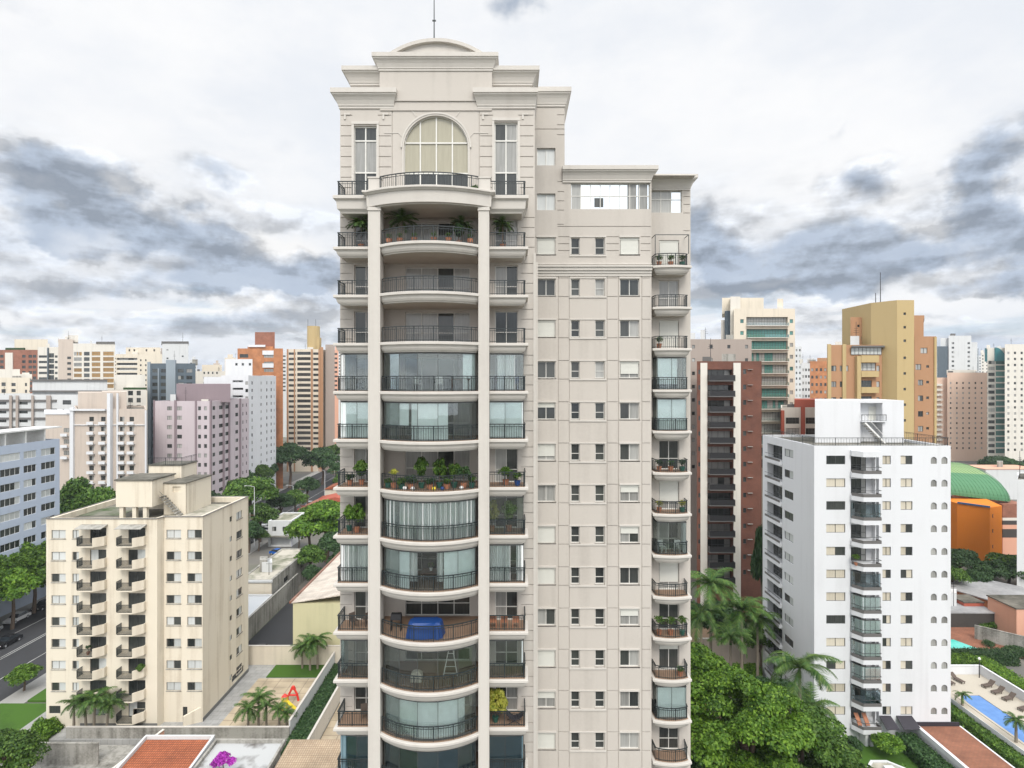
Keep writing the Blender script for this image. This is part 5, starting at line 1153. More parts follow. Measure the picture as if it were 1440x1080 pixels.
    # row along the skyline at the far left
    def far(label, px0, px1, pt, Y0, wall, fr, mat2=None, D=18, zmin=22, name='apartment_building', seed=1, **k):
        x0, x1 = front(px0, px1, Y0); ff = [(PX(a,Y0)-x0, (b_-a)/F*Y0, rows(PZ(yb,Y0), pp/F*Y0, n), hh, st, ex) for a, b_, yb, pp, n, hh, st, ex in fr]
        return bld(name, label, 'building', splay(x0,x1,Y0,Y0+D), PZ(pt,Y0), wall, {0: ff}, zmin=zmin, seed=seed, **k), x0, x1
    d0 = dict(vars=[0])
    r, x0, x1 = far('brick red and white block at the far left of the skyline', -30, 53, 492, 300, 'brick_red', [(a, b_, 503, 7.6, 7, 1.5, 'slide', d0) for a, b_ in ((0,5),(13,18),(31,36),(40,45),(46,51))])
    part_box(r, 'white_band', 'pale_cream', (PX(8,300), PX(18.5,300), 299.6, 299.99, 0, PZ(496,300))); part_box(r, 'roof_room', 'cream_render', (PX(18,303), PX(65,303), 304, 314, PZ(493,300)-1, PZ(477,303)))
    part_box(r, 'terrace_hedge', 'leaf_dark', (PX(6,300), PX(32,300), 300.6, 301.6, PZ(492,300)-.3, PZ(489,300)))
    r, x0, x1 = far('pale block with dark blue middle balconies on the left skyline', 53, 82, 488, 296, 'pale_cream', [(54.5, 66, 503, 7.7, 7, 1.2, 'ribbon', d0), (69, 76, 503, 7.7, 7, 2.3, 'slide', d0), (77, 81, 503, 7.7, 7, 1.2, 'slide', d0)])
    part_box(r, 'dark_bay', 'dark_blue_grey', (PX(67.5,296), PX(69,296), 295.4, 295.99, 20, PZ(489,296)))
    r, x0, x1 = far('plain beige slab block with a stepped roof on the left skyline', 82, 103, 477, 292, 'pinkish_beige', [(94.5, 100, 505, 7.7, 6, 1.3, 'slide', d0)])
    part_box(r, 'roof_room', 'pale_cream', (PX(95,296), PX(110,296), 296, 304, PZ(478,292)-1, PZ(471.5,296)))
    r, x0, x1 = far('cream block with ochre balcony blinds on the left skyline', 103, 162, 483, 290, 'pale_cream', [(104, 115, 500, 7.6, 7, 1.8, 'ribbon', dict(dp='pane_ochre', pp='pane_curtain')), (118, 126, 500, 7.6, 7, 1.9, 'slide', d0), (129, 141, 500, 7.6, 7, 2.0, 'ribbon', dict(dp='pane_ochre',pp='pane_ochre')), (145, 160, 500, 7.6, 7, 2.0, 'ribbon', dict(dp='pane_ochre',pp='pane_ochre'))])
    part_box(r, 'roof_edge', 'dark_concrete', (PX(136,290), PX(162,290)+.2, 289.5, 300, PZ(483,290)+.01, PZ(480.5,290)))
    r, x0, x1 = far('cream block with long shaded balconies and a scalloped attic', 163, 229, 498, 286, 'cream_render', [(164, 193, 508, 7.0, 6, 1.7, 'loggia', dict(depth=1.2, ph=.6, bmat='pale_cream')), (197, 199, 508, 7, 10, 1.0, 'single', d0), (204, 206, 508, 7, 10, 1.0, 'single', d0)])
    part_box(r, 'attic', 'cream_render', (PX(175,288), PX(224,288), 289, 300, PZ(499,286)-1, PZ(488.5,288)))
    part_box(r, 'attic_window', 'dark_interior', *[(PX(q,289), PX(q+2,289), 288.9, 288.99, PZ(494,289), PZ(491,289)) for q in (181, 188, 205, 216)])
    # middle ground at the far left
    r, x0, x1 = far('pale yellow house block with roof terrace at the left edge', -20, 42, 531, 215, 'cream_render', [(2, 8, 533.5, 9.5, 4, 1.4, 'slide', d0), (16, 22, 543, 8.5, 3, 1.2, 'single', d0), (35, 38, 533.5, 9.5, 4, 1.2, 'single', d0)])
    part_box(r, 'upper_block', 'pale_cream', (PX(22,218), PX(42,218), 219, 228, PZ(532,215)-1, PZ(526,218)), (PX(-20,218), PX(22,218)-.1, 220, 228, PZ(532,215)-1, PZ(519,218)))
    r, x0, x1 = far('long pale grey block with dark roof edge and dark grid framing', -20, 145, 555, 190, 'white_grey', [(a, b_, 569, 12.5, 6, 1.5, 'ribbon', d0) for a, b_ in ((-4,9),(27,39),(88,100))], D=20, zmin=12)
    y = 190
    part_box(r, 'dark_band', 'dark_concrete', *[(x0, PX(80,y), y-.35, y-.002, PZ(564+12.5*k,y)-.25, PZ(562+12.5*k,y)) for k in range(6)])
    part_box(r, 'dark_pier', 'taupe', *[(PX(a,y), PX(b_,y), y-.6, y-.36, 5, PZ(556,y)) for a, b_ in ((15,18.5),(24,27.5),(46,49),(67,73))])
    part_box(r, 'attic', 'white_grey', (PX(42,y+1), x1, y+2, y+16, PZ(556,y)-1, PZ(536,y+2))); part_box(r, 'roof_edge', 'dark_concrete', (PX(41,y+1), x1+.3, y+1.5, y+17, PZ(536,y+2)+.01, PZ(533.5,y+2)), (PX(41,y+1), x1+.2, y+1.0, y+1.99, PZ(551,y+2), PZ(549,y+2)))
    # pinkish block with white corner strips
    Y0 = 164; r, x0, x1 = far('pinkish beige block with white corner strips and air conditioner balconies', 105, 205, 575, Y0, 'pinkish_beige', [(a, b_, 592.5, 13.8, 8, 1.3, 'slide', dict(vars=[0,2])) for a, b_ in ((125.5,132),(142,148.5),(168.5,175),(182,188.5))], zmin=5, D=22)
    part_box(r, 'white_strip', 'white_paint', (PX(100,Y0), PX(105,Y0), Y0-.6, Y0+.3, 0, PZ(573,Y0)), (PX(154.5,Y0), PX(159,Y0), Y0-1.2, Y0-.002, 0, PZ(553,Y0)), (PX(165,Y0), PX(167,Y0), Y0-.4, Y0-.002, 0, PZ(553,Y0)), (x1-.1, x1+.25, Y0-.3, Y0+.2, 0, PZ(577,Y0)))
    part_box(r, 'upper_block', 'pinkish_beige', (PX(106,Y0+2), PX(143,Y0+2), Y0+3, Y0+18, PZ(575,Y0)-1, PZ(552,Y0+3)), (PX(143,Y0+1)+.05, PX(178,Y0+1), Y0+1, Y0+18, PZ(575,Y0)-1, PZ(551,Y0+1)))
    part_box(r, 'ledge', 'white_paint', (PX(93,Y0), PX(150,Y0), Y0-.8, Y0-.003, PZ(577.5,Y0), PZ(575,Y0)), (PX(105,Y0), x1, Y0-.3, Y0-.001, PZ(598,Y0), PZ(597,Y0)))
    part_box(r, 'side_wing', 'pinkish_beige', (PX(62,Y0), PX(106,Y0), Y0+.5, Y0+20, 0, PZ(583,Y0))); part_box(r, 'side_wing_cap', 'white_paint', (PX(61,Y0), PX(100,Y0)+.1, Y0+.3, Y0+20.1, PZ(583,Y0)+.01, PZ(581,Y0)))
    acb = MB(); acb.use('white_paint'); acb.box(0, 1.9, -.9, 0, -.12, 0); acb.box(0, 1.9, -.9, -.82, .001, .7); acb.use('white_grey'); acb.box(.9, 1.6, -.78, -.35, .02, .6); acb = acb.mesh('balcony')
    for a in (124.5, 141, 167.5, 181):
        for i in range(8): inst('balcony', acb, r, (PX(a,Y0), Y0, PZ(596.5+13.8*i,Y0)))
    for i, zy in enumerate((608, 624, 640)): inst('window', win_mesh(1.5,1.2,'slide',3,frame='dark_frame',sill=False), r, (PX(88,Y0), Y0+.35, PZ(zy,Y0))); inst('balcony', acb, r, (PX(86,Y0), Y0+.5, PZ(zy+5,Y0)))
    r, x0, x1 = far('cream block with planted terraces behind the pinkish one', 146, 206, 548, 212, 'pale_cream', [(180, 187, 556, 10, 4, 1.7, 'slide', d0), (192, 198, 556, 10, 5, 1.7, 'slide', d0)], zmin=12)
    part_box(r, 'upper_block', 'pale_cream', (PX(158,215), PX(202,215), 216, 226, PZ(549,212)-1, PZ(527,216))); part_box(r, 'terrace_hedge', 'leaf_dark', (PX(172,212), PX(203,212), 212.5, 213.5, PZ(548,212)-.4, PZ(545,212)))
    r, x0, x1 = far('low cream roofs between the white block and the blue grey tower', 262, 316, 522, 300, 'pale_cream', [(a, a+2.2, 526, 7, 3, 1.2, 'single', d0) for a in (286, 292, 298, 304)], zmin=12)
    part_box(r, 'upper_block', 'cream_render', (PX(284,304), PX(312,304), 304, 314, PZ(523,300)-1, PZ(513,304)))
    # faint skyline further out
    rr = random.Random(21)
    specs = [(0,'low white block on the horizon above the left skyline roofs',28,60,486),(1,'cream tower on the horizon behind the blind covered block',160,178,500),(2,'small grey tower on the horizon just right of the orange brick tower',398,404,500),(3,'white slim tower on the horizon left of the classical tower',466,480,488),(4,'pale tower on the horizon right of the classical tower',972,985,505),(5,'low pale block on the horizon between the slim brick tower and the ochre tower',1118,1166,522),(6,'grey tower on the horizon behind the teal glass one',1376,1396,500)]
    mats = ['white_grey','cream_render','taupe','white_grey','pale_cream','pale_cream','white_grey']
    for i, lab, a, b_, t in specs:
        Y = 520+20*i; x0, x1 = front(a, b_, Y); n = max(2, int((x1-x0)/4)); 
        bld('apartment_building', lab, 'building', splay(x0,x1,Y,Y+20), PZ(t,Y), mats[i], {0: grid(x1-x0, min(n,8), 1.5, rows(PZ(t,Y)-3.5, 3.1, 9), 1.4, 'single', 1.0, dict(vars=[0]))}, group=None, zmin=25, seed=i)
left_side()
# ================================================================== plants
def crown_mesh(seed, mat, n=8000, leaf=.06, rz=.8, lumps=34, spread=.68, lumpr=(.24,.40), full=False, flat=.72):
    """crown of unit radius: many leaf faces on the outer shells of overlapping lumps"""
    r = np.random.RandomState(seed)
    d = r.normal(size=(lumps,3)); d /= np.linalg.norm(d,axis=1)[:,None]; 
    if not full: d[:,2] = np.abs(d[:,2])*1.25-.5
    cen = d*(spread*r.uniform(.55,1.0,size=(lumps,1))); cen[:,2] *= rz
    rad = r.uniform(lumpr[0],lumpr[1],size=lumps)
    k = r.choice(lumps, n, p=rad**2/np.sum(rad**2))
    v = r.normal(size=(n,3)); v /= np.linalg.norm(v,axis=1)[:,None]; v[:,2] = np.where(v[:,2]<-.3, -v[:,2], v[:,2])
    p = cen[k]+v*(rad[k]*r.uniform(.72,1.06,size=n))[:,None]*np.array([1,1,flat])
    nrm = v*.8+r.normal(size=(n,3))*.55+np.array([0,0,.35]); nrm /= np.linalg.norm(nrm,axis=1)[:,None]
    t = np.cross(nrm, r.normal(size=(n,3))); t /= np.linalg.norm(t,axis=1)[:,None]; b = np.cross(nrm,t)
    s = leaf*r.uniform(.6,1.25,size=(n,1))
    q = np.stack([p-t*s, p-b*s*.6, p+t*s, p+b*s*.6],axis=1).reshape(-1,3)
    me = bpy.data.meshes.new('crown'); me.vertices.add(4*n); me.vertices.foreach_set('co', q.ravel())
    me.loops.add(4*n); me.loops.foreach_set('vertex_index', np.arange(4*n)); me.polygons.add(n)
    me.polygons.foreach_set('loop_start', np.arange(0,4*n,4)); me.polygons.foreach_set('loop_total', np.full(n,4))
    me.materials.append(MT[mat]); me.update(); me.validate(); return me, cen, rad
CR = {}
def crown(seed, mat, **k):
    key = (seed, mat, tuple(sorted(k.items())))
    if key not in CR: CR[key] = crown_mesh(seed, mat, **k)
    return CR[key]
def tree(label, x, y, h, r, mat='leaf_mid', seed=1, group=None, rz=.8, z0=0, rzs=None, name='tree', cat='tree', trunk=True, bark='bark', rot=0, **k):
    me, cen, rad = crown(seed, mat, **k)
    t = thing(name, label, cat, (x, y, z0), group)
    hz = r*(rzs or rz)
    o = child('crown', me, t); o.location = (0,0,h-hz*.95); o.scale = (r, r, r*(rzs or 1)); o.rotation_euler = (0,0,rot)
    if trunk:
        mb = MB().use(bark); cz = h-hz*.95; tr = max(.08, r*.055)
        mb.tube([(0,0,0),(.05*r,0,cz*.4),(0,.03*r,max(cz-r*.25,cz*.7))],[tr*1.25,tr,tr*.8],7)
        rr = random.Random(seed)
        ca, sa = math.cos(rot), math.sin(rot)
        for j in range(6):
            c = cen[j*3 % len(cen)]; cx_, cy_ = (c[0]*ca-c[1]*sa)*r, (c[0]*sa+c[1]*ca)*r
            mb.tube([(0,.02*r,cz*.62),(cx_*.5,cy_*.5,cz+c[2]*r*.3-r*.1),(cx_,cy_,cz+c[2]*r*(rzs or 1))],[tr*.6,tr*.4,tr*.15],5)
        me2 = mb.mesh('trunk'); child('trunk', me2, t)
    return t
def palm_mesh(seed, n=15, L=1.0, mat='leaf_palm'):
    r = random.Random(seed); mb = MB().use(mat)
    for k in range(n):
        az = 2*math.pi*k/n+r.uniform(-.25,.25); el = r.uniform(.0,1.35); ln = L*r.uniform(.85,1.15)
        pts = []; p = Vector((0,0,0)); e = el; m_ = 12
        for i in range(m_+1):
            pts.append(p.copy()); p = p+Vector((math.cos(az)*math.cos(e), math.sin(az)*math.cos(e), math.sin(e)))*(ln/m_); e -= .115+.05*r.random()
        mb.tube(pts[:], [.016*L*(1-i/(m_+2)) for i in range(m_+1)], 3)
        for i in range(3, m_*5):
            f = i/(m_*5); a = pts[int(f*m_)].lerp(pts[min(m_, int(f*m_)+1)], f*m_-int(f*m_)); d = (pts[min(m_,int(f*m_)+1)]-pts[int(f*m_)]).normalized()
            side = d.cross(Vector((0,0,1))).normalized(); ll = ln*.21*math.sin(math.pi*min(1,f*.86+.14))**.6*r.uniform(.8,1.1)
            for s in (-1,1):
                tip = a+side*s*ll*.9+d*ll*.75-Vector((0,0,ll*r.uniform(.1,.6))); w = d*(.010*L)
                mb.face([a-w, a+w, tip+w*.2, tip-w*.2])
    return mb.mesh('fronds')
PM = [palm_mesh(1, 20), palm_mesh(5, 24), palm_mesh(9, 18)]
def palm(label, x, y, h, L, seed=0, z0=0, group=None, rot=0.0, tr=.13, lean=0.0):
    t = thing('palm_tree', label, 'palm tree', (x, y, z0), group)
    o = child('fronds', PM[seed%3], t); o.location = (lean,0,h); o.scale = (L,L,L); o.rotation_euler = (0,0,rot)
    mb = MB().use('palm_bark'); n = 8
    mb.tube([(lean*(i/n)**2,0,h*i/n) for i in range(n+1)], [tr*(1.25-.4*i/n)+(.015 if i%2 else 0) for i in range(n+1)], 8)
    mb.use('leaf_palm'); mb.tube([(lean,0,h-L*.22),(lean,0,h+.02)],[tr*1.1,tr*.6],7)
    child('trunk', mb.mesh('trunk'), t); return t
def hedge(label, x0, x1, y0, y1, h, z0=0, mat='leaf_mid', seed=1, dens=70, cat='hedge', name='hedge', group=None):
    r = np.random.RandomState(seed); lx, ly = x1-x0, y1-y0
    A = lx*ly+2*h*(lx+ly); n = int(min(14000, A*dens)); f = r.uniform(size=n)*A
    p = np.zeros((n,3)); nr = np.zeros((n,3)); u, v = r.uniform(size=n), r.uniform(size=n)
    top = f < lx*ly; p[top] = np.stack([u*lx, v*ly, np.full(n,h)],1)[top]; nr[top] = (0,0,1)
    s1 = (~top)&(f < lx*ly+2*h*lx); sd = np.where(v>.5,1.,0.); p[s1] = np.stack([u*lx, sd*ly, r.uniform(size=n)*h],1)[s1]; nr[s1] = np.stack([0*u, sd*2-1, 0*u+.3],1)[s1]
    s2 = ~(top|s1); p[s2] = np.stack([sd*lx, u*ly, r.uniform(size=n)*h],1)[s2]; nr[s2] = np.stack([sd*2-1, 0*u, 0*u+.3],1)[s2]
    p += r.normal(size=(n,3))*.08*min(1, h); nr = nr+r.normal(size=(n,3))*.5; nr /= np.linalg.norm(nr,axis=1)[:,None]
    t = np.cross(nr, r.normal(size=(n,3))); t /= np.linalg.norm(t,axis=1)[:,None]; b = np.cross(nr,t); s = r.uniform(.09,.2,size=(n,1))
    q = np.stack([p-t*s, p-b*s*.6, p+t*s, p+b*s*.6],axis=1).reshape(-1,3)
    verts = q.tolist(); faces = [tuple(range(4*i,4*i+4)) for i in range(n)]; m0 = len(verts)
    e = .1; verts += [(e,e,0),(lx-e,e,0),(lx-e,ly-e,0),(e,ly-e,0),(e,e,h-e),(lx-e,e,h-e),(lx-e,ly-e,h-e),(e,ly-e,h-e)]
    faces += [tuple(m0+k for k in ff) for ff in [(4,5,6,7),(0,1,5,4),(1,2,6,5),(2,3,7,6),(3,0,4,7)]]
    me = bpy.data.meshes.new(name); me.from_pydata(verts, [], faces); me.materials.append(MT[mat]); me.update()
    o = bpy.data.objects.new(name, me); C.objects.link(o); o.location = (x0,y0,z0); return tag(o, label, cat, group)

# ================================================================== ground level
def street_level():
    sheet('road', 'asphalt', -94, -71.5, 40, 900, .004)
    for x in (-88.5, -77.1): sheet('lane_marking', 'road_paint', x-.07, x+.07, 40, 420, .008)
    for x in (-83.0, -82.5): sheet('lane_marking', 'road_paint', x-.07, x+.07, 40, 420, .008)
    slab('pavement', 'sidewalk', -71.5, -67.8, 40, 420, 0, .14); slab('pavement', 'sidewalk', -97, -94, 40, 420, 0, .14)
    sheet('road', 'asphalt', -71.4, -20, 133, 146, .004) if False else None
    # yard of the cream block
    slab('yard', 'paving_grey', -62, -27.5, 69.6, 88.2, .0, 1.0)
    sheet('playground_paving', 'paving_beige', -37.4, -27.7, 70.6, 84.0, 1.006)
    slab('lawn', 'lawn', -36.4, -27.7, 84.2, 87.8, 1.0, 1.12)
    def wall(label, mat, a, b, z0, z1, th=.18, cap='tower_trim', name='garden_wall', cat='wall'):
        t = thing(name, label, cat, ((a[0]+b[0])/2, (a[1]+b[1])/2, z0))
        w = MB().use(mat); w.beam((*a,(z0+z1)/2),(*b,(z0+z1)/2), th, z1-z0); w.build('panel', t)
        c = MB().use(cap); c.beam((*a,z1+.04),(*b,z1+.04), th+.1, .075); c.build('coping', t); return t
    wall('long grey garden wall with pale coping in front of the playground', 'concrete', (-54.8,70), (-27.4,70), 0, 2.35)
    wall('cream boundary wall behind the lawn with the palm cluster', 'cream_render', (-41,88.1), (-24,88.1), 0, 3.9)
    wall('white boundary wall along the right side of the playground', 'white_grey', (-27.45,70.2), (-27.45,87.9), 0, 3.0)
    wall('low cream wall beside the planted strip, next to the classical tower', 'pale_cream', (-24.2,62), (-24.2,87.9), 0, 2.4)
    wall('stained concrete wall at the bottom left below the cream block', 'concrete', (-56.5,66), (-48,66), 0, 2.9, cap='concrete')
    wall('orange rendered wall running beside the clay tile roof', 'salmon', (-40.3,65.8), (-42.8,52), 0, 4.6, cap='pale_cream')
    slab('path', 'paving_beige', -24, -14, 55, 92, 0, .06)
    slab('courtyard', 'concrete', -56, -42.6, 50, 69.5, 0, .5)
    hedge('dark hedge strip between the white wall and the low cream wall', -27.2, -24.4, 66, 87.5, 1.5, 0, 'leaf_dark', 3, 60)
    slab('lawn', 'lawn', -71, -56.5, 60, 79, .0, .16); slab('path', 'sidewalk', -62, -56.4, 62, 76, .15, .22); slab('lawn', 'lawn', -67.7, -62.3, 79.5, 95, .0, .3)
    hedge('low clipped hedge beside the path left of the cream block', -60.0, -56.8, 66.5, 73.5, 1.1, .2, 'leaf_bright', 5)
    # foreground roofs
    def house_roof(label, x0, x1, y0, y1, z0, z1, mat, wmat, cap=None, cat='house', name='house'):
        t = thing(name, label, cat, ((x0+x1)/2,(y0+y1)/2,0))
        w = MB().use(wmat); w.loft([[(x0+.3,y0+.3,0),(x1-.3,y0+.3,0),(x1-.3,y1-.1,0),(x0+.3,y1-.1,0)],[(x0+.3,y0+.3,z0-.02),(x1-.3,y0+.3,z0-.02),(x1-.3,y1-.1,z1-.02),(x0+.3,y1-.1,z1-.02)]]); w.build('wall', t)
        r = MB().use(mat); r.loft([[(x0,y0,z0),(x1,y0,z0),(x1,y1,z1),(x0,y1,z1)],[(x0,y0,z0+.12),(x1,y0,z0+.12),(x1,y1,z1+.12),(x0,y1,z1+.12)]]); r.build('roof', t)
        if cap:
            for a, b in (((x0-.1,y0,z0+.25),(x0-.1,y1,z1+.25)),((x1+.1,y0,z0+.25),(x1+.1,y1,z1+.25)),((x0-.2,y1+.1,z1+.25),(x1+.2,y1+.1,z1+.25))):
                c = MB().use(cap); c.beam(a, b, .25, .5); c.build('parapet', t)
        return t
    house_roof('house with an orange clay tile roof at the bottom edge', -40.6, -33.3, 46, 63.2, 3.4, 5.0, 'clay_tiles', 'cream_render', 'white_grey')
    house_roof('house with a weathered white sheet roof next to the orange one', -32.7, -25.3, 46, 63.0, 4.0, 4.7, 'weathered_white_roof', 'white_grey', 'concrete')
    house_roof('house with a beige tile roof at the bottom beside the classical tower', -24.6, -18.2, 44, 63.2, 3.8, 5.0, 'beige_tiles', 'cream_render')
    bw = MB().use('blue_tarp'); bw.tube([(-22.6,66.8,.1),(-22.6,66.8,1.2),(-22.6,66.8,1.5)],[.9,.9,.3],10); tag(bw.build('water_tank', loc=(-22.6,66.8,.1)), 'blue water tank beside the path, just left of the classical tower base', 'water tank')
    # warehouse with pale tiled roof
    t = thing('warehouse', 'warehouse with pale yellow green wall and light tiled roof behind the lawn', 'warehouse', (-27,100,0))
    w = MB().use('pale_yellow_wall'); w.loft([[(-34.5,89.6,0),(-14,89.6,0),(-14,118,0),(-34.5,118,0)],[(-34.5,89.6,9.9),(-14,89.6,9.9),(-14,118,9.9),(-34.5,118,9.9)]]); w.build('wall', t)
    r = MB().use('light_tiles'); r.loft([[(-34.7,89.4,9.95),(-24,89.4,11.6),(-24,118.2,11.6),(-34.7,118.2,9.95)],[(-34.7,89.4,10.05),(-24,89.4,11.75),(-24,118.2,11.75),(-34.7,118.2,10.05)]])
    r.loft([[(-24,89.4,11.6),(-13.8,89.4,9.95),(-13.8,118.2,9.95),(-24,118.2,11.6)],[(-24,89.4,11.74),(-13.8,89.4,10.05),(-13.8,118.2,10.05),(-24,118.2,11.74)]]); r.build('roof', t)
    g = MB().use('brick_red'); g.beam((-34.85,89.4,10.1),(-34.85,118.2,10.1),.35,.3); g.build('gutter', t)
    # long flat building and its low neighbours
    x0, x1, y0, y1 = -53.5, -46.9, 111, 132; L = y1-y0
    t = bld('workshop', 'long low workshop with a pale flat roof behind the cream block', 'building', rect(x0,x1,y0,y1), 6.0, 'concrete', {1: [(2,2.2,[1.4],1.3,'ribbon'),(6,2.2,[3.2],1.1,'slide'),(10,2.2,[1.4],1.5,'ribbon'),(15,1.5,[3.2],1.1,'single')], 0: [(1,4,[2.2],1.6,'ribbon')]}, zmin=1, roof='roof_membrane', parapet=.12, seed=2)
    part_box(t, 'front_wall', 'cream_render', (x0, x1+.05, y0-.2, y0-.003, 0, 5.4)); part_box(t, 'eave', 'white_grey', (x0-.3, x1+.3, y0-.4, y0-.21, 5.7, 6.1))
    house_roof('low building with a white sheet roof in front of the workshop', -54, -46.6, 97, 110, 2.9, 3.1, 'white_sheet', 'concrete', 'white_grey')
    house_roof('small shed with a bluish white roof nearest to the cream block', -54, -47.5, 90, 96, 2.4, 2.5, 'white_sheet', 'concrete', 'concrete')
    wall('tall weathered wall along the drive beside the workshop', 'concrete', (-45.6,92), (-45.6,121), 0, 3.9, .25, 'concrete')
    sheet('drive', 'asphalt', -45.4, -35, 89, 135, .006)
    # two storey house with lilac side
    x0, x1 = PX(377,154), PX(410,154)
    t = bld('house', 'two storey white house with a lilac side wall near the avenue', 'house', rect(x0,x1,154,164), 7.0, 'white_grey', {0: [(1.1,1.1,[4.2],1.2,'slide'),(3.9,1.1,[4.2],1.2,'slide'),(.6,5.2,[.4],2.2,'recess',dict(depth=1.2))]}, zmin=.3, parapet=.2, roof='roof_membrane')
    part_box(t, 'side_wall', 'lilac', (x1+.002, x1+.12, 154.02, 164, 0, 6.7)); part_box(t, 'porch_roof', 'roof_slab', (x0-.3, x1+.1, 152.6, 153.99, 2.85, 3.0))
    # shops and houses along the avenue further on
    rr = random.Random(9)
    hs = [(-66,-60,176,184,5,'white_grey','small white house under the bright tree near the avenue','brick_red'), (-67,-58,204,214,6,'cream_render','cream shop with a red roof beside the avenue','clay_tiles'),
          (-68,-60,226,238,5,'pinkish_beige','low beige shop with a clay roof far along the avenue','clay_tiles'), (-69,-61,252,262,7,'white_grey','white two storey shop far along the avenue','roof_membrane'), (-66,-52,190,199,4.5,'pale_cream','wide low shop with a red roof between the avenue trees','red_paint')]
    for x0, x1, y0, y1, h, m_, lab, rf in hs:
        t = thing('house', lab, 'house', ((x0+x1)/2,(y0+y1)/2,0)); b = MB().use(m_)
        facade(b, (x0,y0), 0, x1-x0, 0, h, [(1,2.2,1,2.2,.2,True),(x1-x0-2.4,x1-x0-1.2,1,2.2,.2,True)]); facade(b, (x1,y0), math.pi/2, y1-y0, 0, h, []); facade(b, (x0,y1), -math.pi/2, y1-y0, 0, h, []); facade(b, (x1,y1), math.pi, x1-x0, 0, h, []); b.build('wall', t)
        r = MB().use(rf); xm = (x0+x1)/2; r.loft([[(x0-.4,y0-.4,h),(x1+.4,y0-.4,h),(xm,y0-.4,h+1.6)],[(x0-.4,y1+.4,h),(x1+.4,y1+.4,h),(xm,y1+.4,h+1.6)]]); r.build('roof', t)
street_level()

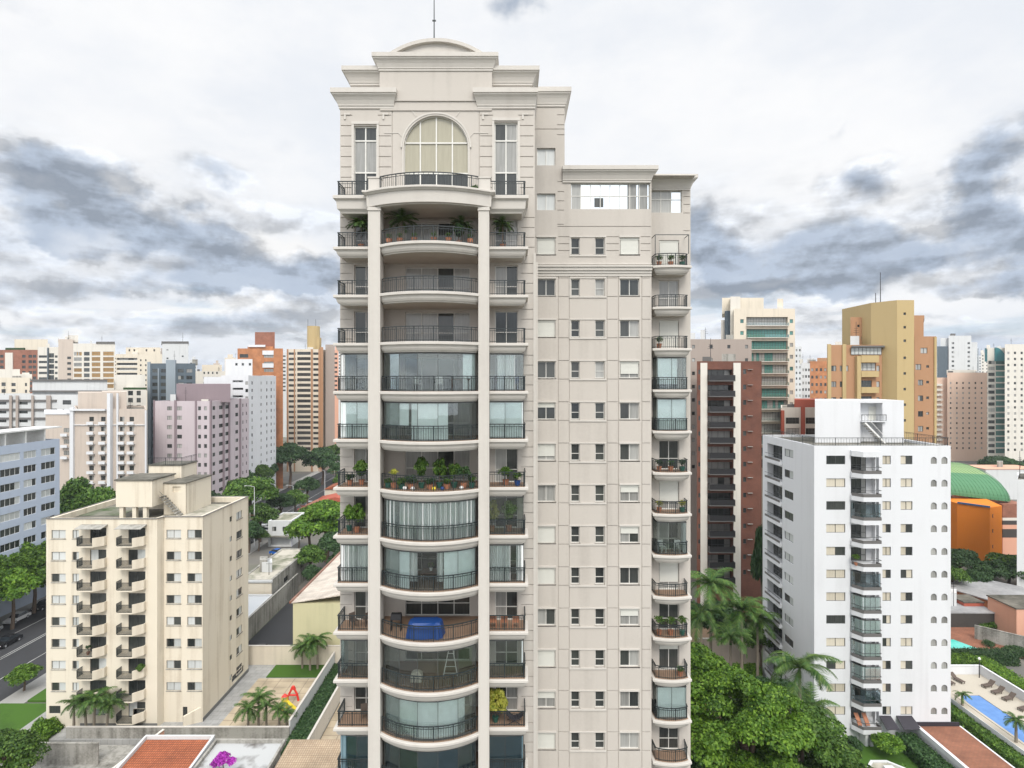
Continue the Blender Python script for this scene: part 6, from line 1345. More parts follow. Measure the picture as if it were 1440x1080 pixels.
# ================================================================== trees on the left
def left_trees():
    G = 'street trees along the avenue'
    tree('broad dark street tree whose crown rises over the right end of the cream block roof', -76, 165, 19, 8.5, 'leaf_mid', 1, G, n=11000, leaf=.05, rot=.4)
    tree('smaller rounded tree in front of the broad one beside the avenue', -70, 158, 12, 5.5, 'leaf_mid', 2, G, rot=1)
    tree('lower tree right beside the tall lamp post behind the cream block', -68.5, 148, 9, 4.2, 'leaf_dark', 3, G, rot=2)
    tree('large dark tree at the far end of the avenue under the tan banded tower', -93, 238, 21, 9.5, 'leaf_dark', 1, G, n=11000, leaf=.05, rot=2.4)
    tree('dark spreading tree at the far end of the avenue next to the classical tower', -82, 246, 18, 9, 'leaf_dark', 2, G, rot=.3)
    tree('tree partly hidden behind the large dark one at the end of the avenue', -99, 225, 15, 7, 'leaf_dark', 3, G, rot=1.3)
    tree('bright green tree above the warehouse roof, its crown touching the classical tower', -46, 141, 17, 8.4, 'leaf_bright', 2, None, n=14000, leaf=.05, rot=.9)
    tree('bright green lower tree left of the warehouse roof', -51.5, 144, 12.8, 6, 'leaf_bright', 3, None, n=9000, rot=2.9)
    tree('dark tree below the bright one at the end of the drive', -41, 132, 11, 4.8, 'leaf_dark', 1, None, rot=.5)
    tree('low dark tree at the end of the drive behind the warehouse', -38, 127, 8, 3.6, 'leaf_dark', 2, None, rot=.1)
    tree('small tree beside the house with the lilac side wall', -66.8, 150, 6.5, 2.8, 'leaf_mid', 3, None)
    tree('slim tree in front of the far shops on the avenue', -66, 222, 10, 4.5, 'leaf_mid', 1, None, rot=2)
    tree('tree standing among the red roofed shops', -72, 236, 12, 5.0, 'leaf_dark', 2, None, rot=1)
    tree('tall leafy tree between the light blue office and the pinkish block', -103, 138, 25.5, 7.5, 'leaf_mid', 3, None, rz=1.0, rzs=1.5, n=11000, leaf=.05)
    tree('wide lower tree in the gap right of the light blue office', -99, 131, 17, 6.5, 'leaf_bright', 1, None, n=9000, rot=.7)
    tree('dark tree right behind the roof of the cream block on its left', -88, 146, 16.5, 6, 'leaf_dark', 2, None, rot=.2)
    tree('reddish green tree touching the corner of the pinkish block', -84, 142, 17.5, 5, 'leaf_mid', 1, None, rot=1.9)
    for i, (x, y, h, r, m_, lab) in enumerate([(-92,88,9.5,4.6,'leaf_bright','light green tree at the left edge just above the parked black car'),(-98.5,96,12,5.2,'leaf_mid','tree squeezed between the light blue office and the avenue at the left edge'),(-99,112,14,5.4,'leaf_bright','bright tree against the light blue office wall'),(-89.5,120,13,5.2,'leaf_mid','tree hanging over the far lane just left of the cream block'),(-90.5,103,12,5.0,'leaf_bright','feathery light tree over the silver car at the left edge'),(-86.5,109,11.5,4.8,'leaf_mid','tree with its crown over the road, touching the left side of the cream block')]):
        tree(lab, x, y, h, r, m_, 1+i%3, G, n=9000, rot=i*1.7)
    # left edge, in front of the light blue slab
    for i, (x, y, h, r, m_, lab) in enumerate([(-95,118,13.5,5.6,'leaf_bright','farthest of the avenue trees in front of the light blue office'),(-92.5,110,13,5.4,'leaf_bright','avenue tree just left of the cream block, second row from the far end'),
            (-95.5,103,14,5.5,'leaf_bright','light green avenue tree at the foot of the light blue office'),(-92.5,97,11,4.8,'leaf_bright','avenue tree overhanging the parked cars at the left edge'),(-88.5,92,7.5,3.6,'leaf_mid','lowest avenue tree at the left edge of the frame')]):
        tree(lab, x, y, h, r, m_, 1+i%3, G, n=9000, rot=i*1.3)
    tree('small clipped round tree on the kerb of the avenue left of the cream block', -70.6, 82.3, 4.6, 2.5, 'leaf_bright', 2, None, rz=.6, rzs=.8, n=7000, leaf=.07)
    tree('leafy shrub tree filling the bottom left corner', -53.3, 60, 8.8, 4.4, 'leaf_mid', 1, None, n=12000, leaf=.04, rz=.8, spread=.7, lumpr=(.2,.34))
    tree('second shrub at the bottom left corner beside the concrete wall', -49.5, 58.5, 5.2, 2.6, 'leaf_dark', 2, None, n=7000)
    tree('rounded bush at the corner of the cream block, beside the driveway', -58.3, 71, 3.9, 1.7, 'leaf_bright', 3, None, trunk=False, name='bush', cat='bush', rz=1, rzs=1.4, n=4000, leaf=.08)
    palm('palm left of the cream block entrance with a bare trunk', -54.6, 70.9, 3.9, 1.9, 0, .8, rot=.3)
    palm('taller palm in front of the lowest left balcony', -51.9, 70.6, 4.6, 2.5, 1, .8, rot=1.3, lean=.2)
    palm('palm with brownish fronds beside the taller one at the entrance', -53.0, 70.8, 4.3, 2.2, 2, .8, rot=2.3, lean=-.3)
    palm('right hand palm of the three in front of the lowest left balcony', -50.4, 70.7, 4.0, 2.2, 0, .8, rot=4.0, lean=.5)
    c = 'feather palms in the playground'
    for i, (x, y, h, L, lab) in enumerate([(-31.9,71.6,3.9,2.3,'tallest playground palm at the front wall'),(-33.1,71.4,2.7,2.0,'playground palm at the front wall, left of the tallest'),(-31.0,71.8,2.9,1.9,'playground palm at the front wall, right of the tallest'),
            (-29.3,71.6,2.6,1.6,'small playground palm below the yellow toy'),(-28.4,71.7,2.0,1.5,'smallest playground palm in the front right corner')]): palm(lab, x, y, h, L, i, 1.0, c, rot=i*.9)
    for i, (x, y, h, L, lab) in enumerate([(-30.6,86.2,4.0,2.6,'palm standing in the middle of the small lawn'),(-29.6,86.6,4.4,2.6,'tallest palm of the small lawn cluster'),(-32,86.8,3.0,2.2,'leftmost palm of the small lawn cluster')]): palm(lab, x, y, h, L, i+1, 1.1, None, rot=i*1.1+.4)
    t = thing('bougainvillea', 'purple flowering bougainvillea at the bottom edge over the white roof', 'shrub', (-29.3,57.6,4.2)); me, _, _ = crown(2, 'flower_purple', n=2500, leaf=.10)
    for dx, s, dz in ((0,.95,2.6),(.9,.6,2.3),(-.7,.6,2.1)): o = child('blossom', me, t); o.location = (dx,0,dz); o.scale = (s,s,s)
    mb = MB().use('bark'); mb.tube([(0,0,0),(.1,0,1.2),(0,0,2.4)],[.09,.06,.03]); child('stem', mb.mesh('stem'), t)
left_trees()
def more_trees():
    G = 'street trees along the avenue'
    K = [(-70,172,12,5,'leaf_dark','kerb tree on the near side of the avenue, first beyond the broad street tree'),(-69.5,182,11,4.6,'leaf_mid','kerb tree just beyond the second lamp post'),(-70,194,13,5.2,'leaf_dark','kerb tree in front of the red car far along the avenue'),(-95.5,176,13,5.5,'leaf_dark','tree across the avenue at the foot of the mauve block'),
         (-95.5,188,14,5.8,'leaf_mid','tree across the avenue at the right foot of the mauve block'),(-95.8,202,14,6,'leaf_dark','tree across the avenue at the foot of the white block'),(-95.6,214,15,6.2,'leaf_mid','tree across the avenue between the white block and the orange brick tower'),
         (-70,262,13,5.5,'leaf_dark','tree on the kerb beyond the farthest lamp post'),(-75,275,15,6.5,'leaf_dark','tree closing the far end of the avenue on the right'),(-88,285,15,7,'leaf_mid','tree closing the far end of the avenue in the middle'),(-95,160,12,5.2,'leaf_mid','tree across the avenue hidden low behind the cream block roof'),(-60,168,9,4.2,'leaf_mid','garden tree behind the white house with the lilac wall')]
    for i, (x, y, h, r, m_, lab) in enumerate(K): tree(lab, x, y, h, r, m_, 1+i%3, G if i != 11 else None, rot=i*.7, n=8000)
    for i, (x, y, h, r, m_, lab) in enumerate([(-57,152,6.5,2.8,'leaf_dark','low tree right of the blue car'),(-45,127,9,3.8,'leaf_mid','tree under the bright crown beside the drive'),(-37,136,13,5,'leaf_bright','bright tree half hidden by the classical tower above the warehouse'),(-42,120,6.5,2.8,'leaf_dark','dark tree on the drive beside the warehouse gutter'),
         (-84,128,13,5,'leaf_mid','tree peeping over the back parapet of the cream block on the left'),(-78,134,12,4.6,'leaf_dark','dark tree behind the tank room of the cream block')]): tree(lab, x, y, h, r, m_, 1+i%3, None, rot=i*.9, n=8000)
more_trees()

# ================================================================== play things, lamp posts, cars
def extras():
    # red play frame: A shaped climbing toy
    t = thing('climbing_toy', 'red plastic A shaped climbing toy on the playground', 'toy', (-30.1,78.2,1.0)); m_ = MB().use('red_plastic')
    for s in (-1,1): m_.tube([(-30.1+s*.75,78.2,1.0),(-30.1+s*.55,78.2,1.9),(-30.1+s*.12,78.2,2.7)],[.16,.15,.14],7)
    m_.tube([(-30.75,78.2,1.75),(-29.45,78.2,1.75)],.13,7); m_.build('frame', t); q = MB().use('red_plastic'); q.loft([[(-30.45,78.0,2.55),(-29.75,78.0,2.55),(-29.75,78.4,2.55),(-30.45,78.4,2.55)],[(-30.25,78.05,3.0),(-29.95,78.05,3.0),(-29.95,78.35,3.0),(-30.25,78.35,3.0)]]); q.build('top', t)
    t = thing('slide', 'yellow plastic slide near the right wall of the playground', 'slide', (-30.1,75.7,1.0)); m_ = MB().use('yellow_plastic')
    m_.loft([[(-30.5,75.4,2.3),(-29.9,75.4,2.3),(-29.9,75.9,2.3),(-30.5,75.9,2.3)],[(-30.5,75.4,2.45),(-29.9,75.4,2.45),(-29.9,75.9,2.45),(-30.5,75.9,2.45)]]); 
    for i in range(6):
        a, b = (-29.9+.28*i, 2.35-.24*i-.02*i), (-29.9+.28*(i+1), 2.35-.24*(i+1)-.02*(i+1)); m_.beam((a[0],75.65,a[1]),(b[0],75.65,b[1]),.55,.08)
    m_.build('chute', t); q = MB().use('yellow_plastic')
    for x in (-30.5,-29.95):
        for y in (75.42,75.88): q.tube([(x,y,1.0),(x,y,3.0)],.07,6)
    for k in range(4): q.beam((-30.5,75.42,1.3+.3*k),(-30.5,75.88,1.3+.3*k),.08,.08)
    q.build('frame', t); q = MB().use('red_plastic'); q.loft([[(-30.6,75.35,3.0),(-29.85,75.35,3.0),(-29.85,75.95,3.0),(-30.6,75.95,3.0)],[(-30.25,75.6,3.35),(-30.2,75.6,3.35),(-30.2,75.7,3.35),(-30.25,75.7,3.35)]]); q.build('roof', t)
    def lamp(label, x, y, h, z0=0, group='street lamps of the avenue', arm=1.8):
        t = thing('street_lamp', label, 'street lamp', (x,y,z0), group)
        m_ = MB().use('white_grey'); m_.tube([(x,y,z0),(x,y,z0+h*.6),(x,y,z0+h)],[.16,.12,.08],8); m_.build('pole', t)
        m_ = MB().use('white_grey'); m_.tube([(x,y,z0+h),(x-arm*.5,y,z0+h+.25),(x-arm,y,z0+h+.3)],.05,6); m_.box(x-arm-.5,x-arm,y-.12,y+.12,z0+h+.22,z0+h+.36); m_.build('lamp_head', t)
    lamp('tall pale lamp post just right of the cream block roof', -70.2, 155, 16, arm=2.2)
    lamp('lamp post between the two rows of avenue trees', -70.4, 183, 11); lamp('lamp post in front of the far red roofed shops', -70.4, 214, 11); lamp('farthest lamp post on the avenue', -70.4, 246, 11)
    # cars
    def car_parts(col):
        b = MB().use('paint_'+col); S = [(-2.1,.35,.55),(-2.05,.3,.85),(-1.1,.28,.95),(-.55,.28,1.0)]
        prof = [(-2.1,.32),(-2.12,.72),(-1.15,.92),(1.35,.95),(2.0,.88),(2.1,.6),(2.08,.32)]
        for w_, in ((.86,),): b.loft([[(-w_,y,z) for y, z in prof],[(-w_*.99,y,z) for y, z in prof],[(w_,y,z) for y, z in prof]])
        cab = [(-.95,.93),(-.35,1.42),(1.0,1.44),(1.75,.94)]
        b.loft([[(-.70,y*.93+.02,1.36+ (z-.9)*.2) for y, z in [(-.35,1.3),(1.0,1.3),(1.0,1.34),(-.35,1.34)]],[(.70,y*.93+.02,1.36+(z-.9)*.2) for y, z in [(-.35,1.3),(1.0,1.3),(1.0,1.34),(-.35,1.34)]]])
        m1 = b.mesh('body'); g = MB().use('car_glass'); g.loft([[(-.82,y,z) if z < 1 else (-.68,y,z) for y, z in cab],[(.82,y,z) if z < 1 else (.68,y,z) for y, z in cab]]); m2 = g.mesh('windows')
        wh = MB().use('tyre'); wh.tube([(-.1,0,.31),(.1,0,.31)],.31,14); wh.use('paint_silver'); wh.tube([(-.105,0,.31),(.105,0,.31)],.18,10); m3 = wh.mesh('wheel')
        hl = MB().use('white_plastic'); hl.box(-.14,.14,-.03,.03,-.06,.06); m4 = hl.mesh('headlight')
        return m1, m2, m3, m4
    CM = {}
    def car(label, x, y, rz, col, group=None, z=.004):
        if col not in CM: CM[col] = car_parts(col)
        m1, m2, m3, m4 = CM[col]; t = thing('parked_car', label, 'car', (x,y,z), group, rz)
        child('body', m1, t); child('windows', m2, t)
        for sx in (-.78,.78):
            for sy in (-1.35,1.3): w_ = child('wheel', m3, t); w_.location = (sx,sy,0)
        for sx in (-.6,.6): w_ = child('headlight', m4, t); w_.location = (sx,-2.12,.64)
    G = 'cars parked along the avenue'
    for i, (x, y, c, lab) in enumerate([(-92.6,88,'black','black car parked at the kerb nearest to the left edge'),(-92.6,94,'grey','grey car parked under the avenue trees, second from the left edge'),(-92.6,100.5,'silver','silver car parked under the avenue trees by the light blue office'),(-72.8,150,'black','black car parked beside the tall pale lamp post'),
          (-72.8,156.5,'grey','grey car parked behind the black one at the tall lamp post'),(-72.8,163,'silver','silver car parked in the row right of the tall lamp post'),(-72.8,190,'black','black car parked far along the avenue'),(-72.8,197,'red','red car parked far along the avenue'),(-72.8,205,'white','white car parked in front of the red roofed shops'),
          (-86,215,'black','black car driving far along the avenue'),(-80,132,'grey','grey car on the avenue behind the cream block'),(-76,176,'white','white car on the avenue between the trees')]): car(lab, x, y, 0, c, G if i < 9 else None)
    car('bright blue car parked between the workshop and the white house', -60.5, 147, math.radians(70), 'blue')
    car('white car glimpsed under the big trees right of the classical tower', 25.6, 74.3, math.radians(25), 'white')
    car('dark car on the drive beside the tall weathered wall', -41, 93.5, math.radians(95), 'black')
    for i, (x, y, c_, lab) in enumerate([(-92.6,106.5,'white','white car parked under the trees, fourth from the left edge'),(-92.6,112.5,'black','dark car parked beside the cream block corner across the avenue'),(-73,96,'silver','silver car parked on the near kerb left of the cream block'),
          (-73,102,'grey','grey car parked behind the silver one on the near kerb'),(-86,97,'black','black car driving between the lane lines at the left edge'),(-78.5,109,'red','red car driving on the near lane left of the cream block'),(-72.8,169,'white','white parked car fourth from the tall lamp post'),(-72.8,178,'red','red parked car beyond the second lamp post'),(-86,150,'silver','silver car on the far lane beyond the cream block'),(-82,190,'white','white car driving in the middle of the avenue far off')]): car(lab, x, y, 0, c_, None)
    # timber poles with cables on the kerb
    ys = [112, 131, 150.5, 186, 222]; names = ['utility pole on the kerb just left of the cream block','utility pole behind the left back corner of the cream block','utility pole beside the tall lamp post','utility pole among the kerb trees','farthest utility pole on the avenue']
    for i, y in enumerate(ys):
        t = thing('utility_pole', names[i], 'utility pole', (-69.3,y,.14), 'utility poles of the avenue'); q = MB().use('concrete'); q.tube([(-69.3,y,.14),(-69.3,y,10)],[.17,.11],8); q.build('pole', t)
        q = MB().use('dark_wood'); q.box(-70.5,-68.1,y-.06,y+.06,9.3,9.45); q.box(-70.1,-68.5,y-.06,y+.06,8.3,8.42); q.build('crossarm', t); q = MB().use('dark_frame'); q.tube([(-68.9,y-.3,7.3),(-68.9,y-.3,8.2)],.28,8); q.build('transformer', t)
    for i in range(len(ys)-1):
        for j, (x, z) in enumerate(((-70.4,9.5),(-69.3,9.5),(-68.2,9.5),(-69.9,8.45),(-68.7,8.45))):
            q = MB().use('black_metal'); n = 8; q.tube([(x, ys[i]+(ys[i+1]-ys[i])*k/n, z-.9*4*(k/n)*(1-k/n)) for k in range(n+1)], .022, 4)
            tag(q.build('overhead_cable', loc=(x,ys[i],z)), ['first','second','third','fourth'][i]+' span of overhead cable, '+['outer upper','middle upper','inner upper','outer lower','inner lower'][j]+' wire', 'cable', 'overhead cables')
extras()

# ================================================================== right side at ground level
def right_ground():
    slab('lawn', 'lawn', 36, 50, 52, 70.8, 0, .15)
    slab('garden_bed', 'soil', 10, 36, 48, 104, 0, .05)
    def wall(label, mat, a, b, z0, z1, th=.2, cap='white_paint', name='garden_wall'):
        t = thing(name, label, 'wall', ((a[0]+b[0])/2, (a[1]+b[1])/2, z0)); w = MB().use(mat); w.beam((*a,(z0+z1)/2),(*b,(z0+z1)/2), th, z1-z0); w.build('panel', t)
        c = MB().use(cap); c.beam((*a,z1+.04),(*b,z1+.04), th+.12, .08); c.build('coping', t); return t
    # garage ramp roof
    t = thing('garage', 'garage with a red brown paved roof at the foot of the white building', 'garage', (53,64,0))
    q = MB().use('white_paint'); q.box(49.9,56.0,54,71.0,0,1.9); q.build('wall', t); q = MB().use('red_clay_paving'); q.box(50.2,55.7,54.2,70.8,1.903,1.95); q.build('roof', t)
    q = MB().use('white_paint'); q.box(49.75,50.15,54,71.02,1.904,2.5); q.build('parapet', t); q = MB().use('black_canvas'); q.box(50.2,55.7,70.82,71.0,1.905,2.4); q.build('gutter', t)
    slab('stairway', 'sidewalk', 56.1, 57.2, 54, 71, 0, .8)
    for k in range(8): slab('step', 'sidewalk', 57.3, 59.2, 58.2+k*.4, 58.6+k*.4, 0, .25+.2*k) if False else None
    # pool terrace
    t_ = slab('pool_terrace', 'stone_deck', 59.4, 68.6, 60, 83.4, 0, 2.0)
    pm = MB().use('pool_blue'); pm.face([(60.7,62,2.012),(63.7,62,2.012),(63.7,77.6,2.012),(61.2,77.6,2.012),(60.7,75.5,2.012)]); tag(pm.build('pool_water'), None, None, None, 'structure')
    t = thing('swimming_pool', 'blue swimming pool with stone rim on the terrace at the lower right', 'pool', (62.2,70,2.0))
    q = MB().use('stone_deck')
    for b in ((60.35,60.69,62,78,2.0,2.07),(63.71,64.05,62,78,2.0,2.07),(60.7,63.7,77.62,78,2.0,2.07)): q.box(*b)
    q.build('rim', t); q = MB().use('white_paint'); q.box(59.32,59.39,60,80,.2,2.05); q.build('side_wall', t)
    wall('white wall at the back of the pool terrace', 'white_paint', (60.5,83.3), (68.6,83.3), 2, 3.25); wall('long white wall on the right side of the pool terrace', 'white_paint', (68.6,60), (68.6,83.2), 2, 3.25)
    hedge('clipped hedge below the pool terrace wall', 57.6, 59.2, 60, 80, 1.5, 0, 'leaf_mid', 4)
    hedge('dark hedge running down beside the garage roof', 47.2, 49.5, 54, 70, 1.5, .1, 'leaf_dark', 6)
    hedge('long hedge behind the white wall of the pool terrace', 69, 71.5, 60, 86, 3.4, 0, 'leaf_bright', 7, 50); hedge('hedge behind the back wall of the pool terrace', 58, 70, 84, 87, 3.3, 0, 'leaf_bright', 8, 50)
    hedge('hedge between the two swimming pools', 64, 80, 89.5, 91.5, 2.0, 0, 'leaf_dark', 9, 40)
    tree('round yellow green bush on the lawn at the foot of the white building', 44.8, 67.8, 3.2, 1.9, 'leaf_bright', 1, None, trunk=False, name='bush', cat='bush', n=5000, leaf=.07)
    tree('low dark bush beside the dark awnings of the white building', 41.5, 69.2, 1.9, 1.2, 'leaf_dark', 2, None, trunk=False, name='bush', cat='bush', n=3000, leaf=.09)
    hedge('bright low hedge curving round the pavilion roof', 37.5, 44.6, 63.8, 64.9, 1.0, .1, 'leaf_bright', 12)
    # sun loungers
    mb = MB().use('wicker'); mb.box(-.32,.32,-.1,1.2,.28,.36); mb.faces([(-.32,1.2,.28),(.32,1.2,.28),(.32,1.8,.75),(-.32,1.8,.75),(-.32,1.2,.36),(.32,1.2,.36),(.32,1.76,.83),(-.32,1.76,.83)],[(0,3,2,1),(4,5,6,7),(0,1,5,4),(1,2,6,5),(2,3,7,6),(3,0,4,7)]); bed = mb.mesh('frame')
    lg = MB().use('wicker'); lg.box(-.03,.03,-.03,.03,0,.28); lg = lg.mesh('leg')
    def lounger(label, x, y, rz, z=2.0, group='sun loungers round the blue pool'):
        t = thing('sun_lounger', label, 'sun lounger', (x,y,z), group, rz); child('frame', bed, t)
        for a in (-.28,.28):
            for b in (0,1.1): o = child('leg', lg, t); o.location = (a,b,0)
    for x, y, a, lab in [(62.2,80.2,.2,'left one of the two loungers on the stone deck behind the blue pool'),(63.9,80.6,.2,'right one of the two loungers on the stone deck behind the blue pool'),(66.0,79.6,-1.3,'farthest dark lounger of the row by the long white wall'),(66.0,78.0,-1.3,'second dark lounger from the far end of the row by the white wall'),
                         (66.1,76.4,-1.3,'third dark lounger from the far end of the row by the white wall'),(66.1,74.0,-1.3,'fourth dark lounger of the row, cut off towards the right edge'),(66.1,72.6,-1.3,'nearest dark lounger of the row at the right edge')]: lounger(lab, x, y, a)
    t = thing('garden_lamp', 'slim black lamp post in the corner of the pool terrace', 'lamp', (67.6,82.3,2.0)); q = MB().use('black_metal'); q.tube([(67.6,82.3,2),(67.6,82.3,4.6)],.06); q.build('pole', t); q = MB().use('white_plastic'); q.tube([(67.6,82.3,4.6),(67.6,82.3,4.75),(67.6,82.3,4.95)],[.12,.2,.08],8); q.build('lamp_shade', t)
    palm('small palm planted at the near side of the blue pool', 59.9, 67.6, 2.6, 1.5, 1, 2.0); palm('second small palm on the near side of the blue pool', 59.6, 75.3, 2.0, 1.3, 2, 1.4, rot=1)
    # octagonal pavilion roof
    t = thing('pavilion', 'pavilion with an octagonal flat roof at the bottom edge', 'pavilion', (40.2,60.3,0)); r = 2.3
    oc = lambda rr, z: [(40.2+rr*math.cos(math.pi/8+k*math.pi/4), 60.3+rr*math.sin(math.pi/8+k*math.pi/4), z) for k in range(8)]
    q = MB().use('white_grey'); q.loft([oc(r,3.0),oc(r,3.35),oc(r-.3,3.36),oc(r-.3,3.2)]); q.build('roof', t); q = MB().use('roof_membrane'); q.face(oc(r-.3,3.21)); q.build('roof_surface', t)
    q = MB().use('white_grey'); q.box(39.9,40.9,60.4,61.2,3.22,3.6); q.build('roof_vent', t)
    for k in range(8):
        a = math.pi/8+k*math.pi/4; q = MB().use('white_paint'); q.tube([(40.2+1.9*math.cos(a),60.3+1.9*math.sin(a),0),(40.2+1.9*math.cos(a),60.3+1.9*math.sin(a),3.0)],.1); q.build('post', t)
    # teal pool and its surroundings
    slab('brick_terrace', 'red_clay_paving', 70, 84, 92, 104, 0, .1); q = MB().use('pool_teal'); q.face([(72,93,.112),(78.5,91.9,.112),(79,93,.112),(76.5,98.6,.112),(72,98.6,.112)]); tag(q.build('pool_water'), None, None, None, 'structure')
    def shed(label, pts, z, wm, rm, name='outbuilding', cat='building'):
        cx, cy = sum(p[0] for p in pts)/len(pts), sum(p[1] for p in pts)/len(pts); t = thing(name, label, cat, (cx,cy,0))
        w = MB().use(wm); w.prism(pts, 0, z); w.build('wall', t); r = MB().use(rm); r.prism([(cx+(x-cx)*1.04, cy+(y-cy)*1.04) for x, y in pts], z+.001, z+.2); r.build('roof', t); return t
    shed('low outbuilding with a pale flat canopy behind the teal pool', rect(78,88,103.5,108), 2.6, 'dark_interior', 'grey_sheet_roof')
    shed('long brick walled ramp building with a light grey roof at the right edge', [(88.2,114.5),(92,106.8),(104,103),(106,112),(95.5,124),(90,124)], 3.0, 'brick_orange', 'grey_sheet_roof')
    shed('orange rendered house with a dark flat roof at the right edge', rect(87.8,97,99,105), 5.2, 'salmon', 'roof_slab', 'house', 'house')
    q = shed('small brown house half hidden between the grey roof and the orange house', rect(84.5,88.2,106.3,110), 3.4, 'red_paint', 'roof_slab', 'house', 'house')
    shed('glass roofed extension beside the orange house', rect(92,101,93,98.8), 3.4, 'white_grey', 'teal_glass_roof')
    tt = MB().use('blue_glaze'); tt.box(95.2,97.8,101,103.5,5.4,6.8); tag(tt.build('water_tank', loc=(96.5,102,5.4)), 'light blue water tank on the roof of the orange house', 'water tank')
    wall('grey wall beside the shrubs right of the teal pool', 'concrete', (80.5,99), (92,88), 0, 2.4, cap='concrete')
    # orange building with the green vault
    t = thing('sports_hall', 'hall with a green vaulted roof and a bright orange wall block', 'building', (122,155,0))
    q = MB().use('bright_orange'); q.prism([(PX(1346,142),142),(PX(1392,137),137),(PX(1409,139),139),(PX(1409,139)+4,150),(PX(1346,142),152)], 0, PZ(710,140)); q.build('orange_block', t)
    q = MB().use('blue_glaze'); q.beam((PX(1346,142),141.9,PZ(709,140)),(PX(1392,137),136.9,PZ(709,140)),.3,.4); q.build('blue_trim', t)
    for zy in (727, 748, 770): inst('window', win_mesh(.9,.8,'single',0,frame='dark_frame',sill=False), t, (PX(1396,137.4), 137.25, PZ(zy,138)), math.radians(30))
    z_pw = PZ(695,148.5)
    q = MB().use('salmon'); q.prism([(PX(1325,152),148.5),(PX(1414,148.5),148.5),(PX(1414,148.5),160),(PX(1325,170),165)], 0, z_pw); q.build('pink_wall', t)
    q = MB().use('green_roof'); n = 16; z0_, X0, X1 = PZ(707,147), PX(1312,147), PX(1431,147)
    for k in range(n):
        a0, a1 = math.pi/2*k/n, math.pi/2*(k+1)/n
        q.use('green_roof' if k < 9 else 'light_green_roof')
        m_ = 14
        def P_(a, u): e = min(1, (1-u)*10)**.5; return (X0+(X1-X0)*u, 147+16*(1-math.cos(a))+(1-e)*3, z0_+(1-u)*2.6+(8.6-2.4*(1-u))*math.sin(a)*(.55+.45*e)*(1-.08*u))
        for j in range(m_): q.face([P_(a0,j/m_),P_(a0,(j+1)/m_),P_(a1,(j+1)/m_),P_(a1,j/m_)])
    q.use('green_roof')
    for j in range(1, 22):        # raised seams of the metal sheets
        u = j/22.0; pr_ = [P_(math.pi/2*k/8, u) for k in range(9)]; q.tube([(x, y-.03, z+.04) for x, y, z in pr_], .07, 4)
    q.use('light_green_roof'); q.box(X0,X1,163.2,176,z0_-.5,z0_+6.2); q.build('vaulted_roof', t)
    q = MB().use('white_grey'); q.beam((X0+14,158.5,PZ(671.5,158.5)),(X1-3,161,PZ(666,161)),.9,.25); q.build('roof_walkway', t)
    q = MB().use('teal_glass_roof'); q.loft([[(PX(1330,178)+5*math.cos(a)*1.6,178,PZ(664,178)+3*math.sin(a)) for a in [math.pi*i/10 for i in range(11)]],[(PX(1330,178)+5*math.cos(a)*1.6,188,PZ(664,178)+3*math.sin(a)) for a in [math.pi*i/10 for i in range(11)]]]); q.build('teal_dome', t)
    xb0, xb1 = PX(1410,146), PX(1445,146)
    for a, b, m_ in ((780,756,'salmon'),(756,744,'dark_interior'),(744,738,'salmon'),(738,732,'dark_interior'),(732,728,'pale_cream'),(728,709,'brick_red')):
        q = MB().use(m_); q.box(xb0,xb1,146,160,PZ(a,146),PZ(b,146)-.01); q.build('storey_band', t)
    t = bld('office_building', 'plain pale wall of a building cut by the right edge beside the green vault', 'building', splay(PX(1430,118),PX(1500,118),118,128), PZ(675,118), 'white_grey', {}, parapet=.2)
    shed('long low building with an orange roof just above the green vault', rect(PX(1386,215),PX(1460,215),215,225), PZ(660,215), 'white_grey', 'salmon')
    # trees
    G = 'dark trees in front of the orange hall'
    for i, (px, Y, top, r, m_, lab) in enumerate([(1350,126,766,4.2,'leaf_dark','dark tree in front of the left edge of the orange wall'),(1372,120,796,3.6,'leaf_dark','low dark tree below the middle of the orange wall'),(1395,122,783,4.0,'leaf_dark','dark tree between the orange wall and the grey roof'),
            (1418,124,772,5.0,'leaf_mid','larger tree in front of the brick panel right of the orange wall'),(1442,120,780,4.6,'leaf_dark','dark tree cut by the right edge below the lilac wall'),(1338,118,790,3.2,'leaf_mid','tree peeping out from behind the white building on the right')]):
        tree(lab, PX(px,Y), Y, PZ(top,Y), r, m_, 1+i%3, G, n=8000, rot=i)
    for i, (px, Y, top, r, m_, lab) in enumerate([(1385,104,868,2.6,'leaf_mid','shrubby tree right of the pale canopy by the teal pool'),(1400,98,893,2.4,'leaf_dark','low shrub tree below the orange house'),(1425,94,905,2.6,'leaf_dark','dark shrub near the glass roofed extension'),(1365,90,915,1.6,'leaf_dark','little dark tree at the rim of the teal pool')]):
        tree(lab, PX(px,Y), Y, PZ(top,Y), r, m_, 1+i%3, None, n=5000, leaf=.08, rot=i)
    for i, (px, Y, top, r, lab) in enumerate([(1400,262,636,7,'left tree of the far row beyond the orange roof'),(1420,258,640,6.5,'middle tree of the far row beyond the orange roof'),(1440,262,643,6,'right tree of the far row beyond the orange roof')]):
        tree(lab, PX(px,Y), Y, PZ(top,Y), r, 'leaf_dark', 1+i%3, 'far row of trees by the right edge', rot=i)
    big = dict(n=42000, leaf=.026, lumps=80, lumpr=(.13,.24), spread=.82, full=True, flat=.5)
    tree('big bright leafy tree between the classical tower and the white building', 21.6, 52.5, 19.2, 7.0, 'leaf_bright', 4, None, rz=.8, rzs=.95, rot=.2, **big)
    tree('broad tree right of the big bright one, in front of the white building base', 27.2, 53.5, 15.4, 6.8, 'leaf_mid', 5, None, rz=.8, rzs=.9, rot=1.5, **big)
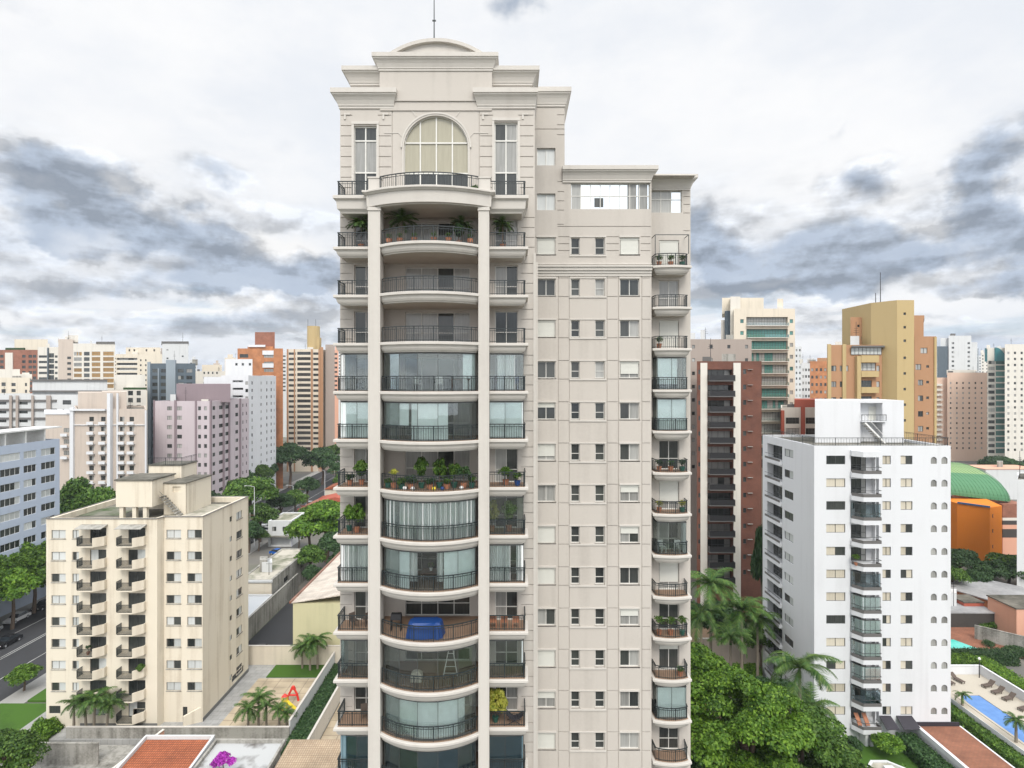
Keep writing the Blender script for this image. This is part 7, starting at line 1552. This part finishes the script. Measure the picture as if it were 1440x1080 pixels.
    tree('lower tree leaning over the bottom edge beside the lawn', 29.8, 51, 11.5, 5.2, 'leaf_mid', 4, None, rz=.8, rzs=.8, rot=2.5, **big)
    tree('dark tree squeezed beside the classical tower at the bottom edge', 17.6, 50.5, 12.0, 3.6, 'leaf_dark', 5, None, rot=.4, n=9000, leaf=.055)
    tree('lighter tree top right of the classical tower at mid height', 19.5, 60, 17.8, 3.6, 'leaf_bright', 2, None, rot=.4, n=9000, leaf=.055)
    fl = tree('small tree with red flowers squeezed against the classical tower', 18.9, 56, 15.6, 1.5, 'leaf_mid', 1, None, n=3000, leaf=.1)
    me, _, _ = crown(3, 'flower_red', n=700, leaf=.14) if 'flower_red' in MT else crown(3, 'red_plastic', n=700, leaf=.14)
    o = child('blossom', me, fl); o.location = (-.35,-.9,13.6); o.scale = (.75,.75,.9)
    palm('tall royal palm in front of the slim brick tower with a bare trunk', 32.3, 80, 12.6, 4.4, 0, 0, None, .2, .2); palm('royal palm close to the classical tower in front of the white centre strip', 27.6, 79, 16.6, 4.4, 1, 0, None, 1.2, .2)
    palm('royal palm right behind the corner of the classical tower', 25.6, 77, 13.2, 4.0, 2, 0, None, 2.2, .18); palm('shorter royal palm between the brick tower and the white building', 35.4, 82, 10.4, 3.8, 1, 0, None, 3.2, .18)
    palm('royal palm at the left of the group with its crown over the garden wall', 29.2, 76, 10.5, 3.6, 0, 0, None, 4.2, .18)
    palm('coconut palm with drooping fronds in front of the white building', 30.6, 60.5, 14.4, 4.6, 2, 0, None, .9, .17)
    palm('lower palm crown in front of the bottom windows of the white building', 32.6, 62, 9.2, 3.6, 1, 0, None, 1.9, .16)
    for i, (x, y, h, r, m_, lab) in enumerate([(26,88,12,4.5,'leaf_dark','dark garden tree behind the royal palms on their left'),(33.5,92,10,4.2,'leaf_dark','dark garden tree at the foot of the slim brick tower'),(37.5,86,8.5,3,'leaf_mid','garden tree beside the lowest side balconies of the white building'),
            (25,70,11,3.6,'leaf_mid','garden tree below the royal palms'),(30.5,70,9,3.4,'leaf_dark','dark tree under the tall royal palm'),(35,72,7.5,3,'leaf_dark','low tree close to the left foot of the white building'),(22.3,66,12.4,3.2,'leaf_dark','dark tree between the flowering tree and the palms')]):
        tree(lab, x, y, h, r, m_, 1+i%3, None, n=8000, rot=i)
    tree('tall narrow dark tree in the gap between the brick tower and the white building', 42.5, 97, 24, 1.7, 'leaf_dark', 2, None, rz=1, rzs=6.0, n=9000, leaf=.11)
    hedge('clipped garden hedge in front of the beige garden wall under the palms', 30.5, 37, 84.5, 86, 2.2, 0, 'leaf_bright', 11)
    wall('beige garden wall behind the tall royal palm', 'pinkish_beige', (29,89), (39,89), 0, 4.6, cap='pale_cream')
    # far-off tree cover that reads as one mass
    me, _, _ = crown(1, 'leaf_dark')
    rr = random.Random(4); vs = []
    src = np.empty(len(me.vertices)*3); me.vertices.foreach_get('co', src); src = src.reshape(-1,3)
    parts = []
    for i in range(70):
        x = rr.uniform(-420,420); y = rr.uniform(360,700)
        if abs(x+83) < 16: continue
        s = rr.uniform(7,12); parts.append(src[:8000]*s+np.array([x,y,s*.6]))
    q = np.concatenate(parts); n_ = len(q)//4; mm_ = bpy.data.meshes.new('far_trees'); mm_.vertices.add(len(q)); mm_.vertices.foreach_set('co', q.ravel()); mm_.loops.add(4*n_); mm_.loops.foreach_set('vertex_index', np.arange(4*n_)); mm_.polygons.add(n_)
    mm_.polygons.foreach_set('loop_start', np.arange(0,4*n_,4)); mm_.polygons.foreach_set('loop_total', np.full(n_,4)); mm_.materials.append(MT['leaf_dark']); mm_.update()
    o = bpy.data.objects.new('far_tree_cover', mm_); C.objects.link(o); tag(o, 'dark green tree cover far off between the towers', 'tree cover', None, 'stuff')
flat_mat('flower_red', (.55,.02,.03), .6)
right_ground()
def undergrowth():
    r = np.random.RandomState(8); P_ = []
    me, _, _ = crown(3, 'leaf_dark'); src = np.empty(len(me.vertices)*3); me.vertices.foreach_get('co', src); src = src.reshape(-1,3)[:9600]
    def patch(x0,x1,y0,y1,s0,s1,n):
        for i in range(n):
            s = r.uniform(s0,s1); P_.append(src[:6000]*s+np.array([r.uniform(x0,x1), r.uniform(y0,y1), s*.35]))
    patch(13,36,48,62,1.4,2.6,46); patch(22,36,62,84,1.2,2.4,36); patch(40,56,52,54,1,1.6,6); patch(88,112,128,139,2,3.4,16); patch(-36,-31,90,91,.6,.8,2); patch(80,96,92,99,1,1.6,8)
    q = np.concatenate(P_); n_ = len(q)//4; m2 = bpy.data.meshes.new('undergrowth'); m2.vertices.add(len(q)); m2.vertices.foreach_set('co', q.ravel()); m2.loops.add(4*n_); m2.loops.foreach_set('vertex_index', np.arange(4*n_)); m2.polygons.add(n_)
    m2.polygons.foreach_set('loop_start', np.arange(0,4*n_,4)); m2.polygons.foreach_set('loop_total', np.full(n_,4)); m2.materials.append(MT['leaf_dark']); m2.update()
    o = bpy.data.objects.new('undergrowth', m2); C.objects.link(o); tag(o, 'dark shrubs and ground cover filling the gardens under the trees', 'ground cover', None, 'stuff')
undergrowth()
# ================================================================== small far-off towers between the nearer ones, and roof clutter
def skyline():
    rr = random.Random(33)
    S = [ # px0, px1, top, Y, wall, label
     (266,277,506,420,'white_grey','thin white tower far off just left of the low cream roofs'),(300,309,511,460,'pinkish_beige','small beige tower far off above the low cream roofs'),
     (316,332,503,400,'cream_render','cream tower far off left of the orange brick tower'),(396,403,496,450,'white_grey','pale sliver of a tower between the orange brick and the tan banded ones'),
     (0,14,497,480,'pale_cream','pale block on the horizon above the yellowish house block'),(222,230,494,430,'taupe','taupe tower far off between the scalloped attic and the white square block'),
     (468,476,492,380,'salmon','salmon sliver of a tower directly beside the classical tower'),(1118,1126,508,520,'taupe','taupe block on the horizon right of the green glass balcony tower'),
     (1152,1162,514,560,'white_grey','white block on the horizon just left of the ochre tower'),(1380,1390,496,520,'pale_cream','cream tower on the horizon between the distant white and teal ones'),
     (1368,1376,490,540,'blue_grey','blue grey tower on the horizon right of the distant white one'),(1128,1136,518,600,'cream_render','low cream block on the horizon left of the salmon one')]
    for i, (a, b, t, Y, w, lab) in enumerate(S):
        x0, x1 = front(a, b, Y); n = max(2, min(6, int((x1-x0)/2.6)))
        r = bld('apartment_building', lab, 'building', splay(x0,x1,Y,Y+14), PZ(t,Y), w, {0: grid(x1-x0, n, 1.2, rows(PZ(t,Y)-3.4, 3.0, 10), 1.3, 'single', .8, dict(vars=[0]))}, zmin=25, seed=i)
        part_box(r, 'roof_tank', w, (x0+1, x0+(x1-x0)*.6, Y+2, Y+8, PZ(t,Y)-.7, PZ(t,Y)+2.4))
skyline()
def roof_clutter():
    """tanks, lift rooms, ducts and aerials on the roofs of the towers already standing"""
    rr = random.Random(5)
    for t in [o for o in list(C.objects) if o.type == 'EMPTY' and o.get('category') == 'building']:
        if t.name.startswith('apartment_tower') and t.location.y < 46: continue
        roofs = [c for c in t.children if c.name.split('.')[0] == 'roof' and c.type == 'MESH']
        if not roofs or t.location.y < 90: continue
        v = [Vector(q.co)+t.location for q in roofs[0].data.vertices]; y0, y1 = min(q.y for q in v), max(q.y for q in v); x0, x1 = min(q.x for q in v if q.y < y0+.8), max(q.x for q in v if q.y < y0+.8); z = max(q.z for q in v)
        if x1-x0 < 4: continue
        for k in range(rr.randint(1, 2)):
            w = rr.uniform(1.2, 3.2); x = rr.uniform(x0+1, max(x0+1.1, x1-w-1)); y = rr.uniform(y0+1.5, y0+5)
            part_box(t, rr.choice(['roof_tank','roof_duct','lift_room']), rr.choice(['concrete','white_grey','pale_cream','dark_concrete']), (x, x+w, y, y+rr.uniform(1.6,3), z+.002, z+rr.uniform(.9,2.6)))
        if rr.random() < .75:
            x = rr.uniform(x0+1, x1-1); q = MB().use('black_metal'); hh = rr.uniform(3, 6); q.tube([(x,y0+3,z),(x,y0+3,z+hh)], [.07,.035], 5)
            for j in range(3): q.box(x-.6+.12*j, x+.6-.12*j, y0+2.97, y0+3.03, z+hh*.6+.4*j, z+hh*.6+.05+.4*j)
            q.build('antenna', t)
roof_clutter()
# ================================================================== things standing on the tower's balconies
def pot_plant(label, x, y, z, h, r, leaf='leaf_mid', pot='clay_pot', seed=1, n=900, ph=.35, pr=.2, name='potted_plant', style='bush', group=None):
    t = thing(name, label, 'potted plant', (x,y,z), group)
    p = MB().use(pot); p.tube([(0,0,0),(0,0,ph*.9),(0,0,ph)],[pr*.72,pr,pr*1.06],12); child('pot', p.mesh('pot'), t)
    if style == 'bush':
        tall = h > 1.5; me, _, _ = crown(seed, leaf, n=int(n*(1.6 if tall else 1)), leaf=.12, full=True, spread=.75); hz = (h-ph*.7)/2 if tall else r; o = child('foliage', me, t); o.location = (0,0,h-hz*.95); o.scale = (r,r,hz)
    else:
        o = child('foliage', PM[seed%3], t); o.location = (0,0,ph+(h-ph)*.62); o.scale = (r*1.15,r*1.15,r*.9)
    if h-r > ph+.15:
        s = MB().use('bark'); s.tube([(0,0,ph-.02),(.02,0,(h-r*.4))],[.03,.02],5); child('stem', s.mesh('stem'), t)
    return t
def chair(label, x, y, z, rz, mat='white_plastic', group=None):
    t = thing('chair', label, 'chair', (x,y,z), group, rz)
    s = MB().use(mat); s.box(-.22,.22,-.22,.22,.42,.46); child('seat', s.mesh('seat'), t)
    b = MB().use(mat); b.box(-.22,.22,.19,.22,.47,.88); child('backrest', b.mesh('backrest'), t)
    for dx in (-.2,.2):
        for dy in (-.2,.2): l = MB().use(mat); l.box(dx-.02,dx+.02,dy-.02,dy+.02,0,.419); child('leg', l.mesh('leg'), t)
        a = MB().use(mat); a.box(dx-.02,dx+.02,-.2,.18,.62,.65); child('armrest', a.mesh('armrest'), t)
def table(label, x, y, z, w, d, mat='dark_wood', h=.74):
    t = thing('table', label, 'table', (x,y,z)); s = MB().use(mat); s.box(-w/2,w/2,-d/2,d/2,h-.05,h); child('tabletop', s.mesh('tabletop'), t)
    for dx in (-w/2+.08,w/2-.08):
        for dy in (-d/2+.08,d/2-.08): l = MB().use(mat); l.box(dx-.03,dx+.03,dy-.03,dy+.03,0,h-.051); child('leg', l.mesh('leg'), t)
def items():
    e = .02
    z = ZF(-3)+e
    pot_plant('feathery green palm in a pot on the top left side balcony', -9.7, 36.6, z, 2.5, .95, pot='clay_pot', style='palm', seed=1)
    pot_plant('big yellow green palm behind the rail of the topmost curved balcony, left half', -7.0, 36.2, z, 2.6, 1.15, style='palm', seed=0)
    pot_plant('second yellowish palm on the right half of the topmost curved balcony', -3.2, 36.4, z, 2.3, .95, style='palm', seed=2)
    pot_plant('tall dark cypress in a pot on the topmost curved balcony', -3.35, 35.7, z, 1.7, .38, 'leaf_dark', seed=2)
    pot_plant('palm in a pot on the top right side balcony', -.6, 36.6, z, 2.4, .85, style='palm', seed=2)
    for i, x in enumerate([-7.6,-6.9,-6.0,-4.8,-3.9,-2.6]):
        pot_plant(['far left clay pot','second clay pot from the left','third clay pot from the left','third clay pot from the right','second clay pot from the right','far right clay pot'][i]+' along the rail of the topmost curved balcony', x, 35.35-.5*(1-((x+5.1)/3.0)**2), z, .75, .22, 'leaf_mid', seed=1+i%3, n=300)
    pot_plant('small green plant on the open terrace under the arched window', -2.4, 36.6, 56.75, .9, .32, 'leaf_mid')
    pot_plant('white flowering plant on the open terrace left of the arched window', -7.2, 36.7, 56.75, .8, .28, 'leaf_bright')
    # floor 0: glazed, two white chairs
    z = ZF(0)+e
    chair('left one of the two white chairs behind the dark glazed curved balcony', -5.9, 35.5, z, .6); chair('right one of the two white chairs behind the dark glazed curved balcony', -4.6, 35.5, z, -2.6)
    table('dark table between the white chairs and the glass', -3.2, 35.6, z, 1.2, .8)
    chair('wooden chair on the glazed right balcony, left of the blue one', -.9, 36.5, z, .2, 'dark_wood'); chair('blue chair on the glazed right balcony', .2, 36.5, z, -.2, 'blue_tarp')
    # floor 2: the planted floor
    z = ZF(2)+e; rr = random.Random(12)
    spots = [(-7.7,.7,.3,'leaf_mid'),(-7.3,1.3,.32,'leaf_yellow'),(-6.8,.9,.42,'leaf_mid'),(-6.2,1.0,.42,'leaf_dark'),(-5.6,2.2,.5,'leaf_mid'),(-5.0,.9,.36,'leaf_dark'),(-4.5,2.1,.5,'leaf_mid'),(-4.0,.8,.32,'leaf_mid'),(-3.6,1.9,.42,'leaf_mid'),(-3.0,1.5,.5,'leaf_dark'),(-2.5,.9,.35,'leaf_mid')]
    names = ['leafy pot at the left end','tall stemmed yellow plant near the left end','wide leafy plant third from the left','dark leafy plant left of the middle','tall climbing plant left of the middle','low dark plant in the middle','tall climbing plant right of the middle','low plant right of the middle','tall slim plant in the right half','bushy dark plant near the right end','leafy pot at the right end']
    for i, (x, h, r, m_) in enumerate(spots): pot_plant(names[i]+' of the densely planted curved balcony', x, 35.55-.75*(1-((x+5.1)/3.0)**2)+(.5 if h > 1.6 else 0), z, h, r, m_, 'clay_pot' if i%2 else 'green_pot', 1+i%3, 800)
    for i, (x, m_) in enumerate([(-6.55,'white_plastic'),(-6.05,'white_plastic'),(-4.75,'yellow_plastic'),(-4.25,'blue_tarp'),(-3.1,'white_plastic')]):
        p = MB().use(m_); p.tube([(x,34.62+.09*abs(x+5.1)**1.6,z),(x,34.62+.09*abs(x+5.1)**1.6,z+.1),(x,34.62+.09*abs(x+5.1)**1.6,z+.2)],[.1,.14,.1],10)
        tag(p.build('flower_pot', loc=(x,34.7,z)), ['white round pot at the left of the slab edge','second white round pot at the slab edge','little yellow pot at the middle of the slab edge','little blue pot at the slab edge','white round pot at the right of the slab edge'][i]+' on the densely planted balcony', 'flower pot')
    pot_plant('orange green bush in a pot on the left balcony of the planted floor', -9.6, 36.3, z, 1.8, .55, 'leaf_mid', seed=2); pot_plant('low plant at the rail of the left balcony of the planted floor', -10.3, 36.2, z, .9, .35, 'leaf_dark', seed=3)
    pot_plant('green bush on the right balcony of the planted floor', -.4, 36.4, z, 1.3, .5, 'leaf_mid', seed=2); pot_plant('plant in a blue pot at the right end of the planted floor', .35, 36.1, z, 1.0, .35, 'leaf_mid', 'blue_tarp', 3)
    # floor 3 sides
    z = ZF(3)+e
    pot_plant('tall leafy plant in a tan pot on the left balcony beside the curtained bay', -9.9, 36.3, z, 2.1, .55, 'leaf_mid', 'clay_pot', 1); pot_plant('slender plant behind the rail of the same left balcony', -10.5, 36.7, z, 1.9, .4, 'leaf_bright', 'green_pot', 2)
    pot_plant('tall yellow green plant behind the glass of the right balcony, left one', -1.3, 36.6, z, 2.25, .5, 'leaf_yellow', seed=1); pot_plant('tall yellow green plant behind the glass of the right balcony, right one', -.2, 36.7, z, 2.2, .55, 'leaf_bright', seed=2)
    # floor 4: round table seen between the curtains
    z = ZF(4)+e; table('round set table seen between the drawn curtains', -5.1, 35.8, z, 1.2, 1.0, 'dark_wood'); pot_plant('white flower arrangement behind the parted curtains', -5.1, 35.8, z+.75, .6, .25, 'leaf_bright', 'white_plastic', 1, 300, .18, .1)
    # floor 5: blue tarpaulin over a table, chairs, barbecue
    z = ZF(5)+e; x0, y0 = -5.35, 35.15
    t = MB().use('blue_tarp'); n = 32; rings = []
    for (s, zz, wv) in ((1.18,.02,.07),(1.12,.35,.05),(1.05,.72,.02),(.98,.86,.0),(.84,.93,.0),(.4,.95,0)):
        rings.append([(x0+(.98*s+wv*math.sin(k*2.4))*math.copysign(abs(math.cos(2*math.pi*k/n))**.4, math.cos(2*math.pi*k/n)), y0+(.56*s+wv*math.cos(k*1.9))*math.copysign(abs(math.sin(2*math.pi*k/n))**.4, math.sin(2*math.pi*k/n)), z+zz+(.06*math.sin(k*1.3) if .5 < zz < .9 else 0)) for k in range(n)])
    t.loft(rings); tag(t.build('covered_table', loc=(x0,y0,z)), 'table covered with a blue tarpaulin on the open curved balcony', 'covered table')
    g = thing('barbecue', 'dark barbecue grill at the left end of the balcony with the tarpaulin', 'barbecue', (-7.3,35.9,z)); b = MB().use('black_metal'); b.loft([[(-7.65,35.65,z+.7),(-6.95,35.65,z+.7),(-6.95,36.1,z+.7),(-7.65,36.1,z+.7)],[(-7.6,35.7,z+1.05),(-7.0,35.7,z+1.05),(-7.0,36.05,z+1.05),(-7.6,36.05,z+1.05)]]); b.build('lid', g)
    for dx in (-7.6,-7.0):
        l = MB().use('black_metal'); l.box(dx-.03,dx+.03,35.68,36.06,z,z+.699); l.build('stand', g)
    chair('dark chair at the rail of the left balcony level with the tarpaulin', -10.1, 36.3, z, .8, 'wicker'); chair('second dark chair on the left balcony level with the tarpaulin', -9.4, 36.6, z, -2.2, 'wicker'); 
    for i, x in enumerate((-1.2,-.5,.25)): chair(['left','middle','right'][i]+' one of the three wooden chairs right of the tarpaulin balcony', x, 36.2, z, math.pi, 'clay_pot')
    # floor 6: renovation, ladder behind glass
    z = ZF(6)+e; l = thing('stepladder', 'aluminium stepladder behind the glass of the empty curved balcony', 'ladder', (-3.9,36.3,z))
    for dx, dy in ((-.45,-.25),(.45,-.25)): q = MB().use('window_frame'); q.beam((-3.9+dx*1.0,36.3+dy,z),(-3.9+dx*.15,36.3,z+1.95),.05,.04); q.build('rail', l)
    for k in range(5): q = MB().use('window_frame'); f = k/5+.1; q.beam((-3.9-.45*(1-f*.85),36.05+.25*f,z+1.95*f),(-3.9+.45*(1-f*.85),36.05+.25*f,z+1.95*f),.04,.03); q.build('rung', l)
    q = MB().use('ivory_cloth'); q.box(-6.3,-5.6,35.3,35.8,z,z+.45); q.loft([[(-6.3,35.3,z+.451),(-5.6,35.3,z+.451),(-5.6,35.8,z+.451),(-6.3,35.8,z+.451)],[(-6.1,35.4,z+.62),(-5.8,35.4,z+.62),(-5.8,35.7,z+.62),(-6.1,35.7,z+.62)]]); tag(q.build('cardboard_box', loc=(-6,35.5,z)), 'pale cardboard box on the floor behind the glass, left of the ladder', 'box')
    # floor 7
    z = ZF(7)+e; pot_plant('big yellow weeping plant on the right balcony near the bottom', -1.05, 36.3, z, 2.35, .80, 'leaf_yellow', 'green_pot', 1, 2600)
    q = thing('hammock_chair', 'dark folding lounge chair beside the big yellow plant', 'chair', (.1,36.2,z)); b = MB().use('black_canvas'); pts = [(-.5,.75),(-.25,.45),(0,.32),(.3,.38),(.6,.6)]
    b.loft([[(.1+x,35.95,z+zz) for x, zz in pts]+[(.1+x,35.95,z+zz-.05) for x, zz in reversed(pts)],[(.1+x,36.5,z+zz) for x, zz in pts]+[(.1+x,36.5,z+zz-.05) for x, zz in reversed(pts)]]); b.build('seat', q)
    for s in (35.97,36.48): b = MB().use('black_metal'); b.beam((-.3,s,z),(.6,s,z+.5),.03,.03); b.beam((-.35,s,z+.62),(.55,s,z),.03,.03); b.build('leg', q)
    chair('dark chair on the left balcony two floors above the bottom edge', -9.5, 36.6, z, .3, 'wicker')
    # small balconies on the far right
    for k, lab, leaf, n in ((-3,'climbing plant on the topmost small balcony at the right edge of the tower','leaf_mid',3),(2,'plants','leaf_dark',3),(3,'yellow green plants','leaf_yellow',2),(-1,'small','leaf_mid',1),(6,'tall','leaf_mid',3)):
        z = ZF(k)+e
        for i in range(n):
            x = [10.85, 12.55, 11.7][i]
            side = ['left','right','middle'][i]
            fl = {-3:'the topmost small balcony of the right bay',2:'the small balcony level with the planted curved one',3:'the small balcony one floor below the planted one',-1:'the small balcony with white blinds near the roof',6:'the overgrown small balcony low on the right bay'}[k]
            pot_plant(side+' pot plant on '+fl, x, 41.95, z, 1.5 if k == 6 else .95, .42 if k == 6 else .32, leaf, ['clay_pot','green_pot','clay_pot'][i], 1+i, 500)
    z = ZF(4)+e; chair('left white chair on the glazed small balcony of the right bay', 11.1, 42.1, z, .4); chair('right white chair on the glazed small balcony of the right bay', 12.2, 42.1, z, -.4)
    z = ZF(7)+e; pot_plant('low plant on the lower small balcony of the right bay', 12.4, 41.95, z, .8, .3, 'leaf_mid')
    # white building: wooden loungers on the lowest balcony, plant higher up
    p = 32.05/F*71
    zb = PZ(664,71)-p*11
    for i, px in enumerate((1203, 1214)):
        t = thing('deck_chair', ['left','right'][i]+' wooden deck chair on the lowest balcony of the white building', 'deck chair', (PX(px,70.5),70.3,zb))
        b = MB().use('clay_pot'); x = PX(px,70.5); b.faces([(x,69.9,zb+.3),(x+.5,69.9,zb+.3),(x+.5,70.9,zb+1.3),(x,70.9,zb+1.3),(x,69.9,zb+.36),(x+.5,69.9,zb+.36),(x+.5,70.86,zb+1.36),(x,70.86,zb+1.36)],[(0,3,2,1),(4,5,6,7),(0,1,5,4),(1,2,6,5),(2,3,7,6),(3,0,4,7)]); b.build('seat', t)
        b = MB().use('dark_wood'); b.beam((x+.05,69.95,zb),(x+.05,70.7,zb+1.1),.04,.04); b.beam((x+.45,69.95,zb),(x+.45,70.7,zb+1.1),.04,.04); b.build('frame', t)
    pot_plant('green bush on the fifth balcony from the top of the white building', PX(1203,70.3), 70.2, PZ(664,71)-p*4+.01, 1.5, .5, 'leaf_bright', seed=1)
    pot_plant('leafy plant on the seventh balcony from the top of the cream block', PX(197,71.6), 71.7, PZ(757.5,72.2)-.6-30.62/F*72.2*6, 1.7, .6, 'leaf_mid', seed=2)
    pot_plant('small plant on a left balcony of the cream block', PX(124,71.6), 71.6, PZ(757.5,72.2)-.6-30.62/F*72.2*5, 1.3, .35, 'leaf_dark', seed=3)
items()
# ================================================================== thin air haze
def haze():
    m = bpy.data.materials.new('haze_air'); m.use_nodes = True; nt = m.node_tree; N = nt.nodes; N.remove(N['Principled BSDF']); MT['haze_air'] = m
    v = N.new('ShaderNodeVolumePrincipled'); v.inputs['Color'].default_value = (.86,.92,1,1); v.inputs['Density'].default_value = .00016; v.inputs['Anisotropy'].default_value = .2
    lnk(nt, v.outputs[0], N['Material Output'].inputs['Volume'])
    mb = MB().use('haze_air'); mb.box(-4050, 4050, -650, 6050, -1, 90); tag(mb.build('haze'), None, None, None, 'stuff')
haze()
